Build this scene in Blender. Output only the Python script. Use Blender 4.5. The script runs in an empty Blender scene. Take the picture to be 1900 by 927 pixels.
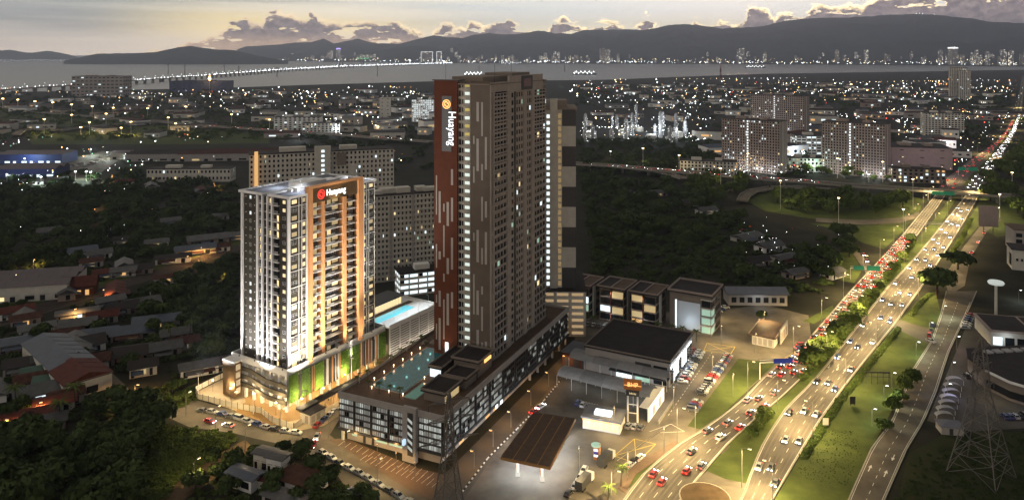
import bpy, math, random
import numpy as np
from mathutils import Vector, Matrix
R = math.radians
rnd = random.Random(7)
S = bpy.context.scene
COL = S.collection

# ---------------------------------------------------------------- camera, world, sun, exposure
F = 1380.0        # focal length in pixels of the 1900 px wide photograph
HY = 100.0        # row of the horizon
CAMH = 130.0      # camera height above the ground, metres
cam_data = bpy.data.cameras.new('camera')
cam = bpy.data.objects.new('camera', cam_data)
COL.objects.link(cam)
cam.location = (0, 0, CAMH)
cam.rotation_euler = (R(90), 0, 0)
cam_data.sensor_width = 36.0
cam_data.lens = 36.0 * F / 1900.0
cam_data.shift_y = -(463.5 - HY) / 1900.0
cam_data.clip_start = 1.0
cam_data.clip_end = 90000.0
S.camera = cam
S.render.engine = 'CYCLES'
S.cycles.use_denoising = True
S.cycles.max_bounces = 5
S.cycles.diffuse_bounces = 2
S.cycles.glossy_bounces = 2
S.cycles.transmission_bounces = 3
S.cycles.volume_bounces = 0
S.cycles.transparent_max_bounces = 6
S.cycles.sample_clamp_indirect = 3.0
S.cycles.sample_clamp_direct = 40.0
S.cycles.caustics_reflective = False
S.cycles.caustics_refractive = False
S.view_settings.view_transform = 'Standard'
S.view_settings.look = 'None'
S.view_settings.gamma = 1.0
S.view_settings.use_curve_mapping = False
S.view_settings.exposure = 0.0

SUN_AZ = R(17.0)      # to the right of the view axis, behind the hills
SUN_EL = R(0.6)
world = bpy.data.worlds.new('World')
S.world = world
world.use_nodes = True
world.cycles.sampling_method = 'MANUAL'
world.cycles.sample_map_resolution = 256
WN = world.node_tree
WN.nodes.clear()
def wn(kind, **kw):
    n = WN.nodes.new(kind)
    for k, v in kw.items():
        setattr(n, k, v)
    return n
def wl(a, b):
    WN.links.new(a, b)
def wmath(op, a, b=None, c=None, clamp=False):
    n = wn('ShaderNodeMath', operation=op, use_clamp=clamp)
    for i, v in enumerate((a, b, c)):
        if v is None: continue
        if isinstance(v, (int, float)): n.inputs[i].default_value = v
        else: wl(v, n.inputs[i])
    return n.outputs[0]
def wmix(f, a, b):
    n = wn('ShaderNodeMix', data_type='RGBA')
    for i, v in ((0, f), (6, a), (7, b)):
        if isinstance(v, (int, float)): n.inputs[i].default_value = v
        elif isinstance(v, tuple): n.inputs[i].default_value = (*v, 1)
        else: wl(v, n.inputs[i])
    return n.outputs[2]
def wsmooth(v, lo, hi):
    n = wn('ShaderNodeMapRange', interpolation_type='SMOOTHSTEP')
    wl(v, n.inputs[0]); n.inputs[1].default_value = lo; n.inputs[2].default_value = hi
    return n.outputs[0]
def wnoise(x, y, scale, detail=6.0, rough=0.55, z=0.0):
    c = wn('ShaderNodeCombineXYZ')
    wl(x, c.inputs[0]); wl(y, c.inputs[1]); c.inputs[2].default_value = z
    n = wn('ShaderNodeTexNoise')
    n.inputs['Scale'].default_value = scale
    n.inputs['Detail'].default_value = detail
    n.inputs['Roughness'].default_value = rough
    wl(c.outputs[0], n.inputs['Vector'])
    return n.outputs[0]
sky = wn('ShaderNodeTexSky', sky_type='NISHITA', sun_disc=False)
sky.sun_elevation = SUN_EL
sky.sun_rotation = SUN_AZ
sky.altitude = 100
sky.air_density = 1.0
sky.dust_density = 1.6
sky.ozone_density = 1.5
tc = wn('ShaderNodeTexCoord')
sep = wn('ShaderNodeSeparateXYZ')
wl(tc.outputs['Generated'], sep.inputs[0])
az = wmath('ARCTAN2', sep.outputs[0], sep.outputs[1])      # 0 straight ahead, + to the right
el = wmath('ARCSINE', sep.outputs[2])
SKY_STRENGTH = 0.12
def cloud_sky():
    k = 2.7 / SKY_STRENGTH
    # warm dusk tint over the physical sky, strongest low down
    base = sky.outputs[0]
    hs = wn('ShaderNodeHueSaturation'); hs.inputs['Saturation'].default_value = 0.55; hs.inputs['Value'].default_value = SKYV
    wl(base, hs.inputs['Color']); base = hs.outputs[0]
    pale = wmath('MULTIPLY', wsmooth(el, 0.30, 0.0), wmath('ADD', wmath('MULTIPLY', wsmooth(az, -0.42, 0.05), 0.44), 0.38))
    base = wmix(pale, base, (0.55*k, 0.59*k, 0.575*k))
    glow = wmath('MULTIPLY', wmath('MULTIPLY', wsmooth(el, 0.075, 0.02), wsmooth(az, -0.55, -0.34)), wsmooth(az, 0.0, -0.3))
    base = wmix(wmath('MULTIPLY', glow, 0.8), base, (1.35*k, 1.0*k, 0.36*k))
    gold = wmath('MULTIPLY', wsmooth(el, 0.060, 0.012), wsmooth(az, -0.40, 0.10))
    base = wmix(wmath('MULTIPLY', gold, 0.62), base, (1.05*k, 0.84*k, 0.40*k))
    # thin high streaks
    st = wnoise(wmath('MULTIPLY', az, 2.2), wmath('MULTIPLY', wmath('ADD', el, wmath('MULTIPLY', az, 0.012)), 62.0), 1.0, 3.0, 0.5, 3.1)
    side = wsmooth(az, 0.12, -0.25)
    streak = wmath('MULTIPLY', wsmooth(st, 0.36, 0.70), wmath('ADD', wmath('MULTIPLY', side, 0.62), 0.10))
    base = wmix(streak, base, (0.70*k, 0.62*k, 0.50*k))
    # low mauve murk hugging the horizon on the seaward side
    murk = wmath('MULTIPLY', wsmooth(el, 0.042, 0.004), wmath('ADD', wmath('MULTIPLY', side, 0.65), 0.16))
    base = wmix(murk, base, (0.72*k, 0.60*k, 0.49*k))
    # cumulus towers standing over the hills: height profile by azimuth, broken up by noise
    tops = [(-300,100),(240,96),(340,80),(380,70),(405,60),(430,44),(450,32),(470,46),(490,34),(512,14),(528,30),(545,27),(560,38),(577,14),(592,36),(625,40),(690,38),(730,36),(765,54),(800,58),(815,46),(835,40),(850,54),(875,37),(905,45),(940,27),(962,44),(995,58),(1022,52),(1042,28),(1066,40),(1090,52),(1108,37),(1140,33),(1160,54),(1185,44),(1197,18),(1212,40),(1232,56),(1275,60),(1292,32),(1312,48),(1340,33),(1362,45),(1388,22),(1400,8),(1420,14),(1432,34),(1455,24),(1490,28),(1515,8),(1548,18),(1600,16),(1640,-8),(1700,-18),(1790,-12),(1860,-26),(1980,-40),(2400,-60)]
    fc = wn('ShaderNodeFloatCurve')
    cv = fc.mapping.curves[0]
    def az01(px): return (math.atan((px - 950) / F) + 1.2) / 2.4
    pts = [(0.0, 0.0)] + [(az01(px), max(0.0, (100 - y) / 200.0)) for px, y in tops] + [(1.0, 0.8)]
    while len(cv.points) > 2: cv.points.remove(cv.points[1])
    cv.points[0].location = pts[0]; cv.points[-1].location = pts[-1]
    for p in pts[1:-1]: cv.points.new(*p)
    fc.mapping.update()
    w1 = wnoise(wmath('MULTIPLY', az, 60.0), wmath('MULTIPLY', el, 60.0), 1.0, 4.0, 0.62, 0.0)
    w2 = wnoise(wmath('MULTIPLY', az, 60.0), wmath('MULTIPLY', el, 60.0), 1.0, 4.0, 0.62, 9.0)
    azw = wmath('ADD', az, wmath('MULTIPLY', wmath('SUBTRACT', w1, 0.5), 0.030))
    wl(wmath('MULTIPLY', wmath('ADD', azw, 1.2), 1 / 2.4), fc.inputs['Value'])
    top = wmath('MULTIPLY', fc.outputs[0], 200.0 / F)
    elw = wmath('ADD', el, wmath('MULTIPLY', wmath('SUBTRACT', w2, 0.5), 0.024))
    dens = wmath('SUBTRACT', top, elw)                      # > 0 inside the cloud, radians below its top
    gaps = wnoise(wmath('MULTIPLY', az, 26.0), wmath('MULTIPLY', el, 95.0), 1.0, 3.0, 0.6, 4.0)
    dens = wmath('SUBTRACT', dens, wmath('MULTIPLY', wsmooth(gaps, 0.50, 0.66), 0.030))
    body = wsmooth(dens, 0.0, 0.0035)
    inner = wsmooth(dens, 0.0005, 0.010)
    grain = wnoise(wmath('MULTIPLY', az, 110.0), wmath('MULTIPLY', el, 150.0), 1.0, 3.0, 0.6, 2.0)
    ccol = wmix(wsmooth(grain, 0.35, 0.65), (0.085*k, 0.065*k, 0.075*k), (0.21*k, 0.16*k, 0.155*k))
    low = wsmooth(el, 0.030, 0.010)
    ccol = wmix(wmath('MULTIPLY', low, 0.5), ccol, (0.70*k, 0.46*k, 0.28*k))
    rim = wmix(wsmooth(az, -0.45, 0.25), (0.95*k, 0.70*k, 0.42*k), (1.7*k, 1.3*k, 0.68*k))
    ccol = wmix(inner, rim, ccol)
    return wmix(wmath('MULTIPLY', body, 0.97), base, ccol)
SKYV = 1.25
bg = wn('ShaderNodeBackground')
bg.inputs['Strength'].default_value = SKY_STRENGTH
wl(cloud_sky(), bg.inputs['Color'])
wout = wn('ShaderNodeOutputWorld')
wl(bg.outputs[0], wout.inputs['Surface'])

sun_data = bpy.data.lights.new('sun', 'SUN')
sun_data.energy = 0.5
sun_data.angle = R(6)
sun_data.color = (1.0, 0.72, 0.48)
sun = bpy.data.objects.new('sun', sun_data)
COL.objects.link(sun)
sun.rotation_euler = (R(90) - R(1.2), 0, math.pi - SUN_AZ)   # last light over the hill range ahead

# ---------------------------------------------------------------- helpers
def G(px, py, z=0.0):
    """point at height z seen at photograph pixel (px, py)"""
    d = F * (CAMH - z) / (py - HY)
    return Vector(((px - 950.0) / F * d, d, z))
def g2(px, py, z=0.0):
    p = G(px, py, z)
    return (p.x, p.y)

MATS = {}
def mat(name, col, rough=0.8, metal=0.0, var=0.0, scale=0.5, emit=None, es=0.0, sample=False, bump=0.0, col2=None, coat=0.0, spec=0.5, detail=4.0, stretch=None, trans=0.0):
    """procedural principled material; var = colour variation by noise in object space"""
    if name in MATS: return MATS[name]
    m = bpy.data.materials.new(name); m.use_nodes = True
    nt = m.node_tree; b = nt.nodes['Principled BSDF']
    b.inputs['Base Color'].default_value = (*col, 1)
    b.inputs['Roughness'].default_value = rough
    b.inputs['Metallic'].default_value = metal
    b.inputs['Specular IOR Level'].default_value = spec if rough < 0.7 else min(spec, 0.12)
    if coat: b.inputs['Coat Weight'].default_value = coat
    if trans: b.inputs['Transmission Weight'].default_value = trans
    if var or col2 or bump:
        tcn = nt.nodes.new('ShaderNodeTexCoord')
        src = tcn.outputs['Object']
        if stretch:
            mp = nt.nodes.new('ShaderNodeMapping'); mp.inputs['Scale'].default_value = stretch
            nt.links.new(src, mp.inputs[0]); src = mp.outputs[0]
        nz = nt.nodes.new('ShaderNodeTexNoise'); nz.inputs['Scale'].default_value = scale; nz.inputs['Detail'].default_value = detail
        nz.inputs['Roughness'].default_value = 0.62
        nt.links.new(src, nz.inputs['Vector'])
        rp = nt.nodes.new('ShaderNodeValToRGB')
        rp.color_ramp.elements[0].position = 0.30; rp.color_ramp.elements[1].position = 0.70
        c2 = col2 or tuple(min(1, c * (1 + var)) for c in col)
        c1 = col if col2 else tuple(c * (1 - var) for c in col)
        rp.color_ramp.elements[0].color = (*c1, 1); rp.color_ramp.elements[1].color = (*c2, 1)
        nt.links.new(nz.outputs[0], rp.inputs[0])
        nt.links.new(rp.outputs[0], b.inputs['Base Color'])
        if bump:
            bp = nt.nodes.new('ShaderNodeBump'); bp.inputs['Strength'].default_value = bump; bp.inputs['Distance'].default_value = 0.3
            nt.links.new(nz.outputs[0], bp.inputs['Height']); nt.links.new(bp.outputs[0], b.inputs['Normal'])
    if emit:
        b.inputs['Emission Color'].default_value = (*emit, 1)
        b.inputs['Emission Strength'].default_value = es
        if not sample: m.cycles.emission_sampling = 'NONE'
    MATS[name] = m
    return m

class MB:
    """collects faces with material slots and builds one mesh object"""
    def __init__(s): s.v = []; s.f = []; s.m = []
    def quad(s, a, b, c, d, mi=0):
        n = len(s.v); s.v += [tuple(a), tuple(b), tuple(c), tuple(d)]; s.f.append((n, n+1, n+2, n+3)); s.m.append(mi); return s
    def face(s, pts, mi=0):
        n = len(s.v); s.v += [tuple(p) for p in pts]; s.f.append(tuple(range(n, n+len(pts)))); s.m.append(mi); return s
    def box(s, x0, y0, z0, x1, y1, z1, mi=0):
        if x0 > x1: x0, x1 = x1, x0
        if y0 > y1: y0, y1 = y1, y0
        if z0 > z1: z0, z1 = z1, z0
        n = len(s.v)
        s.v += [(x0,y0,z0),(x1,y0,z0),(x1,y1,z0),(x0,y1,z0),(x0,y0,z1),(x1,y0,z1),(x1,y1,z1),(x0,y1,z1)]
        for q in ((3,2,1,0),(4,5,6,7),(0,1,5,4),(1,2,6,5),(2,3,7,6),(3,0,4,7)):
            s.f.append(tuple(n+i for i in q)); s.m.append(mi)
        return s
    def prism(s, poly, z0, z1, mi=0, top=True, mt=None):
        n = len(s.v); k = len(poly)
        a = sum(poly[i][0]*poly[(i+1)%k][1]-poly[(i+1)%k][0]*poly[i][1] for i in range(k))
        if a < 0: poly = poly[::-1]
        s.v += [(p[0],p[1],z0) for p in poly] + [(p[0],p[1],z1) for p in poly]
        for i in range(k):
            j = (i+1) % k
            s.f.append((n+i,n+j,n+k+j,n+k+i)); s.m.append(mi)
        if top:
            s.f.append(tuple(n+k+i for i in range(k))); s.m.append(mi if mt is None else mt)
            s.f.append(tuple(n+i for i in reversed(range(k)))); s.m.append(mi)
        return s
    def tube(s, p, q, r0, r1=None, k=6, mi=0, cap=True):
        r1 = r0 if r1 is None else r1
        p = Vector(p); q = Vector(q); d = (q-p)
        if d.length < 1e-6: return s
        d.normalize()
        a = d.orthogonal().normalized(); b = d.cross(a)
        n = len(s.v)
        for c, r in ((p, r0), (q, r1)):
            for i in range(k):
                t = 2*math.pi*i/k
                s.v.append(tuple(c + a*(r*math.cos(t)) + b*(r*math.sin(t))))
        for i in range(k):
            j = (i+1) % k
            s.f.append((n+i,n+j,n+k+j,n+k+i)); s.m.append(mi)
        if cap:
            s.f.append(tuple(n+i for i in reversed(range(k)))); s.m.append(mi)
            s.f.append(tuple(n+k+i for i in range(k))); s.m.append(mi)
        return s
    def bar(s, p, q, w, h, mi=0):
        """square bar from p to q, w wide across, h in the other direction"""
        p = Vector(p); q = Vector(q); d = q-p
        if d.length < 1e-6: return s
        d.normalize(); up = Vector((0,0,1)) if abs(d.z) < 0.95 else Vector((1,0,0))
        a = d.cross(up).normalized()*(w/2); b = a.cross(d).normalized()*(h/2)
        n = len(s.v)
        for c in (p, q): s.v += [tuple(c-a-b), tuple(c+a-b), tuple(c+a+b), tuple(c-a+b)]
        for f in ((0,1,5,4),(1,2,6,5),(2,3,7,6),(3,0,4,7),(3,2,1,0),(4,5,6,7)):
            s.f.append(tuple(n+i for i in f)); s.m.append(mi)
        return s
    def lathe(s, cx, cy, prof, k=12, mi=0):
        n = len(s.v)
        for r, z in prof:
            for i in range(k):
                t = 2*math.pi*i/k; s.v.append((cx+r*math.cos(t), cy+r*math.sin(t), z))
        for j in range(len(prof)-1):
            for i in range(k):
                i2 = (i+1) % k
                s.f.append((n+j*k+i, n+j*k+i2, n+(j+1)*k+i2, n+(j+1)*k+i)); s.m.append(mi)
        s.f.append(tuple(n+i for i in reversed(range(k)))); s.m.append(mi)
        m = n+(len(prof)-1)*k; s.f.append(tuple(m+i for i in range(k))); s.m.append(mi)
        return s
    def ribbon(s, left, right, z, mi=0):
        for i in range(len(left)-1):
            s.quad((*left[i][:2],z),(*right[i][:2],z),(*right[i+1][:2],z),(*left[i+1][:2],z),mi)
        return s
    def mesh(s, name, mats):
        me = bpy.data.meshes.new(name)
        me.from_pydata(s.v, [], s.f)
        ms = mats if isinstance(mats, (list, tuple)) else [mats]
        for m in ms: me.materials.append(m)
        if len(ms) > 1: me.polygons.foreach_set('material_index', s.m)
        me.update()
        return me
    def build(s, name, mats, parent=None, loc=(0,0,0), rz=0.0, smooth=False):
        me = s.mesh(name, mats)
        if smooth: me.polygons.foreach_set('use_smooth', [True]*len(me.polygons))
        return put(name, me, parent, loc, rz)
def put(name, me, parent=None, loc=(0,0,0), rz=0.0, sc=None):
    o = bpy.data.objects.new(name, me); COL.objects.link(o)
    o.location = loc; o.rotation_euler = (0, 0, rz)
    if sc: o.scale = sc if isinstance(sc, tuple) else (sc, sc, sc)
    if parent: o.parent = parent
    return o
def tag(o, label=None, cat=None, group=None, kind=None):
    if label: o['label'] = label
    if cat: o['category'] = cat
    if group: o['group'] = group
    if kind: o['kind'] = kind
    return o
def thing(name, label, cat, loc=(0,0,0), rz=0.0, group=None):
    o = put(name, None, None, loc, rz)
    return tag(o, label, cat, group)
def struct(name, mb, m, smooth=False):
    return tag(mb.build(name, m, smooth=smooth), kind='structure')
KIDS = {}
def dup(root, loc, rz=0.0, label=None, sc=None, group=None):
    """copy of a thing with copies of its parts and sub-parts (mesh data shared)"""
    if root not in KIDS: KIDS[root] = [(c, list(c.children)) for c in root.children]
    r = root.copy(); COL.objects.link(r); r.location = loc; r.rotation_euler = (0,0,rz)
    if sc: r.scale = sc if isinstance(sc, tuple) else (sc, sc, sc)
    if label: r['label'] = label
    if group: r['group'] = group
    for ch, gs in KIDS[root]:
        c = ch.copy(); COL.objects.link(c); c.parent = r
        for g in gs:
            e = g.copy(); COL.objects.link(e); e.parent = c
    return r
ORD = ['first','second','third','fourth','fifth','sixth','seventh','eighth','ninth','tenth','eleventh','twelfth','thirteenth','fourteenth','fifteenth','sixteenth','seventeenth','eighteenth','nineteenth','twentieth']
def nth(i):
    if i >= 99: return 'hundred and '+nth(i-100) if i > 99 else 'hundredth'
    if i < 20: return ORD[i]
    t = ['twenty','thirty','forty','fifty','sixty','seventy','eighty','ninety']
    n = i + 1
    if n % 10 == 0: return ['twentieth','thirtieth','fortieth','fiftieth','sixtieth','seventieth','eightieth','ninetieth'][n//10-2]
    return t[n//10-2] + '-' + ORD[n % 10 - 1]
class Face:
    """wall plane in a building's own frame: a runs along the wall, n points out of it"""
    def __init__(s, ox, oy, ax, ay, nx, ny): s.o=(ox,oy); s.a=(ax,ay); s.n=(nx,ny)
    def pt(s, a, n): return (s.o[0]+s.a[0]*a+s.n[0]*n, s.o[1]+s.a[1]*a+s.n[1]*n)
    def box(s, mb, a0, a1, z0, z1, n0, n1, mi=0):
        p = s.pt(a0,n0); q = s.pt(a1,n1); mb.box(p[0],p[1],z0,q[0],q[1],z1,mi)
def spot(name, loc, power, col=(1.0,0.70,0.36), cone=160, blend=0.6, parent=None, target=None, radius=0.3):
    l = bpy.data.lights.new(name, 'SPOT'); l.energy = power; l.color = col; l.spot_size = R(cone); l.spot_blend = blend; l.shadow_soft_size = radius
    o = bpy.data.objects.new(name, l); COL.objects.link(o); o.location = loc
    if target is not None:
        o.rotation_euler = (Vector(target)-Vector(loc)).to_track_quat('-Z','Y').to_euler()
    if parent: o.parent = parent
    return o
def point(name, loc, power, col=(1.0,0.70,0.36), parent=None, radius=0.4):
    l = bpy.data.lights.new(name, 'POINT'); l.energy = power; l.color = col; l.shadow_soft_size = radius
    o = bpy.data.objects.new(name, l); COL.objects.link(o); o.location = loc
    if parent: o.parent = parent
    return o
def interp(pts, t):
    """pts: list of (x, y); piecewise linear y at x = t"""
    if t <= pts[0][0]: return pts[0][1]
    for (x0,y0),(x1,y1) in zip(pts, pts[1:]):
        if t <= x1: return y0+(y1-y0)*(t-x0)/(x1-x0)
    return pts[-1][1]
WARM=(1.0,0.66,0.30); SODIUM=(1.0,0.52,0.16); COOL=(0.80,0.92,1.0); WHITE=(1.0,0.95,0.86)

# ---------------------------------------------------------------- the setting: land, sea, hills, roads
M_soil = mat('soil_and_scrub', (0.012,0.014,0.009), 0.95, var=0.0, col2=(0.032,0.031,0.021), scale=0.06, detail=8, bump=0.3)
M_grass = mat('mown_grass', (0.035,0.050,0.014), 0.95, col2=(0.075,0.095,0.026), scale=0.15, detail=8, bump=0.4)
M_asph = mat('asphalt', (0.075,0.068,0.060), 0.72, var=0.22, scale=0.12, detail=8)
M_asph2 = mat('worn_asphalt', (0.115,0.100,0.082), 0.75, var=0.42, scale=0.10, detail=10)
M_conc = mat('concrete', (0.26,0.24,0.21), 0.8, var=0.15, scale=0.4)
M_paint = mat('road_paint_white', (0.70,0.68,0.62), 0.6, var=0.12, scale=1.0)
M_ypaint = mat('road_paint_yellow', (0.55,0.40,0.06), 0.6, var=0.12, scale=1.0)
M_kerb = mat('kerb_stone', (0.32,0.30,0.26), 0.8, var=0.2, scale=1.5)
M_kerbb = mat('kerb_black', (0.03,0.03,0.03), 0.8)
M_rock = mat('wooded_hillside', (0.026,0.034,0.030), 1.0, col2=(0.055,0.062,0.050), scale=0.004, detail=10)
def water_mat():
    m = bpy.data.materials.new('sea_water'); m.use_nodes = True
    nt = m.node_tree; b = nt.nodes['Principled BSDF']
    b.inputs['Base Color'].default_value = (0.05,0.058,0.075,1); b.inputs['Roughness'].default_value = 0.32
    t = nt.nodes.new('ShaderNodeTexCoord'); mp = nt.nodes.new('ShaderNodeMapping'); mp.inputs['Scale'].default_value = (0.006,0.02,1)
    n = nt.nodes.new('ShaderNodeTexNoise'); n.inputs['Scale'].default_value = 1.0; n.inputs['Detail'].default_value = 8
    bp = nt.nodes.new('ShaderNodeBump'); bp.inputs['Strength'].default_value = 0.5; bp.inputs['Distance'].default_value = 12.0
    nt.links.new(t.outputs['Object'], mp.inputs[0]); nt.links.new(mp.outputs[0], n.inputs['Vector'])
    nt.links.new(n.outputs[0], bp.inputs['Height']); nt.links.new(bp.outputs[0], b.inputs['Normal'])
    return m
M_sea = water_mat()
SHORE = [(-900,176),(0,171),(130,169),(280,166),(420,163),(560,158),(680,154.5),(800,151),(960,150),(1130,148),(1280,142),(1420,137),(1560,135),(1700,133),(1900,129.5),(2700,127)]
mb = MB()
sh = [g2(x,y) for x,y in SHORE]
land = [(-900,-200),(1200,-200)] + [(sh[-1][0]+3000, sh[-1][1]-200)] + sh[::-1] + [(-3500, sh[0][1]-100)]
land = [(-4500,-300),(5500,-300)] + [(12000, sh[-1][1])] + sh[::-1] + [(-6500, sh[0][1])]
mb.face([(x,y,0.0) for x,y in land])
struct('ground', mb, M_soil)
mb = MB().quad((-60000,-300,-1.5),(60000,-300,-1.5),(60000,60000,-1.5),(-60000,60000,-1.5))
struct('sea', mb, M_sea)

def vnoise(seed):
    r = np.random.RandomState(seed); t = r.rand(256,256)
    def f(x, y):
        xi = np.floor(x).astype(int); yi = np.floor(y).astype(int); fx = x-xi; fy = y-yi
        fx = fx*fx*(3-2*fx); fy = fy*fy*(3-2*fy)
        a = t[xi%256,yi%256]; b = t[(xi+1)%256,yi%256]; c = t[xi%256,(yi+1)%256]; d = t[(xi+1)%256,(yi+1)%256]
        return (a*(1-fx)+b*fx)*(1-fy)+(c*(1-fx)+d*fx)*fy
    return f
def fbm(f, x, y, o=5):
    s = 0; a = 0.5; 
    for i in range(o): s = s + a*f(x, y); x = x*2.03+7.1; y = y*2.03+3.7; a *= 0.5
    return s
def hills(name, crest, d_front, d_crest, seed, nx=260, ny=36, rough=0.35, wobble=1.0):
    """terrain whose crest line follows (px, py) as seen from the camera; front foot at d_front(px)"""
    f = vnoise(seed)
    pxs = np.linspace(crest[0][0], crest[-1][0], nx)
    top = np.array([interp(crest, p) for p in pxs])
    V = []; n3 = []
    for j in range(ny):
        t = j/(ny-1)                     # 0 foot .. 0.7 crest .. 1 back slope
        for i, p in enumerate(pxs):
            df = interp(d_front, p); dc = interp(d_crest, p)
            d = df+(dc-df)*t/0.7
            x = (p-950)/F*d
            zc = CAMH+(HY-top[i])*dc/F
            s = t/0.7 if t <= 0.7 else 1-(t-0.7)/0.3*0.9
            prof = (s*s*(3-2*s))*0.55+s*0.45
            V.append((x, d, prof, zc, t))
    V = np.array(V)
    nz = fbm(f, V[:,0]/900.0, V[:,1]/900.0, 6)
    ridge = 1-np.abs(2*fbm(f, V[:,0]/1500.0+31, V[:,1]/1500.0+17, 5)-1)
    t = V[:,4]
    env = np.sin(np.clip(t/0.7,0,1)*math.pi)*0.9+0.06*(t>0.02)
    z = V[:,3]*(V[:,2]+env*rough*((nz-0.5)*0.9+(ridge-0.75)*0.8))
    tex = fbm(f, V[:,0]/160.0, V[:,1]/160.0, 3)-0.45
    z = z+tex*26*np.clip(t*3,0,1)*wobble+(fbm(f, V[:,0]/55.0, V[:,1]/55.0, 2)-0.4)*16*np.clip(t*3,0,1)*wobble
    z = np.where(t == 0, -3, z)
    me = bpy.data.meshes.new(name)
    verts = np.stack([V[:,0],V[:,1],z],1)
    faces = [(j*nx+i, j*nx+i+1, (j+1)*nx+i+1, (j+1)*nx+i) for j in range(ny-1) for i in range(nx-1)]
    me.from_pydata(verts.tolist(), [], faces); me.materials.append(M_rock)
    me.polygons.foreach_set('use_smooth', [True]*len(faces)); me.update()
    return tag(put(name, me), kind='structure')
RANGE = [(440,92),(458,86),(490,84),(520,83),(545,79),(575,79),(600,72),(620,81),(640,77),(663,72),(690,79),(740,82),(765,75),(805,66),(835,71),(860,72),(880,65),(908,61),(935,64),(965,62),(1000,57),(1030,63),(1060,63),(1085,56),(1130,55),(1160,54),(1190,56),(1215,53),(1240,47),(1268,45),(1300,47),(1340,53),(1365,51),(1400,49),(1430,45),(1460,38),(1500,35),(1550,33),(1600,32),(1650,29),(1700,27),(1750,29),(1800,35),(1840,41),(1900,44),(1990,50),(2150,46),(2400,56),(2900,72)]
hills('hill_range', RANGE, [(440,14600),(700,12600),(950,11000),(1400,9600),(1900,8200),(2900,7600)], [(440,17200),(900,15400),(1400,13200),(1900,12200),(2900,11300)], 5, nx=900, ny=64, rough=0.5)
hills('lower_hills', [(600,108),(660,104),(690,97),(735,88),(770,84),(810,88),(860,98),(930,104),(1010,108)], [(600,11800),(1010,10900)], [(600,13600),(1010,12600)], 8, nx=120, ny=22, wobble=.6)
hills('island', [(118,112),(150,106),(180,100),(215,99),(250,98),(285,97),(310,92),(330,87),(352,84),(380,89),(405,91),(430,93),(455,98),(480,104),(505,108),(535,113)], [(118,9300),(535,9300)], [(118,9900),(535,9900)], 12, nx=160, ny=26, rough=0.25, wobble=.7)
hills('far_headland', [(-500,84),(-200,92),(0,93),(22,92),(40,96),(62,98),(85,94),(105,97),(128,101),(145,107)], [(-500,14400),(145,14500)], [(-500,16000),(145,15800)], 15, nx=120, ny=22, rough=.25)
# far shore flat land under the city
mb = MB()
fs = [(430,111.8),(530,113.5),(640,114.5),(760,117),(900,118),(1100,118.6),(1300,119),(1500,120),(1700,121.5),(1900,124),(2600,127)]
a = [g2(x,y) for x,y in fs]; b = [(p[0]*1.45, p[1]*1.45) for p in a]
mb.ribbon(b, a, 1.0); mb.ribbon([(p[0],p[1]) for p in a],[(p[0],p[1]-0.5) for p in a],1.0)
struct('far_shore', mb, M_soil)

# ---------------------------------------------------------------- shared building materials and grids
M_white = mat('white_render', (0.74,0.72,0.70), 0.7, var=0.05, scale=0.4)
M_brown = mat('dark_olive_cladding', (0.060,0.052,0.036), 0.75, var=0.18, scale=0.5)
M_orange = mat('orange_render', (0.64,0.30,0.12), 0.65, var=0.06, scale=0.3)
M_rust = mat('rust_red_cladding', (0.105,0.034,0.019), 0.7, var=0.12, scale=0.3)
M_taupe = mat('taupe_render', (0.20,0.165,0.14), 0.8, var=0.08, scale=0.25)
M_grey = mat('grey_render', (0.34,0.31,0.29), 0.8, var=0.08, scale=0.3)
M_cream = mat('cream_render', (0.52,0.49,0.44), 0.8, var=0.10, scale=0.3)
M_pink = mat('weathered_pinkish_render', (0.30,0.24,0.215), 0.85, var=0.10, scale=0.2)
M_char = mat('charcoal_metal', (0.035,0.035,0.038), 0.5, var=0.15, scale=0.8)
M_glass = mat('dark_glass', (0.012,0.014,0.017), 0.12, spec=0.6)
M_frame = mat('white_metal_frame', (0.65,0.64,0.62), 0.45)
M_roofgrey = mat('flat_roof_grey', (0.16,0.165,0.19), 0.8, var=0.12, scale=0.3, detail=6)
M_roofdark = mat('dark_membrane_roof', (0.030,0.026,0.027), 0.75, var=0.25, scale=0.25, detail=6)
M_slat = mat('bronze_slat', (0.15,0.095,0.045), 0.5, metal=0.2, var=0.15, scale=0.6, stretch=(3,3,0.2))
M_litw = mat('lit_room_warm', (0.3,0.25,0.15), 0.4, emit=(1.0,0.78,0.40), es=1.15)
M_litw2 = mat('lit_room_dim', (0.2,0.17,0.1), 0.4, emit=(1.0,0.74,0.36), es=0.5)
M_litc = mat('lit_room_cool', (0.3,0.3,0.3), 0.4, emit=(0.80,0.95,1.0), es=1.3)
M_litg = mat('lit_room_greenish', (0.2,0.3,0.25), 0.4, emit=(0.62,0.95,0.72), es=0.45)
M_lito = mat('lit_room_sodium', (0.3,0.2,0.1), 0.4, emit=(1.0,0.55,0.2), es=0.8)
M_lamp = mat('lamp_warm', (0.9,0.8,0.6), 0.4, emit=(1.0,0.74,0.38), es=14.0)
M_lampw = mat('lamp_white', (0.9,0.9,0.9), 0.4, emit=(0.92,0.97,1.0), es=14.0)
M_lamph = mat('lamp_high_yellow', (0.9,0.7,0.3), 0.4, emit=(1.0,0.62,0.2), es=22.0)
M_lampo = mat('lamp_sodium', (0.9,0.6,0.3), 0.4, emit=(1.0,0.50,0.14), es=12.0)
M_signw = mat('backlit_sign_white', (0.8,0.8,0.8), 0.4, emit=(0.86,0.95,1.0), es=1.6)
M_signr = mat('backlit_sign_red', (0.6,0.05,0.04), 0.4, emit=(1.0,0.06,0.04), es=1.2)
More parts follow.
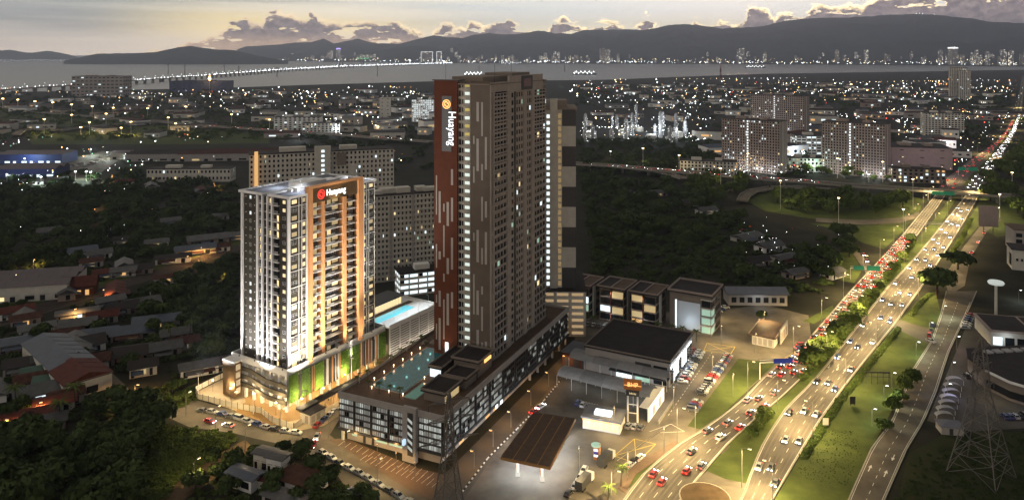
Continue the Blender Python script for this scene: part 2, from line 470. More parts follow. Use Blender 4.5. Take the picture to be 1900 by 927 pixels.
M_signo = mat('backlit_sign_amber', (0.8,0.4,0.1), 0.4, emit=(1.0,0.50,0.16), es=1.7)
M_tile = mat('terrace_tile', (0.11,0.075,0.055), 0.7, var=0.18, scale=0.6)
M_paver = mat('forecourt_paver', (0.36,0.29,0.20), 0.75, var=0.08, scale=0.4)
M_paverb = mat('forecourt_brown_drive', (0.22,0.135,0.055), 0.7, var=0.08, scale=0.4)
M_leafwall = mat('green_wall_leaves', (0.07,0.15,0.02), 0.8, col2=(0.16,0.27,0.04), scale=1.4)
M_pool = mat('pool_water', (0.008,0.07,0.08), 0.08, emit=(0.10,0.50,0.48), es=0.045, bump=.25, scale=.8)
M_poolb = mat('bright_pool_water', (0.08,0.45,0.55), 0.08, emit=(0.25,0.85,1.0), es=0.45)
LIT = [M_litw, M_litw2, M_litc, M_litg, M_lito]
def face_grid(mw, ml, fc, a0, a1, z0, z1, nfl, ncol, sp=0.35, pier=0.4, dep=0.35, lit=0.0, weights=(3,3,4,2,0), rng=rnd, mi=0, edge=None, base_mi=0):
    """spandrels and piers proud of a dark core; lit panes sit inside the openings"""
    fh = (z1-z0)/nfl; cw = (a1-a0)/ncol; s = fh*sp; p = cw*pier
    for i in range(nfl+1):
        zz = z0+i*fh
        fc.box(mw, a0, a1, max(z0, zz-s*0.35), min(z1, zz+s*0.65), 0, dep, mi)
    for j in range(ncol+1):
        aa = a0+j*cw
        fc.box(mw, max(a0, aa-p/2), min(a1, aa+p/2), z0, z1, 0, dep-0.01, mi)
    if ml is not None and lit > 0:
        for i in range(nfl):
            for j in range(ncol):
                if rng.random() < lit:
                    k = rng.choices(range(5), weights)[0]
                    q = rng.choice((0.0, 0.5, 0.0))
                    fc.box(ml, a0+j*cw+p/2+q*(cw-p), a0+(j+1)*cw-p/2, z0+i*fh+s*0.66, z0+(i+1)*fh-s*0.36, 0.01, 0.06, k)
def text_obj(name, body, size, m, parent, loc, rot, ext=0.06, align='LEFT', sx=1.0):
    c = bpy.data.curves.new(name, 'FONT'); c.body = body; c.size = size; c.extrude = ext; c.align_x = align; c.resolution_u = 3
    c.materials.append(m)
    tmp = bpy.data.objects.new('tmp', c)
    me = bpy.data.meshes.new_from_object(tmp); me.name = name
    bpy.data.objects.remove(tmp); bpy.data.curves.remove(c)
    o = bpy.data.objects.new(name, me); COL.objects.link(o); o.parent = parent; o.location = loc; o.rotation_euler = rot; o.scale = (sx,1,1)
    return o
def emblem(name, r, m, parent, loc, rz):
    """ring with two hooked strokes inside, standing in the local x-z plane, facing -y"""
    mb = MB()
    def arc(r0, r1, t0, t1, cx=0, cz=0, n=20):
        for i in range(n):
            ta = t0+(t1-t0)*i/n; tb = t0+(t1-t0)*(i+1)/n
            P = [(cx+q*math.cos(t), cz+q*math.sin(t)) for q, t in ((r0,ta),(r1,ta),(r1,tb),(r0,tb))]
            for y0 in (-0.08,):
                mb.face([(x,y0,z) for x,z in P])
            mb.quad((P[0][0],-0.08,P[0][1]),(P[3][0],-0.08,P[3][1]),(P[3][0],0.0,P[3][1]),(P[0][0],0.0,P[0][1]))
            mb.quad((P[1][0],-0.08,P[1][1]),(P[2][0],-0.08,P[2][1]),(P[2][0],0.0,P[2][1]),(P[1][0],0.0,P[1][1]))
    arc(r*0.82, r, 0, 2*math.pi, n=32)
    arc(r*0.22, r*0.42, -0.6, 2.6, -r*0.12, r*0.24); arc(r*0.22, r*0.42, 2.54, 5.74, r*0.12, -r*0.24)
    arc(r*0.42, r*0.60, 2.0, 3.9); arc(r*0.42, r*0.60, -1.14, 0.76)
    return mb.build(name, m, parent, loc, rz)
WINM = {}
def window_mesh(w, h, kind, panes=2):
    """framed window facing -y, origin at its centre on the wall face; kind indexes the pane material"""
    key = (round(w,2), round(h,2), kind, panes)
    if key in WINM: return WINM[key]
    mb = MB(); t = 0.07
    mb.box(-w/2,-0.03,-h/2,w/2,0.0,h/2,1)
    mb.box(-w/2,-0.09,-h/2,-w/2+t,-0.03,h/2); mb.box(w/2-t,-0.09,-h/2,w/2,-0.03,h/2)
    mb.box(-w/2+t,-0.088,h/2-t,w/2-t,-0.03,h/2); mb.box(-w/2+t,-0.088,-h/2,w/2-t,-0.03,-h/2+t)
    for i in range(1, panes):
        x = -w/2+w*i/panes; mb.box(x-t*.35,-0.086,-h/2+t,x+t*.35,-0.03,h/2-t)
    if kind == 9: mb.box(-w/2+t,-0.084,-0.05,w/2-t,-0.03,0.03)
    pane = M_glass if kind == 9 else LIT[kind]
    WINM[key] = mb.mesh('window', [M_frame, pane])
    return WINM[key]
def window(parent, x, y, z, w, h, rz=0.0, kind=9, panes=2):
    return put('window', window_mesh(w, h, kind, panes), parent, (x,y,z), rz)

# ---------------------------------------------------------------- the floodlit apartment tower with its podium
TH_W = R(32.0)
W0 = (-81.5, 269.0)
RZ_W = math.pi/2-TH_W
def white_tower():
    t = thing('apartment_tower', 'brightly floodlit olive and white apartment tower with orange portal and glowing name sign', 'apartment tower', (W0[0],W0[1],0), RZ_W)
    rg = random.Random(11)
    PL, PW, PH = 52.9, 30.8, 15.8
    # podium ------------------------------------------------
    mb = MB()
    mb.box(0.5,0.5,PH-2.2,PL,PW,PH-1.4)                                      # deck slab
    for z in (3.6, 6.6, 9.6, 12.4): mb.box(0.9,0.9,z,PL-0.3,PW-0.5,z+0.35)   # car park floors
    mb.box(14,6,0,PL-1,PW-1,PH-2.3)                                          # inner core
    mb.build('podium_wall', M_cream, t)
    mb = MB()
    mb.box(0,0,PH-2.5,PL,0.4,PH); mb.box(0,0.42,PH-2.5,0.4,PW,PH); mb.box(PL-0.4,0.42,PH-2.5,PL,PW,PH); mb.box(0.42,PW-0.4,PH-2.5,PL-0.42,PW,PH)
    for v in (5.6,10.0,14.4): mb.box(0.42,v,PH-1.4,4.5,v+0.25,PH-0.2)
    for u in (26.5,32.5,40): mb.box(u,0.42,PH-1.4,u+0.25,3.4,PH+0.6)
    mb.build('parapet', M_white, t)
    MB().box(0.42,0.42,PH-1.39,PL-0.42,PW-0.42,PH-1.36).build('deck', M_tile, t)
    cols = MB()
    for v in (0.9,4.8,9.5,14.2,18.8,23.4):
        c = MB().box(-0.55,-0.45,0,0.45,0.45,13.3)
        c.build('column', M_white, t, (1.0,v,0))
    for u in (6,12.2,18,22,26.4,32.2,37.8,43,48):
        MB().box(-0.4,-0.35,0,0.4,0.35,3.6).build('column', M_white, t, (u,1.0,0))
    # three brown bands dipping across the short side
    for k in range(3):
        mb = MB(); top = [(0.0,10.2),(11.0,10.2),(19.5,11.8),(25.0,11.8)]
        for (v0,z0),(v1,z1) in zip(top, top[1:]):
            a = z0-2.95*k; b = z1-2.95*k; n0, n1 = -0.35, 0.15
            for (q0, q1) in ((a, b),):
                mb.quad((n0,v0,q0),(n0,v1,q1),(n1,v1,q1),(n1,v0,q0)); mb.quad((n0,v0,q0-1.5),(n1,v0,q0-1.5),(n1,v1,q1-1.5),(n0,v1,q1-1.5))
                mb.quad((n0,v0,q0-1.5),(n0,v1,q1-1.5),(n0,v1,q1),(n0,v0,q0)); mb.quad((n1,v0,q0),(n1,v1,q1),(n1,v1,q1-1.5),(n1,v0,q0-1.5))
        mb.quad((-0.35,0,10.2-2.95*k),(0.15,0,10.2-2.95*k),(0.15,0,8.7-2.95*k),(-0.35,0,8.7-2.95*k))
        mb.build('car_park_band', M_brown, t)
    # bronze slatted stair box at the far end of the short side
    mb = MB(); mb.box(-3.0,25.0,0.6,0.3,31.8,13.6)
    bx = mb.build('stair_box', M_slat, t)
    mb = MB()
    for i in range(34): mb.box(-3.12,25.05+i*0.2,0.7,-3.0,25.15+i*0.2,13.5)
    for i in range(12): mb.box(-2.95+i*0.27,24.88,0.7,-2.83+i*0.27,25.0,13.5)
    tag(mb.build('slats', M_slat, bx), kind='stuff')
    MB().box(-3.2,24.8,13.6,0.4,32.0,14.1).build('stair_box_cap', M_white, t)
    for k in range(4): MB().box(-2.6,24.80,2.0+2.95*k,-0.6,24.86,4.1+2.95*k).build('screen_panel', M_cream, t)
    # long side: planted panels and coloured fins
    def planted(u0, u1):
        p = MB().box(u0,-0.25,3.4,u1,-0.02,13.2).build('planted_panel', M_leafwall, t)
        mb = MB()
        for i in range(1500):
            x = rg.uniform(u0,u1); z = rg.uniform(3.2,13.3); s = rg.uniform(0.12,0.34); y = -0.26-rg.random()*0.28; a = rg.uniform(0,6.28)
            dx, dz = math.cos(a)*s, math.sin(a)*s; h = rg.uniform(-.15,.15)
            mb.quad((x-dx,y,z-dz),(x+dz*.5,y-h,z-dx*.5),(x+dx,y-.08,z+dz),(x-dz*.5,y+h,z+dx*.5))
        tag(mb.build('leaves', M_leafwall, p), kind='stuff')
    for a, b in ((1.0,5.1),(6.9,10.9),(13.4,17.7),(26.9,31.3),(33.0,37.4),(48.4,52.6)): planted(a, b)
    fin_ms = [M_white, M_char, M_char, M_orange, M_brown]
    for a, b in ((5.3,6.7),(11.1,13.2),(17.9,26.7),(31.5,32.8),(37.6,48.2)):
        for z in (3.6, 6.6, 9.6): MB().box(a,-0.02,z-0.2,b,0.3,z+1.0).build('car_park_upstand', M_char, t)
        n = max(2, int((b-a)/0.42))
        for i in range(n):
            u = a+(i+0.5)*(b-a)/n+rg.uniform(-.08,.08); w = rg.choice((0.10,0.16,0.24))
            MB().box(u-w/2,-0.5,3.2+rg.choice((0,0,.9)),u+w/2,-0.05,13.3-rg.choice((0,0,0,1.2))).build('fin', rg.choice(fin_ms), t)
    # ground-floor shop glazing, lit from inside
    MB().box(12,5.85,0.3,PL-2,5.97,3.3).build('lobby_glazing', M_litw, t)
    # tower ------------------------------------------------
    tx, ty = 2.0, 1.0; TL, TW = 45.4, 27.0; Z0, Z1 = PH-1.36, 77.0
    NF = 21; fh = (Z1-Z0)/NF
    mb = MB()
    mb.box(tx,ty,Z0,tx+10.2,ty+11.5,Z1); mb.box(tx,ty+13.6,Z0,tx+10.2,ty+TW,Z1-0.01)
    mb.box(tx+10.2,ty+1.7,Z0,tx+34.6,ty+TW,Z1-0.02); mb.box(tx+34.6,ty,Z0,tx+TL,ty+TW-1,Z1-0.03); mb.box(tx+4,ty+11.4,Z0,tx+10.1,ty+13.7,Z1-0.04)
    mb.build('tower_wall', M_brown, t)
    fr = Face(tx,ty,1,0,0,-1); lf = Face(tx,ty,0,1,-1,0)
    # roof
    rf = MB().box(tx-0.5,ty-0.5,Z1,tx+TL+0.5,ty+TW+0.5,Z1+0.35).build('roof', M_roofgrey, t)
    mb = MB()
    for (x0,y0,x1,y1) in ((tx-.6,ty-.6,tx+8.3,ty-.15),(tx+37.9,ty-.6,tx+TL+.6,ty-.15),(tx-.6,ty-.15,tx-.15,ty+11.2),(tx-.6,ty+13.8,tx-.15,ty+TW+.6),(tx+TL+.15,ty-.15,tx+TL+.6,ty+TW+.6),(tx-.15,ty+TW+.15,tx+TL+.15,ty+TW+.6)):
        mb.box(x0,y0,Z1+.1,x1,y1,Z1+0.95)
    mb.box(tx-.15,ty+10.8,Z1+.36,tx+9,ty+11.2,Z1+.9); mb.box(tx-.15,ty+13.8,Z1+.36,tx+9,ty+14.2,Z1+.9)
    mb.build('roof_parapet', M_white, rf)
    for (x0,y0,x1,y1,h) in ((10,7,16,11,1.4),(13,8,26,15,2.6),(26,9,34,14,1.6),(34,8,38,11,2.0),(9,9,13,12,1.0),(20,17,30,20,0.8)):
        b = MB().box(tx+x0,ty+y0,Z1+.36,tx+x1,ty+y1,Z1+.36+h)
        b.box(tx+x0-.15,ty+y0-.15,Z1+.36+h,tx+x1+.15,ty+y1+.15,Z1+.5+h).build('roof_plant_room', M_white, t)
    # orange portal with the sign
    mb = MB(); n1 = 1.5
    fr.box(mb,8.4,10.2,Z0,80.2,-1.0,n1); fr.box(mb,34.6,37.2,Z0,80.19,-1.0,n1); fr.box(mb,10.2,34.6,79.4,80.18,-1.0,n1)
    mb.build('portal_frame', M_orange, t)
    mb = MB(); fr.box(mb,37.2,37.75,Z0,79.6,-0.6,n1-.05); fr.box(mb,7.95,8.4,Z0,Z1+.6,0,.5); mb.build('portal_edge', M_white, t)
    mb = MB(); fr.box(mb,10.2,34.6,73.7,79.4,-1.0,0.55)
    sp = mb.build('sign_panel', M_slat, t)
    mb = MB()
    for i in range(60): fr.box(mb,10.3+i*0.405,10.42+i*0.405,73.8,79.3,0.55,0.68)
    tag(mb.build('panel_ribs', M_slat, sp), kind='stuff')
    fx = fr.pt(0, 0.75)[1]
    emblem('emblem', 1.85, M_signr, sp, (tx+15.0,fx,76.5), 0)
    text_obj('lettering', 'Huayang', 3.5, M_signw, sp, (tx+17.6,fx,75.5), (R(90),0,0), 0.08, sx=0.86)
    # orange fins between the bays
    for a0, a1 in ((15.4,16.8),(26.5,28.3)):
        mb = MB(); fr.box(mb,a0,a1,Z0,73.7,-1.7,0.9); mb.build('bay_fin', M_orange, t)
    # floor bands, balconies and railings of the recessed bays
    rail = MB()
    for i in range(NF):
        z = Z0+i*fh
        mb = MB(); fr.box(mb,10.2,15.4,z-.12,z+.12,-1.7,.35); fr.box(mb,16.8,26.5,z-.12,z+.12,-1.7,.35); fr.box(mb,28.3,34.6,z-.12,z+.12,-1.7,.35)
        mb.build('floor_band', M_white, t)
        for a0, a1 in ((12.6,15.3),(17.0,19.6),(20.0,22.6),(28.5,31.3)):
            fr.box(rail,a0,a1,z+1.0,z+1.08,.18,.26)
            n = int((a1-a0)/.3)
            for j in range(n+1):
                a = a0+j*(a1-a0)/n; fr.box(rail,a-.025,a+.025,z+.12,z+1.0,.2,.25)
        zc = z+fh*.55
        if zc < 73.2:
            yb = fr.pt(0,-1.7)[1]
            for a, w, p in ((11.3,1.7,2),(13.9,2.2,3),(18.3,2.0,3),(21.2,2.0,3),(24.4,3.2,3),(29.8,2.0,2),(32.9,2.3,3)):
                k = rg.choices((9,0,1),(5,4,3))[0]
                window(t, tx+a, yb, zc-(.25 if a in (13.9,18.3,21.2,29.8) else 0), w, 2.1 if a in (13.9,18.3,21.2,29.8) else 1.6, 0, k, p)
        ya = fr.pt(0,0)[1]
        for a, w, p in ((2.4,2.4,3),(7.0,1.3,2),(39.1,1.5,2),(43.2,2.0,3)):
            window(t, tx+a, ya, zc, w, 1.5, 0, rg.choices((9,0,1),(5,3,2))[0], p)
        xa = lf.pt(0,0)[0]
        window(t, xa, ty+2.6, zc, 1.5, 1.3, -math.pi/2, rg.choices((9,0),(3,4))[0], 2)
        if i: window(t, xa, ty+21.2, zc, 1.0, 1.3, -math.pi/2, rg.choices((9,0,2),(5,2,1))[0], 2)
    tag(rail.build('railings', M_frame, t), kind='stuff')
    # white framing lines on the wings
    mb = MB()
    for a in (0.0,4.35,5.75): fr.box(mb,a,a+(.45 if a == 0 else .22),Z0,Z1,0,.28)
    for a in (40.4,41.6,TL-.4): fr.box(mb,a,a+.25,Z0,Z1,0,.28)
    for i in range(0,NF,2):
        z = Z0+i*fh; fr.box(mb,.45,7.95,z-.1,z+.14,0,.27); fr.box(mb,37.76,TL-.4,z-.1,z+.14,0,.27)
    tag(mb.build('facade_grid', M_white, t), kind='stuff')
    mb = MB()
    for a0, a1 in ((-0.28,.32),(8.2,9.0),(10.9,11.5),(13.6,14.4),(16.2,17.2),(25.0,26.0)):
        mb2 = MB(); lf.box(mb2,a0,a1,Z0,Z1,-.02,.75); mb2.build('white_fin', M_white, t)
    jl = MB()
    for i in range(NF):
        z = Z0+i*fh
        lf.box(jl,.4,8.1,z-.03,z+.05,0,.06); lf.box(jl,17.3,25.0,z-.03,z+.05,0,.06)
        mb = MB()
        lf.box(mb,9.0,10.9,z-.1,z+.1,0,.5); lf.box(mb,14.4,16.2,z-.1,z+.1,0,.5); lf.box(mb,11.5,13.6,z-.08,z+.08,-1.0,.1); lf.box(mb,5.0,8.1,z-.1,z+.1,0,.9)
        mb.build('balcony_slab', M_white, t)
    tag(jl.build('panel_joints', M_char, t), kind='stuff')
    bal = MB(); lit = MB(); gl = MB()
    for i in range(NF):
        z = Z0+i*fh
        for a0, a1 in ((9.05,10.85),(14.45,16.15)):
            lf.box(gl,a0+.1,a1-.1,z+.3,z+2.5,.0,.05)
            if rg.random() < .35: lf.box(lit,a0+.2,a1-.5,z+.5,z+2.3,.05,.09)
            for j in range(6): lf.box(bal,a0+j*.34,a0+j*.34+.05,z+.1,z+1.05,.42,.47)
            lf.box(bal,a0,a1,z+1.05,z+1.12,.4,.48)
        lf.box(gl,5.2,7.9,z+.15,z+2.5,.0,.05)
        if rg.random() < .55: lf.box(lit,5.4,6.4,z+.2,z+2.35,.05,.09)
        for j in range(10): lf.box(bal,5.1+j*.32,5.15+j*.32,z+.1,z+1.05,.82,.87)
        lf.box(bal,5.0,8.1,z+1.05,z+1.12,.8,.88)
        for a in (18.6,23.6): lf.box(bal,a,a+.4,z+1.6,z+1.95,0,.12)
    tag(bal.build('balcony_rails', M_frame, t), kind='stuff')
    tag(gl.build('balcony_doors', M_glass, t), kind='stuff')
    tag(lit.build('lit_balcony_doors', M_litw, t), kind='stuff')
    # facade uplights on the deck and downlights under the podium
    UP = (1.0,0.72,0.42)
    for a, pw in ((4.5,5200),(9.3,9000),(16.1,9000),(22,9000),(27.4,9000),(36,11000),(41.5,6000)):
        f = MB().lathe(tx+a,-1.1,[(.18,PH+.05),(.26,PH+.1),(.26,PH+.45),(.2,PH+.5)],8).build('uplight', M_char, t)
        spot('uplight_lamp', (tx+a,-1.1,PH+.6), pw, UP, 62, .5, t, (tx+a,ty-0.1,PH+26))
    for v, pw in ((1.5,150),(8.6,200),(14,200),(16.7,200),(25.5,200)):
        MB().lathe(-0.6,v,[(.18,PH-.3),(.26,PH-.2),(.26,PH+.2),(.2,PH+.25)],8).build('uplight', M_char, t)
        spot('uplight_lamp', (-1.1,v,PH+.4), pw, (1.0,.84,.68), 60, .5, t, (tx-0.1,v+ty,PH+30))
    for u, v in ((4,4),(4,11),(4,19),(9,3.2),(16,3.0),(24,3.0),(32,3.0),(40,3.0),(48,3.0),(10,10),(10,20)):
        MB().lathe(u,v,[(.25,3.42),(.25,3.58)],8).build('downlight', M_lamp, t)
        point('downlight_lamp', (u,v,3.0), 1500, (1.0,.74,.40), t)
    for z in (5.2,8.2,11.4):
        for v in (3.5,12.5,21.5): point('car_park_lamp', (4.0,v,z), 150, (1.0,.82,.56), t)
        for u in (9,22,29,42): point('car_park_lamp', (u,3.2,z), 90, (1.0,.82,.56), t)
    for u, v in ((10,5),(28,19),(40,5),(12,20)):  # posts and cool lamps added to brighten the roof
        MB().tube((tx+u,ty+v,Z1+.3),(tx+u,ty+v,Z1+5),.06,.04).box(tx+u-.3,ty+v-.15,Z1+5,tx+u+.3,ty+v+.15,Z1+5.15).build('added_roof_post', M_frame, t)
        spot('added_roof_lamp', (tx+u,ty+v,Z1+4.9), 3600, (.82,.90,1.0), 165, .6, t)
    spot('sign_lamp', (tx+22,ty-4.5,72.5), 2500, (1.0,.80,.5), 90, .7, t, (tx+22,ty-.6,77.2))
    return t
def WL(u, v):
    c, s = math.cos(RZ_W), math.sin(RZ_W); return (W0[0]+u*c-v*s, W0[1]+u*s+v*c)
WT = white_tower()
for u in (3,9,15.5,22,29,35,42.5,50.5):
    q = WL(u,-5.2); o = thing('ground_uplight', 'small ground uplight before the planted podium wall, %s from the street corner' % nth((3,9,15.5,22,29,35,42.5,50.5).index(u)), 'uplight', (*q,0.12), RZ_W, 'ground uplights')
    MB().lathe(0,0,[(.2,0),(.3,.1),(.3,.4),(.22,.45)],8).build('housing', M_char, o)
    spot('uplight_lamp', (q[0],q[1],.7), 2600, (1.0,.88,.62), 95, .7, None, (*WL(u,0),8.5))

def pool_block():
    t = thing('parking_block', 'low white louvred parking block with bright rooftop pool behind the floodlit tower', 'parking block', (W0[0],W0[1],0), RZ_W)
    H = 15.0; x0, x1, y0, y1 = 53.2, 86.0, -2.0, 27.0
    MB().box(x0+.6,y0+.6,0,x1-.6,y1-.6,H-.6).build('inner_wall', M_brown, t)
    fr = Face(x0,y0,1,0,0,-1); en = Face(x1,y0,0,1,1,0)
    for i in range(13):
        z = 1.4+i*1.02; mb = MB(); fr.box(mb,0,20,z,z+.55,0,.25); fr.box(mb,20.6,x1-x0,z,z+.55,0,.25); en.box(mb,0,20,z,z+.55,0,.25); mb.build('louvre', M_white, t)
    for a in (0,6.6,13.2,19.6,26,32.2): 
        mb = MB(); fr.box(mb,a,a+.6,0,H,-.2,.2); mb.build('column', M_white, t)
    mb = MB().box(x0-.2,y0-.3,H-.6,x1+.3,y1,H); mb.build('roof_deck', M_white, t)
    mb = MB()
    mb.box(x0,y0-.35,H,x1+.35,y0,H+.9); mb.box(x1,y0,H,x1+.35,y1,H+.9); mb.box(x0,y1-.3,H,x1,y1,H+.9)
    mb.build('deck_parapet', M_white, t)
    MB().box(x0+.5,y0+7,H+.02,x1-8,y0+12.2,H+.18).build('pool', M_poolb, t)
    MB().box(x0+.5,y0+12.4,H+.01,x1-2,y0+15.2,H+.06).build('timber_deck', M_tile, t)
    h = MB(); h.box(x0+2,y0+15.4,H,x0+26,y0+24,H+3.6)
    c = h.build('clubhouse', M_white, t)
    MB().box(x0+1.2,y0+14.6,H+3.6,x0+26.8,y0+24.6,H+4.3).build('clubhouse_roof', M_char, t)
    for i in range(12): MB().box(x0+2.4+i*1.95,y0+15.3,H+.4,x0+4.0+i*1.95,y0+15.38,H+3.2).build('glazing_panel', M_litw, t)
    for u in (58,66,74,81): 
        spot('deck_lamp', (u,y0+2,H+5.5), 4200, (.86,.95,1.0), 150, .7, t)
        MB().tube((u,y0+1.2,H),(u,y0+1.2,H+5.6),.07,.05).tube((u,y0+1.2,H+5.6),(u,y0+2.2,H+5.7),.06,.06).build('lamp_post', M_frame, t)
    for u in (57,64,71,78,84): 
        MB().box(u-.3,y0-2.3,0,u+.3,y0-1.7,.3).build('wall_washer', M_char, t)
        spot('wall_washer_lamp', (u,y0-2.0,.5), 2600, (1.0,.86,.68), 110, .6, t, (u,y0,9))
pool_block()

# forecourt, fence, guardhouse
def WL(u, v):
    c, s = math.cos(RZ_W), math.sin(RZ_W); return (W0[0]+u*c-v*s, W0[1]+u*s+v*c)
site = [g2(365,737),g2(362,728),g2(420,700),WL(2,33),WL(86,33),WL(88,-5),WL(70,-12),g2(600,790),g2(548,800),g2(500,783)]
struct('forecourt', MB().prism(site,0.02,0.12), M_paver)
drive = [WL(-9,17),WL(-2,20),WL(2,26),WL(13,26),WL(13,5.6),WL(60,5.6),WL(60,-8),WL(2,-9),WL(-9,-2)]
struct('brown_driveway', MB().face([(x,y,.126) for x,y in drive]), M_paverb)
struct('entrance_island', MB().prism([WL(1.2,3),WL(1.2,14),WL(5,16),WL(12,16),WL(12,3)],.1,.28), M_paver)
def fence():
    pts = [(420,698),(363,727),(366,740),(430,756),(485,767),(505,784),(545,797),(561,786)]
    t = thing('boundary_fence', 'pale panel fence running round the floodlit forecourt', 'fence', (*g2(*pts[1]),0))
    o = Vector((*g2(*pts[1]),0))
    M_pan = mat('frosted_fence_panel', (0.55,0.50,0.42), 0.5, var=.06)
    for (a, b) in zip(pts, pts[1:]):
        A = G(*a)-o; B = G(*b)-o; n = max(1, int((B-A).length/2.6))
        for i in range(n):
            p = A.lerp(B, i/n); q = A.lerp(B, (i+1)/n); d = (q-p).normalized()*.12
            MB().bar(p+d+Vector((0,0,1.2)), q-d+Vector((0,0,1.2)), .08, 2.0).build('panel', M_pan, t)
            MB().bar(p+Vector((0,0,.1)), p+Vector((0,0,2.5)), .2, .2).build('post', M_brown, t)
fence()
def gatehouse():
    p = WL(2.5,-10.5)
    t = thing('covered_walkway', 'long flat grey canopy and cream hut at the gate of the floodlit tower', 'walkway', (*p,0), RZ_W)
    MB().box(-4,-3.2,.1,3,1.6,3.6).build('hut', M_cream, t)
    MB().box(-4.4,-3.6,3.6,3.2,2.0,3.9).box(-4.4,.6,3.9,12,3.6,4.6).build('hut_roof', M_char, t)
    for i in range(6):
        MB().box(4+i*4,1.0,4.3,7.6+i*4,3.4,4.6).build('canopy_panel', M_char, t)
    MB().box(3.4,.8,4.0,28.5,1.02,4.7).box(3.4,3.4,4.0,28.5,3.62,4.7).build('canopy_beam', M_char, t)
    for i in range(7): MB().box(3.8+i*4,1.6,.1,4.0+i*4,1.8,4.3).build('post', M_cream, t)
    for i in (0,1): MB().box(-3.4+i*2.6,-3.26,.6,-1.9+i*2.6,-3.2,2.8).build('shutter', M_grey, t)
    MB().box(-4.06,-2.2,.3,-4.0,-.6,2.9).build('door', M_pink, t)
    point('canopy_lamp', (14,2.2,3.6), 500, WARM, t); point('canopy_lamp', (24,2.2,3.6), 500, WARM, t)
    p = WL(33,-11)
    t = thing('guardhouse', 'small cream guardhouse beneath an orange gate frame', 'guardhouse', (*p,0), RZ_W)
    MB().box(-3,-1.6,.1,3,1.6,3.0).build('wall', M_cream, t)
    MB().box(-3.5,-2.1,3.0,3.5,2.1,3.4).build('roof', M_white, t)
    for i in range(3): MB().box(-2.6+i*1.8,-1.66,1.1,-1.2+i*1.8,-1.6,2.5).build('window', M_litw, t)
    MB().box(-3.06,-1.2,1.1,-3.0,1.2,2.5).build('window', M_litw, t)
    MB().box(-4.6,-3.6,.1,-3.8,-2.8,5.6).box(-4.6,-2.8,4.9,-3.8,5.0,5.6).box(-3.8,-3.6,4.9,3.8,-2.8,5.59).build('gate_frame', M_orange, t)
    point('guard_lamp', (0,-2.4,2.6), 260, WARM, t)
gatehouse()
for k, (x,y) in enumerate(((395,727),(428,742),(470,752),(512,770),(560,762),(600,742),(640,716),(690,676),(735,646))):  # post lamps added to brighten the forecourt paving
    p = G(x,y); o = thing('added_court_lamp', 'added slim post lamp on the floodlit forecourt, %s from the far fence corner' % nth(k), 'lamp', (p.x,p.y,.12), 0, 'added forecourt lamps')
    MB().tube((0,0,0),(0,0,4.2),.07,.05).build('post', M_char, o); MB().lathe(0,0,[(.06,4.2),(.28,4.3),(.28,4.55),(.05,4.7)],8).build('lamp_head', M_lamp, o)
    point('added_court_light', (p.x,p.y,5.2), 4600, (1.0,.76,.44))
def floodlight(px, py, h, target, power, col, label):  # mast and lamp added to brighten the tower facades
    p = G(px,py); t = thing('added_flood_mast', label, 'floodlight', (p.x,p.y,0))
    MB().tube((0,0,0),(0,0,h),.16,.09,8).build('mast', M_frame, t)
    MB().box(-.9,-.1,h-.1,.9,.1,h+.05).build('crossarm', M_frame, t)
    for x in (-.7,0,.7): MB().box(x-.22,-.2,h+.06,x+.22,.2,h+.4).build('lamp_housing', M_char, t)
    spot('added_flood_lamp', (p.x,p.y,h+.8), power, col, 100, .7, None, target, .5)
c = Vector((*WL(22,1),0)); d = Vector((*WL(2,14),0))
floodlight(368,736,9,(d.x,d.y,56),85000,(1.0,.96,.95),'added slim floodlight mast at the far fence corner of the forecourt')
floodlight(470,768,9,(d.x,d.y,58),80000,(1.0,.96,.95),'added slim floodlight mast inside the fence by the parked cars')
floodlight(566,772,9,(*WL(14,1),54),290000,(1.0,.92,.80),'added slim floodlight mast beside the cream gate hut')
floodlight(652,706,9,(*WL(34,1),54),290000,(1.0,.92,.80),'added slim floodlight mast beside the orange gate frame')

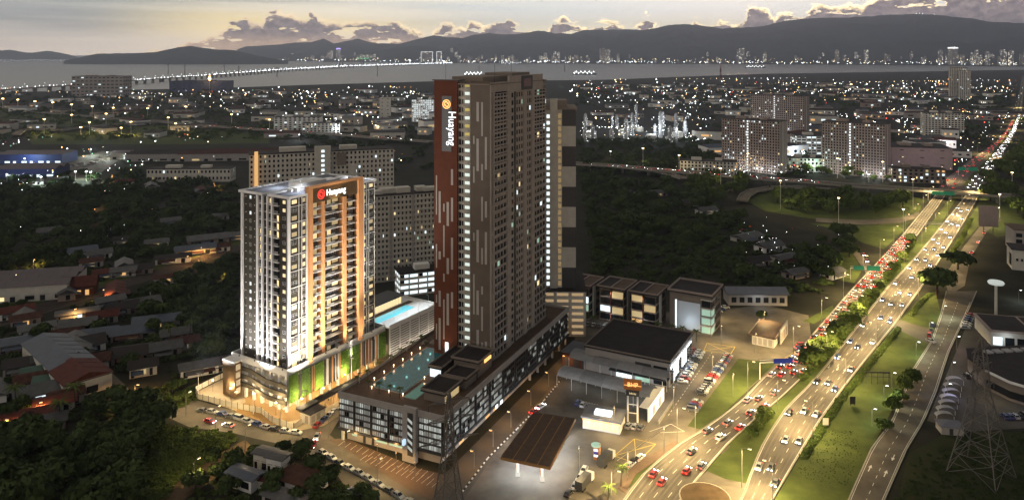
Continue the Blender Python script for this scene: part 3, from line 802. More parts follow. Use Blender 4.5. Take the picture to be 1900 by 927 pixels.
# ---------------------------------------------------------------- the dark condominium tower on its car-park podium
TH_D = R(25.0); D0 = (-21.4,232.9); RZ_D = math.pi/2-TH_D
def DL(u, v):
    c, s = math.cos(RZ_D), math.sin(RZ_D); return (D0[0]+u*c-v*s, D0[1]+u*s+v*c)
M_screen = mat('perforated_screen', (0.075,0.070,0.066), 0.6, var=0.15, scale=0.6)
M_parkw = mat('car_park_light_cool', (0.3,0.3,0.3), 0.5, emit=(0.86,0.93,0.84), es=0.42)
M_parkd = mat('car_park_light_dim', (0.2,0.2,0.2), 0.5, emit=(0.75,0.74,0.66), es=0.2)
M_deckl = mat('deck_lamp_glow',(.9,.7,.5),.5,emit=(1,.72,.45),es=4)
def dark_tower():
    t = thing('condominium_tower', 'tall dim grey condominium tower with rust red end wall and vertical lit name', 'condominium tower', (*D0,0), RZ_D)
    rg = random.Random(5)
    PL, PW, PH = 111.0, 41.0, 16.6; zb = 4.6
    mb = MB()
    mb.box(2.5,2.5,0,PL-14,PW-2,zb); mb.box(0.42,0.42,zb,PL-.8,PW-.8,PH-1.1)
    mb.build('podium_wall', M_grey, t)
    MB().box(.5,.5,PH-1.1,PL-.5,PW-.5,PH-.9).build('podium_deck', M_tile, t)
    mb = MB(); mb.box(0,0,PH-2.0,PL,.5,PH); mb.box(0,.52,PH-2.0,.5,PW,PH); mb.box(PL-.5,.52,PH-2.0,PL,PW,PH); mb.box(.52,PW-.5,PH-2.0,PL-.52,PW,PH)
    mb.build('podium_parapet', M_grey, t)
    MB().box(-.15,-.15,zb-.7,PL+.1,.85,zb).box(-.15,.86,zb-.7,.85,PW,zb).build('podium_soffit', M_char, t)
    # ground columns
    for u in (70,78,86,94,102,110): MB().box(u-.4,.8,0,u+.4,1.6,zb-.7).build('column', M_grey, t)
    for v in (39.5,): MB().box(1,v,0,1.8,v+.8,zb-.7).build('column', M_white, t)
    fr = Face(0,0,1,0,0,-1); lf = Face(0,0,0,1,-1,0)
    # screens: five car-park levels behind fins; some bays glow
    lev = [(zb+.25+i*2.02, zb+1.75+i*2.02) for i in range(5)]
    def screens(fc, spans, glow):
        for si, (a0,a1) in enumerate(spans):
            gl = MB()
            for k, (z0,z1) in enumerate(lev):
                n = max(1, int((a1-a0)/1.5))
                for j in range(n):
                    p = rg.random()
                    mi = 0 if p < glow[0] else (1 if p < glow[0]+glow[1] else 2)
                    fc.box(gl,a0+j*(a1-a0)/n+.12,a0+(j+1)*(a1-a0)/n-.12,z0,z1,-.40,-.32,mi)
            gl.build('car_park_opening', [M_parkw, M_parkd, M_glass], t)
            for k, (z0,z1) in enumerate(lev):
                mb = MB(); fc.box(mb,a0,a1,z1,z1+.52,-.35,-.06); mb.build('spandrel', M_screen, t)
            mb = MB(); n = int((a1-a0)/.85)
            for j in range(n+1):
                a = a0+j*(a1-a0)/n; fc.box(mb,a-.05,a+.05,zb,PH-2.0,-.05,.05)
            tag(mb.build('screen_fins', M_screen, t), kind='stuff')
            mb = MB(); fc.box(mb,a0-.35,a0-.02,zb-.7,PH-2.0,-.7,.3); mb.build('screen_mullion', M_char, t)
    sp = [(.6,10.5),(11.2,21.2),(21.9,31.9),(32.6,42.6),(43.3,53.3),(54,64),(64.7,74.7),(75.4,85.4),(86.1,97),(97.7,110)]
    screens(fr, sp[:4], (.40,.45)); screens(fr, sp[4:], (.06,.26))
    screens(lf, [(.8,9.2)], (.6,.35)); screens(lf, [(15.2,20.4),(21,27.2),(27.8,34),(34.6,40.5)], (.20,.60))
    # entrance pylon on the short side
    MB().box(-1.2,9.6,0,.3,14.6,PH+.7).build('pylon_frame', M_grey, t)
    MB().box(-1.32,10.6,2.2,-1.2,12.6,PH-.8).build('pylon_recess', M_char, t)
    for k in range(5): MB().face([(-1.36,10.7,3.4+k*2.2),(-1.36,12.5,4.6+k*2.2),(-1.36,12.5,5.5+k*2.2),(-1.36,10.7,4.5+k*2.2)]).build('stair_light', M_parkw, t)
    MB().box(-.9,13.2,5.6,-2.4,13.9,7.2).build('street_lantern', mat('blue_white_lantern',(.5,.6,.8),.4,emit=(.55,.8,1.0),es=1.0), t)
    for v in (28,31.5): MB().box(2.42,v,.1,2.5,v+1.0,2.6).build('door', M_char, t)
    for v0, v1 in ((17,22),(23,27.4),(35,37)): MB().box(2.42,v0,1.6,2.5,v1,3.4).build('shop_window', M_litg, t)
    for i in range(9): MB().box(8+i*6.4,2.42,.2,11.2+i*6.4,2.5,3.2).build('shop_front', M_lito if i in (1,4,5) else M_grey, t)
    for u, c in ((36,M_signw),(40,M_signw)): MB().box(u,-.5,3.4,u+1.6,-.3,4.6).build('shop_sign', c, t)
    # roof garden: pools, pavilion roofs
    D = PH-.9
    MB().box(9,21,D,41,35,D+.14).box(41,24,D,47,35,D+.13).build('pool_rim', M_conc, t)
    MB().box(9.6,21.6,D+.05,40.6,34.4,D+.19).box(40.6,25,D+.05,46.5,34.4,D+.185).build('pool', M_pool, t)
    MB().box(7,14.8,D,19.5,19.8,D+.14).build('small_pool_rim', M_conc, t)
    MB().box(7.4,15.2,D+.05,19.1,19.4,D+.19).build('small_pool', mat('small_pool_water',(.008,.13,.10),.08,emit=(.08,.70,.50),es=.07), t)
    for (u0,v0,u1,v1,h) in ((8,4,20,13.5,3.4),(20.5,3,30,12,3.6),(30,3.2,42.5,14.5,5.6),(24,14.8,44,20.4,3.8)):
        MB().box(u0+.8,v0+.8,D,u1-.8,v1-.8,D+h-.5).build('pavilion_wall', M_taupe, t)
        MB().box(u0,v0,D+h-.5,u1,v1,D+h).build('pavilion_roof', M_roofdark, t)
        MB().box(u0,v0,D+h,u1,v0+.3,D+h+.7).box(u0,v1-.3,D+h,u1,v1,D+h+.7).box(u0,v0+.3,D+h,u0+.3,v1-.3,D+h+.69).box(u1-.3,v0+.3,D+h,u1,v1-.3,D+h+.69).build('roof_upstand', M_taupe, t)
    for u0,v0,w in ((23.4,15.2,5),(12,13.45,6)): pass
    MB().box(24.7,15.6,D+.2,24.79,20,D+3.0).build('gym_glazing', M_litc, t)
    MB().box(9,4.6,D+.2,18,4.79,D+2.6).build('gym_glazing', M_litw2, t)
    MB().box(34,2.9,D+4.3,39,3.18,D+5.4).build('deck_sign', M_signo, t)
    for k, (u,v) in enumerate([(8,20.4),(8,26),(8,33),(14,36.2),(20,36.2),(26,36.2),(32,36.2),(38,36.2),(44,36.2),(22,20.6),(30,20.6),(38,20.6)]):
        MB().lathe(u,v,[(.08,D),(.08,D+.6),(.2,D+.65),(.2,D+.9),(.08,D+1.0)],8).build('deck_lamp', M_deckl, t)
        point('deck_lamp_light', (u,v,D+1.8), 60, (1.0,.62,.34), t)
    for u,v in ((14,28),(22,28),(30,28),(38,29),(43,31)): point('pool_lamp', (u,v,D+.9), 26, (.4,1.0,.92), t)
    for u,v in ((52,35),(55,32),(58,36),(50,38)): MB().box(u-1.4,v-1,D,u+1.4,v+1,D+.5).box(u-.9,v-.6,D+.5,u+.9,v+.6,D+.9).build('planter', M_conc, t)
    # tower -------------------------------------------------
    tx, ty, TL, TW = 44.2, 6.0, 54.0, 23.5; Z0, Z1 = D, 119.6; NF = 34; fh = (Z1-Z0)/NF
    MB().box(tx+.3,ty+.4,Z0,tx+TL,ty+TW,Z1-1.2).build('tower_core', M_glass, t)
    fr = Face(tx,ty+.4,1,0,0,-1); lf = Face(tx+.3,ty,0,1,-1,0)
    # end wall: taupe panel, white stair strip, rust panel
    mb = MB(); lf.box(mb,0,8.2,Z0,Z1+.3,0,.35); mb.build('taupe_panel', mat('dark_taupe_panel',(.125,.102,.086),.8,var=.1,scale=.2), t)
    mb = MB(); lf.box(mb,13.4,TW,Z0,Z1+.2,0,1.1); mb.build('rust_panel', M_rust, t)
    mb = MB(); lf.box(mb,8.2,13.4,Z0,Z1-.8,-.5,0); mb.build('stair_wall', M_cream, t)
    M_stair = mat('stair_light_cool', (.4,.45,.45), .4, emit=(.86,1.0,.93), es=.75)
    M_stairy = mat('stair_light_yellow', (.4,.35,.1), .4, emit=(.95,.75,.25), es=.35)
    for i in range(NF):
        z = Z0+i*fh
        mb = MB(); lf.box(mb,8.7,10.7,z+1.0,z+2.15,0,.07)
        y = i in (33,28) or rg.random() < .08
        mb.build('stair_window', M_stairy if y else M_stair, t)
        mb = MB(); lf.box(mb,11.4,12.0,z+.7,z+2.4,0,.04); lf.box(mb,12.3,13.2,z+.5,z+2.5,0,.04); mb.build('side_window', M_glass, t)
        mb = MB(); lf.box(mb,11.2,13.4,z-.08,z+.1,0,.5); lf.box(mb,8.55,10.95,z+.82,z+.9,0,.3); mb.build('ledge', M_cream, t)
    M_strip = mat('pale_inlay_strip', (.36,.34,.33), .7, var=.05)
    def strips(a_list, n0, zmax):
        for a, w in a_list:
            z = Z0+rg.uniform(0,6)
            while z < zmax-6:
                L = rg.choice((3,6,9,12,15)); L = min(L, zmax-z)
                if rg.random() < .8:
                    mb = MB(); lf.box(mb,a,a+w,z,z+L,n0,n0+.06); mb.build('inlay_strip', M_strip, t)
                z += L+rg.uniform(4,13)
    strips(((1.2,.9),(2.9,.7),(4.6,1.0),(6.4,.6)), .35, 112); strips(((15.2,.9),(17.0,1.0),(18.9,.6),(20.6,.9),(22.2,.5)), 1.1, 90)
    mb = MB(); lf.box(mb,15.8,20.0,93,114,1.1,1.3); sg = mb.build('sign_board', mat('slate_sign_board',(.13,.135,.15),.6,var=.05), t)
    xs = lf.pt(0,1.36)[0]
    emblem('emblem', 1.75, M_signo, sg, (xs,ty+17.9,110.9), -math.pi/2)
    text_obj('lettering', 'Huayang', 4.6, M_signw, sg, (xs-.02,ty+17.0,108.3), (R(90),R(90),-math.pi/2), .06, sx=0.82)
    # long side: balcony and window grid
    mw = MB(); ml = MB()
    Zt = Z1-1.6
    segs = [(0,1.0,0,0),(1.0,2.2,1,.55),(2.2,3.6,0,0),(3.6,14.6,4,.22),(14.6,18.2,0,0),(18.2,21.6,1,.35),(21.6,23.4,0,-1),(23.4,30.4,3,.4),(30.4,33.6,0,0),(33.6,38.6,2,.35),(38.6,41.4,0,0),(41.4,TL,4,.22)]
    for a0,a1,n,p in segs:
        if n == 0 and p == 0: fr.box(mw,a0,a1,Z0,Zt,0,.7)
        elif n == 0: fr.box(mw,a0,a1,Z0,Zt,-.35,-.1)
        else: face_grid(mw, ml, fr, a0, a1, Z0, Zt-3, NF-1, n, .30 if n == 4 else .40, p*.8, .32, .05, (2,3,3,4,0), rg)
    for a0,a1 in ((3.4,14.8),(41.2,TL)):
        for i in range(NF):
            z = Z0+i*fh; fr.box(mw,a0,a1,z-.1,z+.5,.62,.74); fr.box(mw,a0,a1,z-.1,z+.08,0,.62)
    tag(mw.build('window_wall', mat('light_grey_render',(.34,.30,.27),.8,var=.10,scale=.3), t), kind='stuff')
    tag(ml.build('lit_rooms', LIT, t), kind='stuff')
    # crown
    mb = MB(); fr.box(mb,16,TL-4,Zt-3,Z1+1.8,0,.75); fr.box(mb,TL-4,TL,Zt-3,Z1-.6,-1,0); fr.box(mb,0,16,Zt-2.4,Z1-.3,0,.6); mb.build('crown_wall', MATS['light_grey_render'], t)
    mb = MB(); fr.box(mb,27.5,38.5,Z1-4.2,Z1+1.5,.76,.95); cs = mb.build('crown_sign', M_char, t)
    mb = MB(); fr.box(mb,29.5,36.8,Z1-2.9,Z1+.4,.96,1.02); mb.build('crown_sign_face', mat('unlit_red_lettering',(.16,.05,.045),.6,col2=(.25,.2,.2),scale=1.5), cs)
    MB().box(tx-.6,ty-.4,Z1-1.2,tx+TL+.3,ty+TW+.6,Z1-.8).box(tx+6,ty+6,Z1-.8,tx+30,ty+TW-4,Z1+1.6).box(tx+30,ty+5,Z1-.8,tx+TL-6,ty+TW-6,Z1+2.6).build('roof', M_taupe, t)
    MB().box(tx-1.0,ty+12.8,Z1+.2,tx+4,ty+TW+.8,Z1+.55).build('rust_panel_cap', M_char, t)
    for u, v, h in ((2,20,7),(12,4,9),(40,10,9),(22,16,6)):
        MB().tube((tx+u,ty+v,Z1-.8),(tx+u,ty+v,Z1+h),.09,.04).build('antenna', M_char, t)
    # wall wash at the foot of the rust panel
    spot('wall_lamp', (tx-2.6,ty+18,Z0+1.0), 1500, (1.0,.62,.30), 70, .6, t, (tx,ty+18,Z0+9))
    MB().box(tx-.95,ty+17.2,Z0+1.2,tx-.85,ty+18.6,Z0+5).build('wall_light_panel', M_litc, t)
    for u in (84,92,100,108): point('arcade_lamp', (u,4,3.6), 350, SODIUM, t)
    for v in (18,26,34): point('arcade_lamp', (-.6,v,3.7), 420, SODIUM, t)
    for u in (10,24,38,52,66): point('arcade_lamp', (u,.9,3.6), 260, SODIUM, t)
dark_tower()

M_dimw = mat('dim_amber_light',(.2,.15,.08),.5,emit=(1,.7,.35),es=.22)
def rear_tower():
    p = DL(121,11); t = thing('striped_tower', 'tower behind the dim condominium, its end wall striped in dark and pale bands', 'condominium tower', (*p,0), R(88))
    H = 104; rg = random.Random(9); 
    MB().box(-4,-14,0,26,27,20).build('car_park_core', mat('amber_car_park',(.2,.15,.08),.5,emit=(1,.7,.38),es=.38), t)
    fr = Face(-4,-14,1,0,0,-1); lf = Face(-4,-14,0,1,-1,0); mw = MB()
    for fc, L, n in ((fr,30,5),(lf,41,6)): face_grid(mw, None, fc, 0, L, 0, 20.5, 7, n, .5, .22, .5)
    tag(mw.build('car_park_wall', M_cream, t), kind='stuff')
    MB().box(-4.6,-14.6,20.5,26.6,27.6,21.1).build('podium_deck', M_roofdark, t)
    MB().box(0,-10,21.1,24,16,H).build('tower_wall', M_cream, t)
    lf = Face(0,-10,0,1,-1,0); z = 21.1; k = 0
    while z < H-4:
        h = min(9.4, H-z); m_ = M_cream if k%2 else M_char; mb = MB(); lf.box(mb,0,6.4,z,z+h,0,.2); mb.build('band', m_, t); mb = MB(); lf.box(mb,14.2,26,z,z+h,0,.2); mb.build('band', m_, t); z += h; k += 1
    mb = MB(); lf.box(mb,8.6,12.0,21.1,H+5,0,1.2); mb.build('stair_spine', M_cream, t)
    for i in range(27):
        z = 22+i*3; mb = MB(); lf.box(mb,12.2,13.6,z,z+1.6,.0,.12); mb.build('stair_light', M_litc, t)
        mb = MB(); lf.box(mb,6.7,8.3,z,z+2.2,.0,.12); mb.build('lobby_light', M_dimw, t)
    MB().box(-.5,-10.6,H,24.6,16.6,H+.8).box(4,-6,H+.8,18,10,H+4).build('roof', M_taupe, t)
    MB().box(-1,4,H+3,-.6,10,H+5).build('roof_light', M_litc, t)
rear_tower()
for k, (u,v) in enumerate(((10,39.6),(40,39.6))):  # floodlights added to even out the light on the tower front
    q = DL(u,v); o = thing('added_deck_floodlight', 'added small floodlight on the pool deck edge facing the floodlit tower, %s one' % ('nearer','farther')[k], 'floodlight', (*q,15.7), RZ_D)
    MB().tube((0,0,0),(0,0,3.2),.08,.06).build('post', M_frame, o); MB().box(-.5,-.2,3.2,.5,.2,3.6).build('lamp_housing', M_char, o)
    spot('added_deck_flood', (q[0],q[1],20.2), 60000, (1.0,.95,.88), 75, .8, None, (*WL(14+18*k,1),58), .4)

# ---------------------------------------------------------------- cream apartment slabs behind the floodlit tower
def slab_block(name, label, p, rz, L, W, H, nfl, ncL, ncW, wall, lit, z0=0.0, seed=1, cat='apartment block', sp=.42, pier=.5, weights=(2,2,5,2,0), roof=True, group=None, dep=.35, glow=None):
    rg = random.Random(seed)
    t = thing(name, label, cat, (*p,0), rz, group)
    MB().box(dep,dep,0,L-dep,W-dep,H).build('core', M_glass, t)
    mw = MB(); ml = MB()
    for fc, n0, n1 in ((Face(0,dep,1,0,0,-1),L,ncL),(Face(dep,0,0,1,-1,0),W,ncW),(Face(L-dep,0,0,1,1,0),W,ncW)):
        if n1: face_grid(mw, ml, fc, dep if fc.n[0] else 0, n0-(dep if fc.n[0] else 0), z0, H, nfl, n1, sp, pier, dep, lit, weights, rg)
        else: fc.box(mw, dep, n0-dep, 0, H, 0, dep)
    mw.box(dep,W-dep,0,L-dep,W,H)
    tag(mw.build('window_wall', wall, t), kind='stuff')
    if ml.v: tag(ml.build('lit_rooms', LIT, t), kind='stuff')
    if roof:
        MB().box(-.3,-.3,H,L+.3,W+.3,H+.5).build('roof', M_roofdark, t)
        MB().box(L*.2,W*.3,H+.5,L*.38,W*.7,H+3.2).build('lift_room', wall, t); MB().box(L*.62,W*.3,H+.5,L*.74,W*.7,H+3.0).build('tank_room', wall, t)
    return t
def frame_at(pxl, pxr, py_l, py_r, z=0):
    """origin and heading of a wall seen between two ground pixels"""
    a = G(pxl,py_l,z); b = G(pxr,py_r,z); return (a.x,a.y), math.atan2(b.y-a.y, b.x-a.x), (b-a).length
def cream_blocks():
    o = (-83.0,420.0); rz = R(22)
    a = slab_block('apartment_block', 'cream slab block between the floodlit tower and the dim tower, nearer one', o, rz, 50, 15, 49, 16, 22, 4, M_cream, .07, seed=3, sp=.48, pier=.55)
    for u in (14,27,40): MB().box(u,-.25,0,u+1.6,.02,49.2).build('pilaster', M_grey, a)
    for i in range(1,16): MB().box(0,-.6,i*49/16-.2,50,-.01,i*49/16-.08).build('ledge', M_cream, a)
    for i in (0,1,2): MB().box(3+i*16,3,49.5,11+i*16,9,51.5+i%2).build('roof_room', M_cream, a)
    # lit parking deck at its foot
    g = slab_block('lit_car_park', 'open car park deck lit cool white at the foot of the cream block', (-60.0,398.0), rz, 46, 12, 12, 4, 9, 3, M_white, .95, seed=4, sp=.45, pier=.14, weights=(0,0,9,0,0), cat='car park')
    b = slab_block('apartment_block', 'cream stepped slab block with lit stair strips, farther one behind the floodlit tower', (-166.0,470.0), R(20), 92, 16, 66, 21, 34, 5, M_cream, .05, seed=6, sp=.48, pier=.55)
    MB().box(40,-3,0,50,.1,70).build('stair_tower', M_cream, b)
    for i in range(22): MB().box(44,-3.08,2+i*3.05,46,-3.0,3.6+i*3.05).build('stair_window', M_litc, b)
    MB().box(3,-2.2,0,5.2,.05,68).build('lit_fin', M_lito, b)
    for i in range(5): MB().box(54+i*7.5,-1.2,66-9*(i+1),60+i*7.5,.05,66-9*i-1).build('bay', M_cream if i%2 else M_taupe, b)
cream_blocks()

# ---------------------------------------------------------------- roads, lawns, yards
LCL = [(980,1120),(912,1168),(870,1200),(822,1262),(800,1300),(768,1345),(734,1386),(706,1410),(683,1437),(651,1481),(611,1516),(560,1560),(534,1583),(469,1645),(432,1678),(403,1702),(378,1723),(352,1743)]
LCR = [(980,1235),(927,1262),(893,1290),(819,1354),(776,1402),(730,1457),(691,1497),(640,1540),(590,1585),(556,1615),(487,1663),(446,1695),(412,1719),(386,1738),(352,1760)]
RCL = [(980,1350),(905,1384),(880,1392),(833,1410),(793,1433),(758,1457),(706,1509),(660,1547),(587,1604),(534,1645),(473,1702),(423,1743),(378,1780),(352,1800)]
RCR = [(980,1405),(927,1433),(853,1477),(782,1520),(726,1560),(675,1600),(602,1660),(540,1705),(464,1756),(416,1786),(378,1808),(352,1822)]
FARL = [(352,1738),(341,1743),(296,1801),(280,1825),(262,1850),(240,1868),(215,1881),(180,1890),(150,1895),(140,1897)]
FARM = [(352,1781),(329,1798),(292,1834),(268,1852),(240,1874),(215,1886),(180,1893),(150,1897),(140,1898.6)]
FARR = [(352,1824),(329,1836),(292,1858),(268,1872),(245,1884),(215,1894),(180,1899),(150,1901),(140,1902)]
def xe(e, y):
    return interp([(-a, b) for a, b in e], -y)
def ys(y0, y1, n):
    a, b = 1/(y0-HY), 1/(y1-HY)
    return [HY+1/(a+(b-a)*i/(n-1)) for i in range(n)]
def lane_pts(L, Rr, f, y0, y1, n):
    """world points along a carriageway at fraction f between its edges"""
    return [Vector((*g2(xe(L,y)+(xe(Rr,y)-xe(L,y))*f, y), 0)) for y in ys(y0,y1,n)]
def carriageway(name, L, Rr, y0, y1, n=60, z=0.10, m=None, fr=0.0, to=1.0):
    mb = MB(); mb.ribbon(lane_pts(L,Rr,fr,y0,y1,n), lane_pts(L,Rr,to,y0,y1,n), z)
    return struct(name, mb, m or M_asph2)
def strip(mb, pts, w, z, dash=None, gap=0, mi=0):
    """painted line along a polyline, dashed if asked"""
    seg = []; s = 0.0
    for a, b in zip(pts, pts[1:]):
        d = b-a; L = d.length
        if L < 1e-6: continue
        d = d/L; n = Vector((-d.y,d.x,0))*(w/2); t = 0.0
        while t < L:
            if dash:
                ph = s % (dash+gap)
                if ph < dash: e = min(L, t+dash-ph); draw = True
                else: e = min(L, t+dash+gap-ph); draw = False
            else: e = L; draw = True
            if draw:
                p = a+d*t; q = a+d*e
                mb.quad((p.x-n.x,p.y-n.y,z),(p.x+n.x,p.y+n.y,z),(q.x+n.x,q.y+n.y,z),(q.x-n.x,q.y-n.y,z),mi)
            s += e-t+1e-5; t = e+1e-5
def poly(name, px, z, m, kind='structure'):
    mb = MB().face([(*g2(*p),z) for p in px]); o = mb.build(name, m); return tag(o, kind=kind)
def slab(name, px, z0, z1, m, mt=None):
    ms = [m, mt] if mt else m
    return struct(name, MB().prism([g2(*p) for p in px], z0, z1, 0, True, 1 if mt else None), ms)
# yards and streets under the buildings (each sheet a little above the last)
poly('commercial_yard', [(835,960),(880,880),(960,780),(1062,645),(1078,585),(1330,575),(1420,565),(1500,585),(1505,625),(1445,678),(1400,712),(1300,802),(1262,826),(1200,872),(1150,940),(1130,975)], .030, M_asph2)
poly('front_street', [(300,768),(362,741),(430,760),(500,790),(546,804),(600,778),(626,752),(700,690),(790,620),(815,640),(720,690),(640,760),(612,806),(640,830),(800,925),(850,990),(700,990),(620,872),(560,832),(470,812),(430,802),(352,792)], .034, M_asph2)
poly('side_street', [(770,905),(826,878),(1062,642),(1100,636),(975,770),(905,860),(850,940),(800,935)], .046, M_asph)
poly('tower_car_park', [(608,815),(640,812),(775,868),(826,880),(800,925),(770,915),(640,832)], .052, M_tile)
poly('village_lane', [(180,680),(196,680),(262,742),(316,768),(300,782),(246,754)], .03, M_asph2)
poly('dirt_track', [(258,750),(300,740),(360,712),(420,690),(420,700),(365,722),(318,752),(300,768)], .040, mat('dirt',(.09,.06,.035),.95,var=.3,scale=.3))
poly('dirt_path', [(455,815),(470,830),(420,870),(380,900),(340,927),(310,945),(290,927),(330,885),(390,850)], .03, MATS['dirt'])
poly('railway_bed', [(-40,592),(60,566),(200,527),(330,487),(452,450),(452,462),(330,502),(200,545),(60,588),(-40,616)], .03, mat('ballast',(.055,.045,.038),.95,var=.4,scale=1.2))
mb = MB()
for o_ in (0.25,0.42,0.60,0.78):
    pts = [Vector((*g2(x, y0+(y1-y0)*o_),0)) for x,y0,y1 in ((-40,592,616),(60,566,588),(200,527,545),(330,487,502),(452,450,462))]
    for a, b in zip(pts, pts[1:]): mb.bar(a+Vector((0,0,.2)), b+Vector((0,0,.2)), .22, .22)
struct('rails', mb, mat('rail_steel',(.12,.10,.09),.45,metal=.7))
# verges
poly('median_lawn', [(1311,873),(1354,822),(1402,779),(1457,733),(1497,694),(1540,643),(1585,594),(1615,560),(1663,490),(1700,446),(1745,392),(1762,366),(1776,366),(1743,421),(1702,471),(1645,532),(1604,585),(1547,658),(1509,704),(1457,756),(1433,791),(1410,831),(1392,878),(1384,896),(1345,888)], .05, M_grass)
poly('verge_lawn', [(1445,985),(1437,927),(1479,856),(1523,784),(1562,728),(1602,678),(1662,604),(1700,560),(1735,540),(1746,580),(1729,631),(1690,691),(1655,760),(1618,829),(1579,916),(1550,990)], .020, M_grass)
poly('yard_lawn', [(1370,665),(1441,673),(1402,708),(1345,764),(1299,796),(1276,790)], .060, M_grass)
poly('junction_lawn', [(1172,868),(1252,822),(1262,820),(1200,872),(1168,905),(1146,905)], .058, M_grass)
poly('loop_lawn', [(1385,372),(1410,358),(1470,351),(1560,352),(1700,366),(1716,372),(1700,400),(1640,408),(1560,410),(1500,405),(1420,392)], .03, M_grass)
poly('corner_lawn', [(1500,414),(1600,419),(1690,411),(1668,436),(1640,462),(1600,450),(1560,428)], .03, M_grass)
poly('slip_lawn', [(1550,470),(1580,468),(1600,500),(1585,525),(1560,520)], .03, M_grass)
poly('far_verge_lawn', [(1822,366),(1860,362),(1900,380),(1900,430),(1850,440),(1815,420),(1770,470),(1790,420)], .03, M_grass)
poly('bank_lawn', [(1490,596),(1545,566),(1550,580),(1510,600)], .055, M_grass)
poly('left_field', [(0,560),(120,525),(300,480),(452,440),(452,450),(330,487),(200,527),(0,580)], .02, M_grass)
struct('junction_paving', MB().prism([g2(*p) for p in [(1146,905),(1172,862),(1252,818),(1262,823),(1180,880),(1160,915)]],.056,.16), M_tile)
poly('dark_field', [(1685,840),(1760,800),(1940,800),(1960,1000),(1650,1000)], .02, mat('dark_field_grass',(.020,.026,.010),.95,col2=(.04,.042,.018),scale=.12,detail=8))
poly('mall_yard', [(1720,780),(1745,720),(1775,650),(1800,585),(1960,585),(1960,790),(1800,800)], .03, M_asph)
poly('ramp_lawn', [(40,240),(120,246),(210,238),(300,232),(345,238),(420,243),(500,250),(500,266),(300,268),(60,268)], .03, M_grass)
poly('shore_side_lawn', [(0,206),(120,214),(330,229),(240,232),(60,236),(0,230)], .035, M_grass)
# carriageways
carriageway('highway_outbound', LCL, LCR, 980, 352)
carriageway('highway_inbound', RCL, RCR, 980, 352)
carriageway('far_highway', FARL, FARR, 352, 140, 60)
carriageway('far_median', FARM, [(y,x+max(.8,(y-140)*.045)) for y,x in FARM], 345, 160, 40, .13, M_grass)
SVL = [(990,1549),(916,1579),(829,1618),(782,1655),(691,1690),(631,1729),(584,1745),(540,1756)]
SVR = [(990,1612),(924,1642),(833,1682),(782,1713),(726,1737),(651,1761),(568,1800),(540,1812)]
carriageway('service_road', SVL, SVR, 985, 540, 40, .085)
poly('service_link', [(1668,592),(1690,600),(1735,612),(1727,640),(1680,618),(1655,606)], .088, M_asph)
poly('slip_road', [(1752,512),(1790,455),(1822,415),(1848,400),(1858,408),(1832,428),(1800,480),(1790,530),(1760,548)], .080, M_asph2)
poly('left_slip_road', [(1574,460),(1590,464),(1612,488),(1632,510),(1618,522),(1602,500),(1588,478)], .080, M_asph2)
poly('side_road_ramp', [(1514,404),(1604,408),(1670,404),(1706,393),(1704,403),(1670,414),(1604,417),(1514,411)], .07, M_asph2)
poly('u_turn_paving', [(1311,873),(1345,888),(1384,896),(1383,910),(1350,985),(1232,985),(1262,927),(1290,893)], .095, M_asph2)
c_ = G(1308,922)
struct('traffic_island', MB().prism([(c_.x+7.5*math.cos(i*math.pi/14),c_.y+7.5*math.sin(i*math.pi/14)) for i in range(28)],.09,.25), M_kerb)
struct('traffic_island_soil', MB().prism([(c_.x+7.1*math.cos(i*math.pi/14),c_.y+7.1*math.sin(i*math.pi/14)) for i in range(28)],.2,.30), MATS['dirt'])
# kerbs as real steps
mb = MB()
for L, Rr, f, y1 in ((LCL,LCR,0,352),(LCL,LCR,1,352),(RCL,RCR,0,352),(RCL,RCR,1,352)):
    pts = lane_pts(L,Rr,f,980,y1,60)
    for a, b in zip(pts, pts[1:]): mb.bar(a+Vector((0,0,.12)), b+Vector((0,0,.12)), .35, .26)
for L in (SVL,SVR):
    pts = lane_pts(SVL,SVR,0 if L is SVL else 1,985,540,30)
    for a, b in zip(pts, pts[1:]): mb.bar(a+Vector((0,0,.1)), b+Vector((0,0,.1)), .4, .24)
struct('kerb', mb, M_kerb)
# black and white kerb beside the petrol station
mb = MB(); pts = [G(858,912),G(905,850),G(960,795),G(1010,742),G(1040,705)]
for a, b in zip(pts, pts[1:]):
    n = int((b-a).length/1.1)
    for i in range(n): mb.bar(a.lerp(b,i/n)+Vector((0,0,.15)), a.lerp(b,(i+1)/n-.02)+Vector((0,0,.15)), .4, .35, i%2)
struct('striped_kerb', mb, [M_paint, M_kerbb])
wt = MB()
for f in (.125,.375,.625,.875):
    for o_ in (-.045,.045): strip(wt, lane_pts(LCL,LCR,f+o_,975,352,70), .75, .104)
for f in (.18,.5,.82):
    for o_ in (-.055,.055): strip(wt, lane_pts(RCL,RCR,f+o_,975,352,70), .75, .104)
for q in ([(1526,748),(1536,738),(1546,742),(1534,754)],[(1500,772),(1509,760),(1518,765),(1508,779)],[(1330,835),(1345,822),(1356,828),(1340,842)],[(1620,612),(1630,600),(1640,604),(1628,617)]): wt.face([(*g2(*p),.105) for p in q])
struct('tyre_tracks', wt, mat('tyre_worn_asphalt',(.085,.075,.064),.7,var=.3,scale=.15,detail=8))
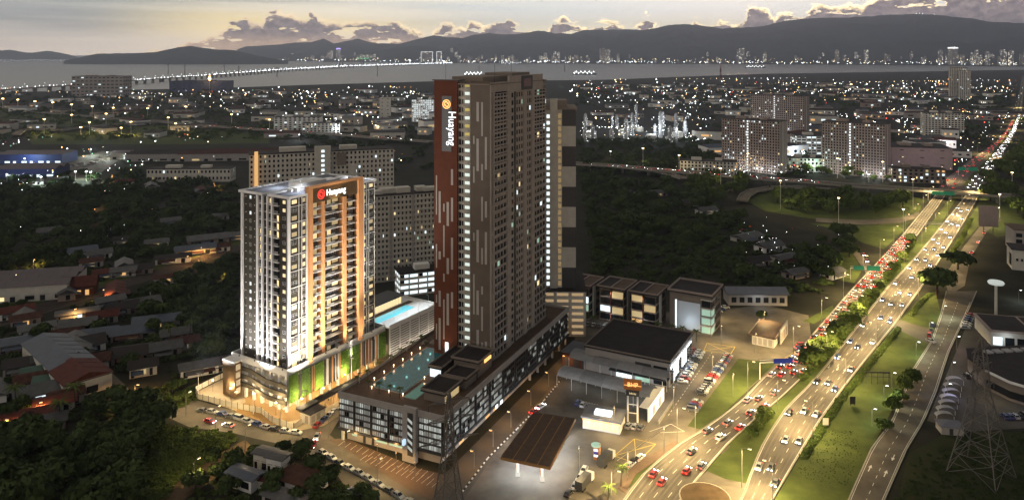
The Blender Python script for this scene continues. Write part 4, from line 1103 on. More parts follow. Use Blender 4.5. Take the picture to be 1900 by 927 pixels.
# markings
mk = MB()
zl = .108
for f in (.25,.5,.75): strip(mk, lane_pts(LCL,LCR,f,975,352,80), .17, zl, 3.0, 4.5)
for f in (.34,.66): strip(mk, lane_pts(RCL,RCR,f,975,352,80), .17, zl, 3.0, 4.5)
for L, Rr, f in ((LCL,LCR,.03),(LCL,LCR,.97),(RCL,RCR,.04),(RCL,RCR,.96)): strip(mk, lane_pts(L,Rr,f,975,352,60), .2, zl)
for f in (.12,.24,.36,.62,.74,.86): strip(mk, lane_pts(FARL,FARR,f,350,150,60), .22, zl, 4.0, 6.0)
strip(mk, lane_pts(SVL,SVR,.5,980,560,30), .16, .093, 2.0, 3.0); strip(mk, lane_pts(SVL,SVR,.06,980,560,30), .14, .093); strip(mk, lane_pts(SVL,SVR,.94,980,560,30), .14, .093)
def arrow(px, py, tip, s=1.0, z=zl):
    p = G(px,py); q = G(*tip); d = (q-p).normalized(); n = Vector((-d.y,d.x,0))
    def P(a,b): v = p+d*a*s+n*b*s; return (v.x,v.y,z)
    mk.quad(P(0,-.15),P(0,.15),P(2.6,.15),P(2.6,-.15)); mk.face([P(2.6,-.55),P(2.6,.55),P(4.6,0)])
for a in ((1292,872,1302,858),(1540,676,1536,684),(1556,680,1552,688),(1570,682,1566,690),(1611,874,1617,862),(1640,884,1646,872),(1660,843,1656,852)): arrow(a[0],a[1],a[2:],1.0)
struct('lane_markings', mk, M_paint)
yk = MB()
def ybox(q, z, n=0, w=.22):
    P = [G(*p) for p in q]
    strip(yk, P+[P[0]], w, z); strip(yk, [P[0],P[2]], w, z); strip(yk, [P[1],P[3]], w, z)
ybox([(1312,636),(1364,643),(1356,656),(1306,650)], .040)
ybox([(1445,672),(1475,652),(1497,680),(1470,690)], .112)
ybox([(1177,813.5),(1217,823),(1181,859),(1140,845)], .040)
struct('yellow_box_markings', yk, M_ypaint)
wk = MB()
for i in range(16):     # parking bays beside the dark podium and along the street
    a = G(628+i*11.0,826+i*4.1); b = G(640+i*11.0,817+i*4.0); strip(wk, [a,b], .12, .058)
for i in range(15):
    a = G(668+i*9.5,853+i*3.6); b = G(682+i*9.5,843+i*3.4); strip(wk, [a,b], .12, .058)
for i in range(16): strip(wk, [G(1214-i*4.6,806-i*-3.2),G(1240-i*4.6,788-i*-3.2)], .12, .036)
strip(wk, [G(1240,770),G(1322,652)], .14, .036, 1.5, 1.5)
strip(wk, [G(1205,800),G(1245,786),G(1270,800),G(1225,802)], .16, .036)
struct('bay_markings', wk, M_paint)

# ---------------------------------------------------------------- elevated roads
def elevated(name, label, pxs, z, w, piers=True, seed=0, ph=.9):
    P = [Vector((*g2(x,y,z),z)) for x,y in pxs]
    o = P[0].copy(); o.z = 0
    t = thing(name, label, 'flyover', (o.x,o.y,0))
    Q = [p-o for p in P]; dk = MB(); pr = [MB(),MB()]
    for a, b in zip(Q, Q[1:]): dk.bar(a-Vector((0,0,.5)), b-Vector((0,0,.5)), w, 1.0)
    dk.build('deck', [M_asph2], t)
    for k, sgn in enumerate((-1,1)):
        for a, b in zip(Q, Q[1:]):
            d = (b-a).normalized(); n = Vector((-d.y,d.x,0))*(w/2+.1)*sgn
            pr[k].bar(a+n+Vector((0,0,.2)), b+n+Vector((0,0,.2)), .3, 1.9+ph-.9)
        pr[k].build('parapet_wall', M_conc, t)
    if piers:
        acc = 0
        for a, b in zip(Q, Q[1:]):
            L = (b-a).length; n = max(1,int(L/26))
            for i in range(n):
                c = a.lerp(b,(i+.5)/n); d = (b-a).normalized(); nn = Vector((-d.y,d.x,0))*(w*.4)
                MB().box(c.x-.9,c.y-.9,0,c.x+.9,c.y+.9,z-2.0).bar(c-nn+Vector((0,0,-1.5)),c+nn+Vector((0,0,-1.5)),1.6,1.0).build('pier', M_conc, t)
    return t
elevated('flyover', 'concrete flyover crossing the highway below the grey grid blocks', [(1060,303),(1133,307),(1226,316),(1312,322),(1411,331),(1500,337),(1579,344),(1706,352),(1821,360),(1880,364)], 7.0, 14)
elevated('flyover', 'lower slip ramp dropping from the flyover into the dark wood', [(1130,306),(1180,313),(1230,320),(1268,331)], 5.0, 8)
elevated('loop_ramp', 'curved loop ramp with low parapets round the lit lawn', [(1377,372),(1383,362),(1397,354),(1434,348),(1500,347),(1560,349)], 3.0, 9, True)
elevated('flyover', 'distant curving ramp among yellow lamps beyond the vehicle depot', [(28,250),(40,242),(62,239),(110,242),(150,236),(210,231),(300,226),(345,231),(420,236),(520,243),(640,251),(730,258),(800,263)], 5.0, 12, False)
elevated('flyover', 'thin far bridge road lined with lamps beside the shore', [(0,197),(30,202),(70,208),(120,212),(200,219),(330,227)], 4.0, 12, False)
def gantry(px0, py0, px1, py1, h, boards, label, name='sign_gantry'):
    a = G(px0,py0); b = G(px1,py1); t = thing(name, label, 'gantry', (a.x,a.y,0)); b = b-a; d = b.normalized()
    if boards and boards[0][0] == 'cant': posts = (Vector(),)
    else: posts = (Vector(), b)
    for p in posts: MB().tube(p, p+Vector((0,0,h)), .22, .18, 8).build('post', M_frame, t)
    MB().bar(Vector((0,0,h)), b+Vector((0,0,h)), .3, .3).bar(Vector((0,0,h+1)), b+Vector((0,0,h+1)), .2, .2).build('beam', M_frame, t)
    for bd in boards:
        f0, f1, hh, m, txt = bd[-5:]
        p = b*f0; q = b*f1; o_ = Vector((d.y,-d.x,0))*.3
        if o_.y > 0: o_ = -o_
        s = MB().bar(p+o_+Vector((0,0,h+.4)), q+o_+Vector((0,0,h+.4)), .15, hh).build('sign_board', m, t)
        c = (p+q)/2+o_*1.4+Vector((0,0,h+.2)); ang = math.atan2(d.y,d.x)
        if txt: text_obj('lettering', txt, hh*.42, M_frame, s, c, (R(90),0,ang), .02, 'CENTER')
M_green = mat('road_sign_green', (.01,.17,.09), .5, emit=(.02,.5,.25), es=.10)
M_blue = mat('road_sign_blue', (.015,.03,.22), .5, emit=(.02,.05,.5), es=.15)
gantry(1410,703,1470,700,6.6,[('cant',.42,1.0,1.9,M_blue,'')],'white sign arm with long blue board above the tail light queue')
gantry(1578,518,1638,520,6.5,[(.1,.42,2.4,M_green,''),(.5,.92,2.8,M_green,'')],'twin green direction boards over the traffic queue')
gantry(1718,430,1774,432,6.0,[],'plain white beam gantry over the inbound lanes')
gantry(1722,372,1785,374,6.5,[(.1,.8,3.2,M_green,'')],'long green direction board just before the flyover')
gantry(1778,325,1815,326,6.5,[(.0,.35,3.6,M_green,''),(.5,.95,3.6,M_green,'')],'pair of green direction boards beyond the flyover')

# ---------------------------------------------------------------- shop houses, showroom, market sheds, petrol station
RZ30 = math.pi/2-R(30)
def shop_house(p, L, W, H, label, seed, accents):
    t = thing('shop_house', label, 'shop house', (*p,0), RZ30, 'four modern shop houses in a row'); rg = random.Random(seed)
    MB().box(.6,.6,0,L-.6,W-.6,H-1.2).build('wall', M_taupe, t)
    MB().box(-.6,-.6,H-1.0,L+.6,W+.6,H-.5).build('roof', M_roofdark, t)
    MB().box(-.6,-.6,H-.5,L+.6,-.2,H+.2).box(-.6,W+.2,H-.5,L+.6,W+.6,H+.2).box(-.6,-.2,H-.5,-.2,W+.2,H+.19).box(L+.2,-.2,H-.5,L+.6,W+.2,H+.19).box(-.2,W*.48,H-.5,L+.2,W*.52,H+.1).build('roof_edge', M_pink, t)
    for u0 in (.2,L*.5+.1): MB().box(u0,.2,H-.49,u0+L*.5-.5,W*.47,H-.3).build('roof_panel', M_tile, t)
    lf = Face(.6,0,0,1,-1,0); fr = Face(0,.6,1,0,0,-1)
    for i in range(4):
        z = .8+i*(H-2)/4; h = (H-2)/4-1.0
        mb = MB(); lf.box(mb,W*.52,W*.92,z,z+h,0,.08); mb.build('window', accents[i%len(accents)] if rg.random() < .6 else M_glass, t)
        mb = MB(); lf.box(mb,W*.06,W*.44,z,z+h,.0,1.1); mb.build('glazed_bay', accents[(i+1)%len(accents)] if rg.random() < .5 else M_glass, t)
        mb = MB(); lf.box(mb,W*.03,W*.47,z-.5,z-.1,0,1.4); lf.box(mb,W*.5,W*.95,z-.4,z-.1,0,.5); mb.build('ledge', M_pink, t)
        mb = MB(); fr.box(mb,1,L*.3,z,z+h,0,.08); mb.build('window', M_glass, t)
        mb = MB(); fr.box(mb,L*.55,L*.85,z+.3,z+h-.3,0,.08); mb.build('window', M_glass, t)
    mb = MB(); lf.box(mb,W*.46,W*.5,0,H-1.2,0,1.5); mb.build('dividing_fin', M_rust, t)
    mb = MB(); fr.box(mb,L*.32,L*.52,0,H-1.4,0,.4); mb.build('side_panel', M_cream, t)
    spot('front_lamp', (-1.8,W*.5,H-2), 700, WHITE, 140, .6, t, (-1,W*.5,0)); point('street_front_lamp', (-2.5,W*.5,3.5), 300, COOL, t)
shop_house((37.8,363), 16, 13.6, 17, 'leftmost of the four modern shop houses, white lit sign at its foot', 1, [M_litg,M_litc])
shop_house((53.9,357.7), 16, 13.6, 17, 'second shop house of the row, with tall bright glazed corner bay', 2, [M_litw2,M_litc])
shop_house((68.0,349.6), 16, 13.6, 17, 'third shop house of the row, blue lit entrance under a cream bay', 3, [M_lito,M_litw2])
def bank():
    t = thing('bank_building', 'largest shop house at the row end, with big pale blank poster wall', 'shop house', (91.8,341.5,0), RZ30)
    L, W, H = 18.8, 20.6, 19
    MB().box(.5,.5,0,L-.5,W-.5,H-1).build('wall', M_taupe, t)
    MB().box(-.4,-.4,H-1,L+.4,W+.4,H-.4).build('roof', M_roofdark, t)
    MB().box(-.4,-.4,H-.4,L+.4,.1,H+.5).box(-.4,W-.1,H-.4,L+.4,W+.4,H+.5).box(-.4,.1,H-.4,.1,W-.1,H+.49).box(L-.1,.1,H-.4,L+.4,W-.1,H+.49).build('parapet', M_pink, t)
    lf = Face(.5,0,0,1,-1,0); fr = Face(0,.5,1,0,0,-1)
    mb = MB(); lf.box(mb,5.5,16,1.5,14.2,0,.25); mb.build('poster_wall', mat('pale_poster',(.36,.38,.40),.6,emit=(.8,.9,1.0),es=.10), t)
    mb = MB(); lf.box(mb,16.6,17.4,1.5,14.5,0,.3); mb.build('sign_strip', M_litc, t)
    for i in range(4):
        mb = MB(); lf.box(mb,.8,4.8,1.2+i*4,4.0+i*4,0,.3); fr.box(mb,.5,5,1.2+i*4,4.0+i*4,0,.3); mb.build('corner_window', M_litg if i in (0,1,2) else M_glass, t)
        mb = MB(); lf.box(mb,.3,5.2,4.2+i*4,4.7+i*4,0,.7); fr.box(mb,0,6,4.2+i*4,4.7+i*4,0,.7); mb.build('ledge', M_cream, t)
        mb = MB(); fr.box(mb,8,16,1.2+i*4,3.4+i*4,0,.1); mb.build('window', M_glass, t)
    point('bank_lamp', (-4,10,5), 900, COOL, t); point('bank_lamp', (4,-4,4), 500, WHITE, t)
bank()
def long_rear():
    t = thing('workshop_row', 'long low grey workshop row behind the poster wall building', 'workshop', (*g2(1352,566),0), RZ30-R(62))
    MB().box(0,0,0,30,11,6).build('wall', M_grey, t)
    MB().face([(-1,-1,6),(31,-1,6),(31,5.5,8.2),(-1,5.5,8.2)]).face([(-1,5.5,8.2),(31,5.5,8.2),(31,12,6),(-1,12,6)]).face([(-1,-1,5.8),(-1,12,5.8),(31,12,5.8),(31,-1,5.8)]).build('roof', M_roofgrey, t)
    for i in range(7): MB().box(1.5+i*4.1,-.06,1.5,4+i*4.1,0,4.2).build('window', M_glass, t)
    point('yard_lamp', (15,-5,5), 600, COOL, t)
long_rear()
def showroom():
    RZ = math.pi/2-R(28); t = thing('car_showroom', 'large dark flat roofed car showroom with parked cars along its side', 'showroom', (61.5,290,0), RZ)
    L, W, H = 33.7, 35.4, 10
    MB().box(0,0,0,L,W,H-.6).build('wall', M_grey, t)
    MB().box(-.5,-.5,H-.6,L+.5,W+.5,H).build('roof', M_roofdark, t)
    MB().box(-.5,-.5,H,L+.5,-.1,H+.5).box(-.5,W+.1,H,L+.5,W+.5,H+.5).box(-.5,-.1,H,-.1,W+.1,H+.49).box(L+.1,-.1,H,L+.5,W+.1,H+.49).build('parapet', M_taupe, t)
    lf = Face(0,0,0,1,-1,0); fr = Face(0,0,1,0,0,-1)
    for a0,a1,z0,z1,m in ((1,6.5,.4,7.5,M_glass),(7.5,14,4.2,7.6,M_char),(15.5,18.5,4.5,6.5,M_tile),(20,22.5,4.6,6.4,M_glass),(24.5,29.5,4.8,6.6,M_glass),(8,14,.2,3,M_litg),(15.5,22,.2,3,M_litc)):
        mb = MB(); lf.box(mb,a0,a1,z0,z1,0,.12); mb.build('window', m, t)
    mb = MB(); lf.box(mb,0,24,3.3,3.7,.02,3.4); mb.build('canopy', M_char, t)
    for i in range(8):
        mb = MB(); fr.box(mb,1+i*4.1,4.4+i*4.1,.4,6.5,0,.1); mb.build('glazed_bay', M_litc if i in (1,2,4,5) else M_glass, t)
    for i in range(12): mb = MB(); fr.box(mb,1.4+i*2.7,1.9+i*2.7,6.9,7.3,.0,.25); mb.build('wall_lamp', M_lampw, t)
    for u in (3,11,19,27): point('wall_lamp_light', (u,-2.2,6.6), 700, COOL, t)
    for v in (5,12,19): point('canopy_light', (-2,v,2.9), 350, COOL, t)
    for v in (2,9,16,23): MB().tube((-3.2,v,0),(-3.2,v,3.3),.12).build('canopy_post', M_frame, t)
    p = G(1110,690); t = thing('lean_to_shed', 'dark flat shed roof beside the showroom wall above an orange lit lane', 'shed', (p.x,p.y,0), RZ)
    MB().box(0,0,0,12,16,5.4).build('wall', M_rust, t); MB().box(-.5,-.5,5.4,12.5,16.5,5.8).build('roof', M_roofgrey, t)
    for i in range(4): MB().box(-.06,1+i*3.8,.2,0,3.8+i*3.8,3.4).build('shutter', M_char, t)
showroom()
def barrel(p, rz, L, W, z, rise, label, seed):
    t = thing('barrel_canopy', label, 'canopy', (*p,0), rz, 'barrel roofed market canopies')
    n = 10; nb = 4
    for k in range(nb):
        x0 = -L*k/nb; x1 = -L*(k+1)/nb+.12; mb = MB()
        for i in range(n):
            t0 = math.pi*i/n; t1 = math.pi*(i+1)/n
            a = (W/2-W/2*math.cos(t0), z+rise*math.sin(t0)); b = (W/2-W/2*math.cos(t1), z+rise*math.sin(t1))
            mb.quad((x0,a[0],a[1]),(x1,a[0],a[1]),(x1,b[0],b[1]),(x0,b[0],b[1])); mb.quad((x0,a[0],a[1]-.15),(x0,b[0],b[1]-.15),(x1,b[0],b[1]-.15),(x1,a[0],a[1]-.15))
        mb.build('roof_sheet', M_canvas[k%2], t, smooth=True)
    for i in range(7):
        for y in (0.1,W-.1): MB().tube((-L*i/6,y,0),(-L*i/6,y,z),.1).build('post', M_frame, t)
    for i in range(3): 
        point('canopy_lamp', (-L*(i+.5)/3,W/2,z-.4), 500, COOL, t)
M_canvas = [mat('grey_canvas', (.26,.26,.27), .7, var=.12, scale=.5), mat('pale_grey_canvas', (.32,.32,.33), .7, var=.12, scale=.5)]
RZM = -R(31)
barrel(g2(1237,727), RZM, 42, 8.5, 4.6, 2.0, 'grey barrel roofed canopy nearer the showroom', 1)
barrel(g2(1205,762), RZM, 38, 8.5, 4.6, 2.0, 'grey barrel roofed canopy nearer the orange fuel sign', 2)
def cool_wall():
    p = G(1204,783); t = thing('market_wall', 'white floodlit wall and ramp at the end of the barrel canopies', 'wall', (p.x,p.y,0), math.pi/2-R(28))
    MB().box(0,0,0,19,.5,5.2).build('wall', M_white, t); MB().box(0,.5,4.6,19,3.5,4.9).build('eave', M_white, t); MB().box(0,-3.6,0,19,-3.2,1.2).build('low_wall', M_conc, t)
    for i in range(5): MB().box(1+i*3.6,-.08,.6,3.6+i*3.6,0,3.4).build('poster', M_canvas[1] if i%2 else M_litc, t)
    for u in (3,9,16): point('wall_lamp', (u,-1.6,4.4), 260, COOL, t)
cool_wall()
def store():
    p = G(1150,806); t = thing('convenience_store', 'small flat roofed station shop with bright shelves behind its glass', 'shop', (p.x,p.y,0), R(-20)+math.pi)
    MB().box(0,-9,0,13,0,3.8).build('wall', M_white, t); MB().box(-.6,-9.6,3.8,13.6,.6,4.4).build('roof', M_roofgrey, t); MB().box(3.5,-5,4.4,9.5,-2,5.4).build('roof_unit', M_litc, t)
    for i in range(6): MB().box(.6+i*2.1,0,.5,2.4+i*2.1,.08,3.0).build('shop_window', M_litw, t)
    MB().box(0,.02,3.1,13,.2,3.75).build('fascia', M_signo, t)
    for x in (2,6.5,11): point('shop_lamp', (x,1.6,3.4), 160, WHITE, t)
store()
def station():
    c = [g2(928.5,847,6.4),g2(1020.8,865.7,6.4),g2(1068,776,6.4),g2(989,764,6.4)]
    o = Vector((*c[1],0)); t = thing('station_canopy', 'dark ribbed petrol station canopy glowing white underneath', 'canopy', (o.x,o.y,0))
    q = [(a[0]-o.x,a[1]-o.y) for a in c]
    MB().prism(q,5.5,6.4).build('fascia', mat('bronze_fascia',(.20,.10,.03),.5,emit=(1,.5,.15),es=.05), t)
    def lerp(a,b,f): return (a[0]+(b[0]-a[0])*f, a[1]+(b[1]-a[1])*f)
    for i in range(4):
        f0, f1 = i/4+.012, (i+1)/4-.012
        MB().prism([lerp(q[0],q[1],f0),lerp(q[0],q[1],f1),lerp(q[3],q[2],f1),lerp(q[3],q[2],f0)],6.40,6.55).build('roof_panel', M_tile, t)
    for f in (.25,.75):
        for g in (.15,.5,.85):
            a = lerp(lerp(q[0],q[1],f),lerp(q[3],q[2],f),g); MB().box(a[0]-.3,a[1]-.3,0,a[0]+.3,a[1]+.3,5.5).build('column', M_frame, t)
            MB().box(a[0]-.5,a[1]+1.0,.15,a[0]+.5,a[1]+2.2,1.9).box(a[0]-.52,a[1]+1.1,1.3,a[0]+.52,a[1]+2.1,1.7).build('fuel_pump', M_orange, t)
            MB().box(a[0]-.7,a[1]-2.6,0.03,a[0]+.7,a[1]+2.6,.16).build('pump_island', M_conc, t)
    for f in (.12,.37,.63,.88):
        for g in (.1,.35,.6,.88):
            a = lerp(lerp(q[0],q[1],f),lerp(q[3],q[2],f),g); MB().box(a[0]-.5,a[1]-.5,5.40,a[0]+.5,a[1]+.5,5.49).build('soffit_lamp', M_lampw, t)
            point('soffit_light', (a[0],a[1],5.1), 1700, (.84,.93,1.0), t)
station()
def sign_pylon():
    p = G(1174,782); t = thing('fuel_sign', 'tall orange fuel brand sign on two cream legs', 'sign', (p.x,p.y,0), R(-14))
    for x in (-1.7,1.7): MB().box(x-.3,-.3,0,x+.3,.3,11).build('leg', M_white, t)
    MB().box(-3.1,-.4,11.4,3.1,.4,15.0).build('sign_box', M_signb, t); MB().box(-2.3,-.38,9.2,2.3,.38,11.2).build('lower_sign_box', M_char, t)
    s = MB().box(-3.1,-.46,12.9,3.1,-.41,13.05).build('sign_line', M_signo, t)
    text_obj('lettering','BHP',2.1,M_signo,t,(0,-.5,12.6),(R(90),0,0),.05,'CENTER'); text_obj('lettering','Infinity',.9,M_litw,t,(0,-.45,9.9),(R(90),0,0),.04,'CENTER')
    for z in (3,6): MB().box(-1.4,-.1,z,1.4,.1,z+.3).build('crossbar', M_white, t)
    p = G(1106,852); t = thing('price_totem', 'small station totem with pale oval top and orange post', 'sign', (p.x,p.y,0), R(-20))
    MB().box(-.9,-.25,0,.9,.25,4.2).build('totem_body', M_signb, t); MB().lathe(0,0,[(.2,4.2),(1.5,4.5),(1.6,4.9),(.4,5.1)],16).build('oval_top', M_litg, t)
    for i in range(3): MB().box(-.7,-.3,1.0+i*.9,.7,-.26,1.7+i*.9).build('price_panel', M_litc if i != 1 else M_blue, t)
    MB().box(1.1,-.2,0,1.5,.2,5.2).build('side_post', M_orange, t)
M_signb = mat('burnt_orange_panel', (.32,.10,.02), .5, emit=(1.0,.35,.06), es=.06)
sign_pylon()
def pavilion():
    p = G(1436,646); t = thing('roadside_pavilion', 'flat brown roofed roadside pavilion with tall end wall by the highway', 'pavilion', (p.x,p.y,0), math.pi/2-R(32))
    MB().box(0,0,0,20,9.5,4.4).build('wall', M_cream, t); MB().box(-1.4,-1,4.4,20.4,10.8,4.9).build('roof', M_tile, t)
    MB().box(6,-1.6,0,21,-1.1,6.4).build('screen_wall', M_cream, t); MB().box(-1.4,-1,4.9,20.4,-.6,5.2).box(-1.4,10.4,4.9,20.4,10.8,5.2).build('roof_kerb', M_pink, t)
    for i in range(4): MB().box(-.06,.8+i*2.2,.5,0,2.4+i*2.2,3.4).build('shutter', M_grey, t)
    for i in range(3): MB().box(7+i*4.5,-1.68,1,9.5+i*4.5,-1.6,4.6).build('wall_panel', M_pink, t)
pavilion()

# ---------------------------------------------------------------- right edge: mall, offices, billboards
def right_side():
    p = G(1838,640); t = thing('flat_roof_store', 'white fronted store with dark twin bay roof at the right edge', 'store', (p.x,p.y,0), R(-16))
    MB().box(0,0,0,34,22,6.2).build('wall', M_cream, t); MB().box(-.6,-.6,6.2,34.6,22.6,6.9).build('roof_edge', M_pink, t)
    for i in range(2): MB().box(.6+i*17,.6,6.9,16.4+i*17,21.4,7.05).build('roof_bay', M_roofdark, t)
    for i in range(7): MB().box(1+i*4.7,-.08,.4,4.6+i*4.7,0,4.0).build('shop_window', M_litc if i in (0,4) else M_glass, t)
    point('store_lamp', (6,-3,4), 400, COOL, t)
    p = G(1958,748); t = thing('curved_mall', 'big dark mall with curved lit facade and white roof edge', 'mall', (p.x,p.y,0), R(8))
    poly_ = [(-16,14),(-15,4),(-10,-4),(-2,-8),(10,-9),(44,-6),(44,34),(-8,34),(-14,26)]
    MB().prism(poly_,0,6.8).build('wall', M_taupe, t)
    MB().prism([(x*1.02,y*1.02) for x,y in poly_],6.8,7.4).build('roof', M_roofdark, t)
    for a, b in zip(poly_[:5], poly_[1:6]): MB().bar(Vector((a[0]*1.03,a[1]*1.03,7.1)),Vector((b[0]*1.03,b[1]*1.03,7.1)),.5,.8).build('roof_edge', M_white, t)
    for a, b in zip(poly_[:4], poly_[1:5]): MB().bar(Vector((a[0]*1.015,a[1]*1.015,2.5)),Vector((b[0]*1.015,b[1]*1.015,2.5)),.2,2.6).build('shop_front', M_glass, t)
    for i in range(4): MB().box(4+i*9,4,7.4,9+i*9,9,9).build('roof_unit', M_grey, t)
    for i in range(10): MB().box(-4+i*4.4,28,7.41,-1+i*4.4,31,8).build('roof_light', M_canvas[1], t)
    spot('mall_lamp', (p.x-22,p.y+2,7), 900, (1.0,.85,.55), 150, .6); spot('mall_lamp', (p.x-16,p.y-10,7), 700, (.8,.85,1.0), 150, .6)
    p = G(1878,500); t = thing('side_office', 'pale blank walled office with dark windows near the round totem', 'office', (p.x,p.y,0), R(-24))
    MB().box(0,0,0,22,16,12).build('wall', M_cream, t); MB().box(-.4,-.4,12,22.4,16.4,12.6).build('roof', M_roofdark, t)
    for i in range(4): MB().box(2+i*2.4,-.08,5.5,3.2+i*2.4,0,7).build('window', M_glass, t)
    MB().box(-.08,2,2,0,8,9).build('side_window', M_glass, t)
    p = G(1882,466); t = thing('teal_office', 'three storey office with teal lit window at the right edge', 'office', (p.x,p.y,0), R(-18))
    MB().box(0,0,0,20,18,14).build('wall', M_grey, t); MB().box(-.5,-.5,14,20.5,18.5,14.6).build('roof', M_tile, t)
    for i in range(3):
        for j in range(2): MB().box(1+j*5,-.08,1.5+i*4,4.5+j*5,0,4+i*4).build('window', M_glass, t)
    MB().box(11,-.1,2,18,0,8).build('teal_window', mat('teal_glow',(.05,.3,.35),.4,emit=(.2,.8,.9),es=.35), t)
    p = G(1848,598); t = thing('round_totem', 'white oval topped totem pole beside the dark bay roof store', 'sign', (p.x,p.y,0))
    MB().tube((0,0,0),(0,0,18),.7,.6,10).build('pole', M_cream, t)
    MB().lathe(0,0,[(.6,18),(3.2,18.6),(3.6,19.4),(3.2,20.0),(.5,20.2)],20).build('oval_head', mat('pale_lit_disc',(.6,.65,.65),.5,emit=(.9,1,.95),es=.35), t)
    p = G(1834,436); t = thing('billboard', 'blank grey billboard panel seen from its back beside the slip road', 'billboard', (p.x,p.y,0), R(-12))
    for x in (-3,3): MB().tube((x,0,0),(x,0,10),.3,.25,8).build('post', M_char, t)
    MB().box(-6.4,-.3,6,6.4,.3,21).build('panel', M_pink, t); MB().box(-6.4,.3,9,6.4,.6,9.4).box(-6.4,.3,16,6.4,.6,16.4).build('back_rail', M_char, t)
    p = G(1628,712); t = thing('roadside_billboard', 'empty dark billboard frame on the grass verge', 'billboard', (p.x,p.y,0), R(-4))
    for i in range(5): MB().tube((-4.4+i*2.2,0,0),(-4.4+i*2.2,0,5),.12).build('post', M_char, t)
    MB().box(-4.8,-.15,4.4,4.8,.15,4.9).box(-4.8,-.14,2.9,4.8,.14,3.1).build('frame_rail', M_char, t)
    p = G(1582,752); t = thing('black_board', 'small black board standing on the verge lawn', 'sign', (p.x,p.y,0))
    MB().box(-1,-.08,.6,1,.08,3.4).build('board', M_kerbb, t); MB().box(-.8,-.06,0,-.6,.06,.6).build('post', M_char, t); MB().box(.6,-.06,0,.8,.06,.6).build('post', M_char, t)
    p = G(1532,792); t = thing('pink_notice', 'small pale pink notice board beside the verge hedge', 'sign', (p.x,p.y,0))
    MB().box(-1,-.06,.8,1,.06,3.2).build('board', M_cream, t); MB().box(-.1,.07,0,.1,.2,3).build('post', M_char, t)
    p = G(1762,800); t = thing('grey_kiosk', 'grey hipped kiosk beside the dark field', 'kiosk', (p.x,p.y,0), R(-10))
    MB().box(-3.5,-2.6,0,3.5,2.6,2.8).build('wall', M_grey, t); mb = MB()
    for q in (((-4,-3),(4,-3)),((4,-3),(4,3)),((4,3),(-4,3)),((-4,3),(-4,-3))): mb.face([(*q[0],2.8),(*q[1],2.8),(0,0,4.2)])
    mb.face([(-4,-3,2.75),(-4,3,2.75),(4,3,2.75),(4,-3,2.75)]).build('roof', M_roofgrey, t); MB().box(-1,-2.66,.1,.2,-2.6,2.2).build('door', M_char, t)
    # white tents over the mall parking
    for k in range(7):
        q = G(1752+k*3.2-(k%2), 778-k*11); t = thing('parking_tent', 'white arched parking tent in the mall yard row, %s from the kiosk' % nth(k), 'tent', (q.x,q.y,0), R(-6), 'arched parking tents'); mb = MB()
        for i in range(6):
            a = math.pi*i/6; b = math.pi*(i+1)/6
            mb.quad((-3*math.cos(a),-1.1,1.6+1.2*math.sin(a)),(-3*math.cos(b),-1.1,1.6+1.2*math.sin(b)),(-3*math.cos(b),1.1,1.6+1.2*math.sin(b)),(-3*math.cos(a),1.1,1.6+1.2*math.sin(a)))
        mb.build('tent_roof', M_canvas[1], t)
        for x in (-2.9,2.9): MB().box(x-.06,-1,0,x+.06,-.9,1.6).build('post', M_frame, t)
right_side()

# ---------------------------------------------------------------- lattice pylons
def lattice(p, h, b, label, rz=0.0, arms=((.62,9),(.78,7.5),(.92,6))):
    t = thing('lattice_pylon', label, 'pylon', (*p,0), rz); M_st = mat('galvanised_lattice',(.16,.145,.13),.55,metal=.5,var=.15)
    prof = [(0,b),(.16*h,b*.80),(.34*h,b*.58),(.5*h,b*.40),(.60*h,b*.28),(.72*h,b*.24),(.86*h,b*.2),(h,.4)]
    rings = [[Vector((sx*w/2,sy*w/2,z)) for sx,sy in ((-1,-1),(1,-1),(1,1),(-1,1))] for z,w in prof]
    for k in range(4):
        mb = MB()
        for A, B in zip(rings, rings[1:]): mb.bar(A[k],B[k],.26,.26)
        mb.build('leg', M_st, t)
    br = MB()
    for A, B in zip(rings, rings[1:]):
        for k in range(4):
            j = (k+1)%4; m = (A[k]+A[j])/2; br.bar(A[k],B[j],.13,.13); br.bar(A[j],B[k],.13,.13); br.bar(B[k],B[j],.13,.13)
            c1 = A[k].lerp(B[k],.5); c2 = A[j].lerp(B[j],.5); br.bar(c1,(A[k]+A[j]+B[k]+B[j])/4,.1,.1); br.bar(c2,(A[k]+A[j]+B[k]+B[j])/4,.1,.1)
    tag(br.build('bracing', M_st, t), kind='stuff')
    for f, w in arms:
        z = f*h; mb = MB()
        for sx in (-1,1):
            for sy in (-.5,.5): mb.bar((0,sy,z),(sx*w,0,z+.3),.14,.14); mb.bar((0,sy,z+1.4),(sx*w,0,z+.3),.12,.12)
        mb.build('crossarm', M_st, t)
        for sx in (-1,1): MB().lathe(sx*w,0,[(.06,z-1.6),(.18,z-1.4),(.08,z-1.1),(.18,z-.8),(.08,z-.5),(.18,z-.2),(.05,z+.2)],6).build('insulator', M_char, t)
lattice((145,230), 42, 14.0, 'tall lattice pylon standing in the dark field beside the mall', R(35))
lattice((-17.5,207), 36, 8.0, 'lattice pylon standing before the corner of the dark podium', R(25))

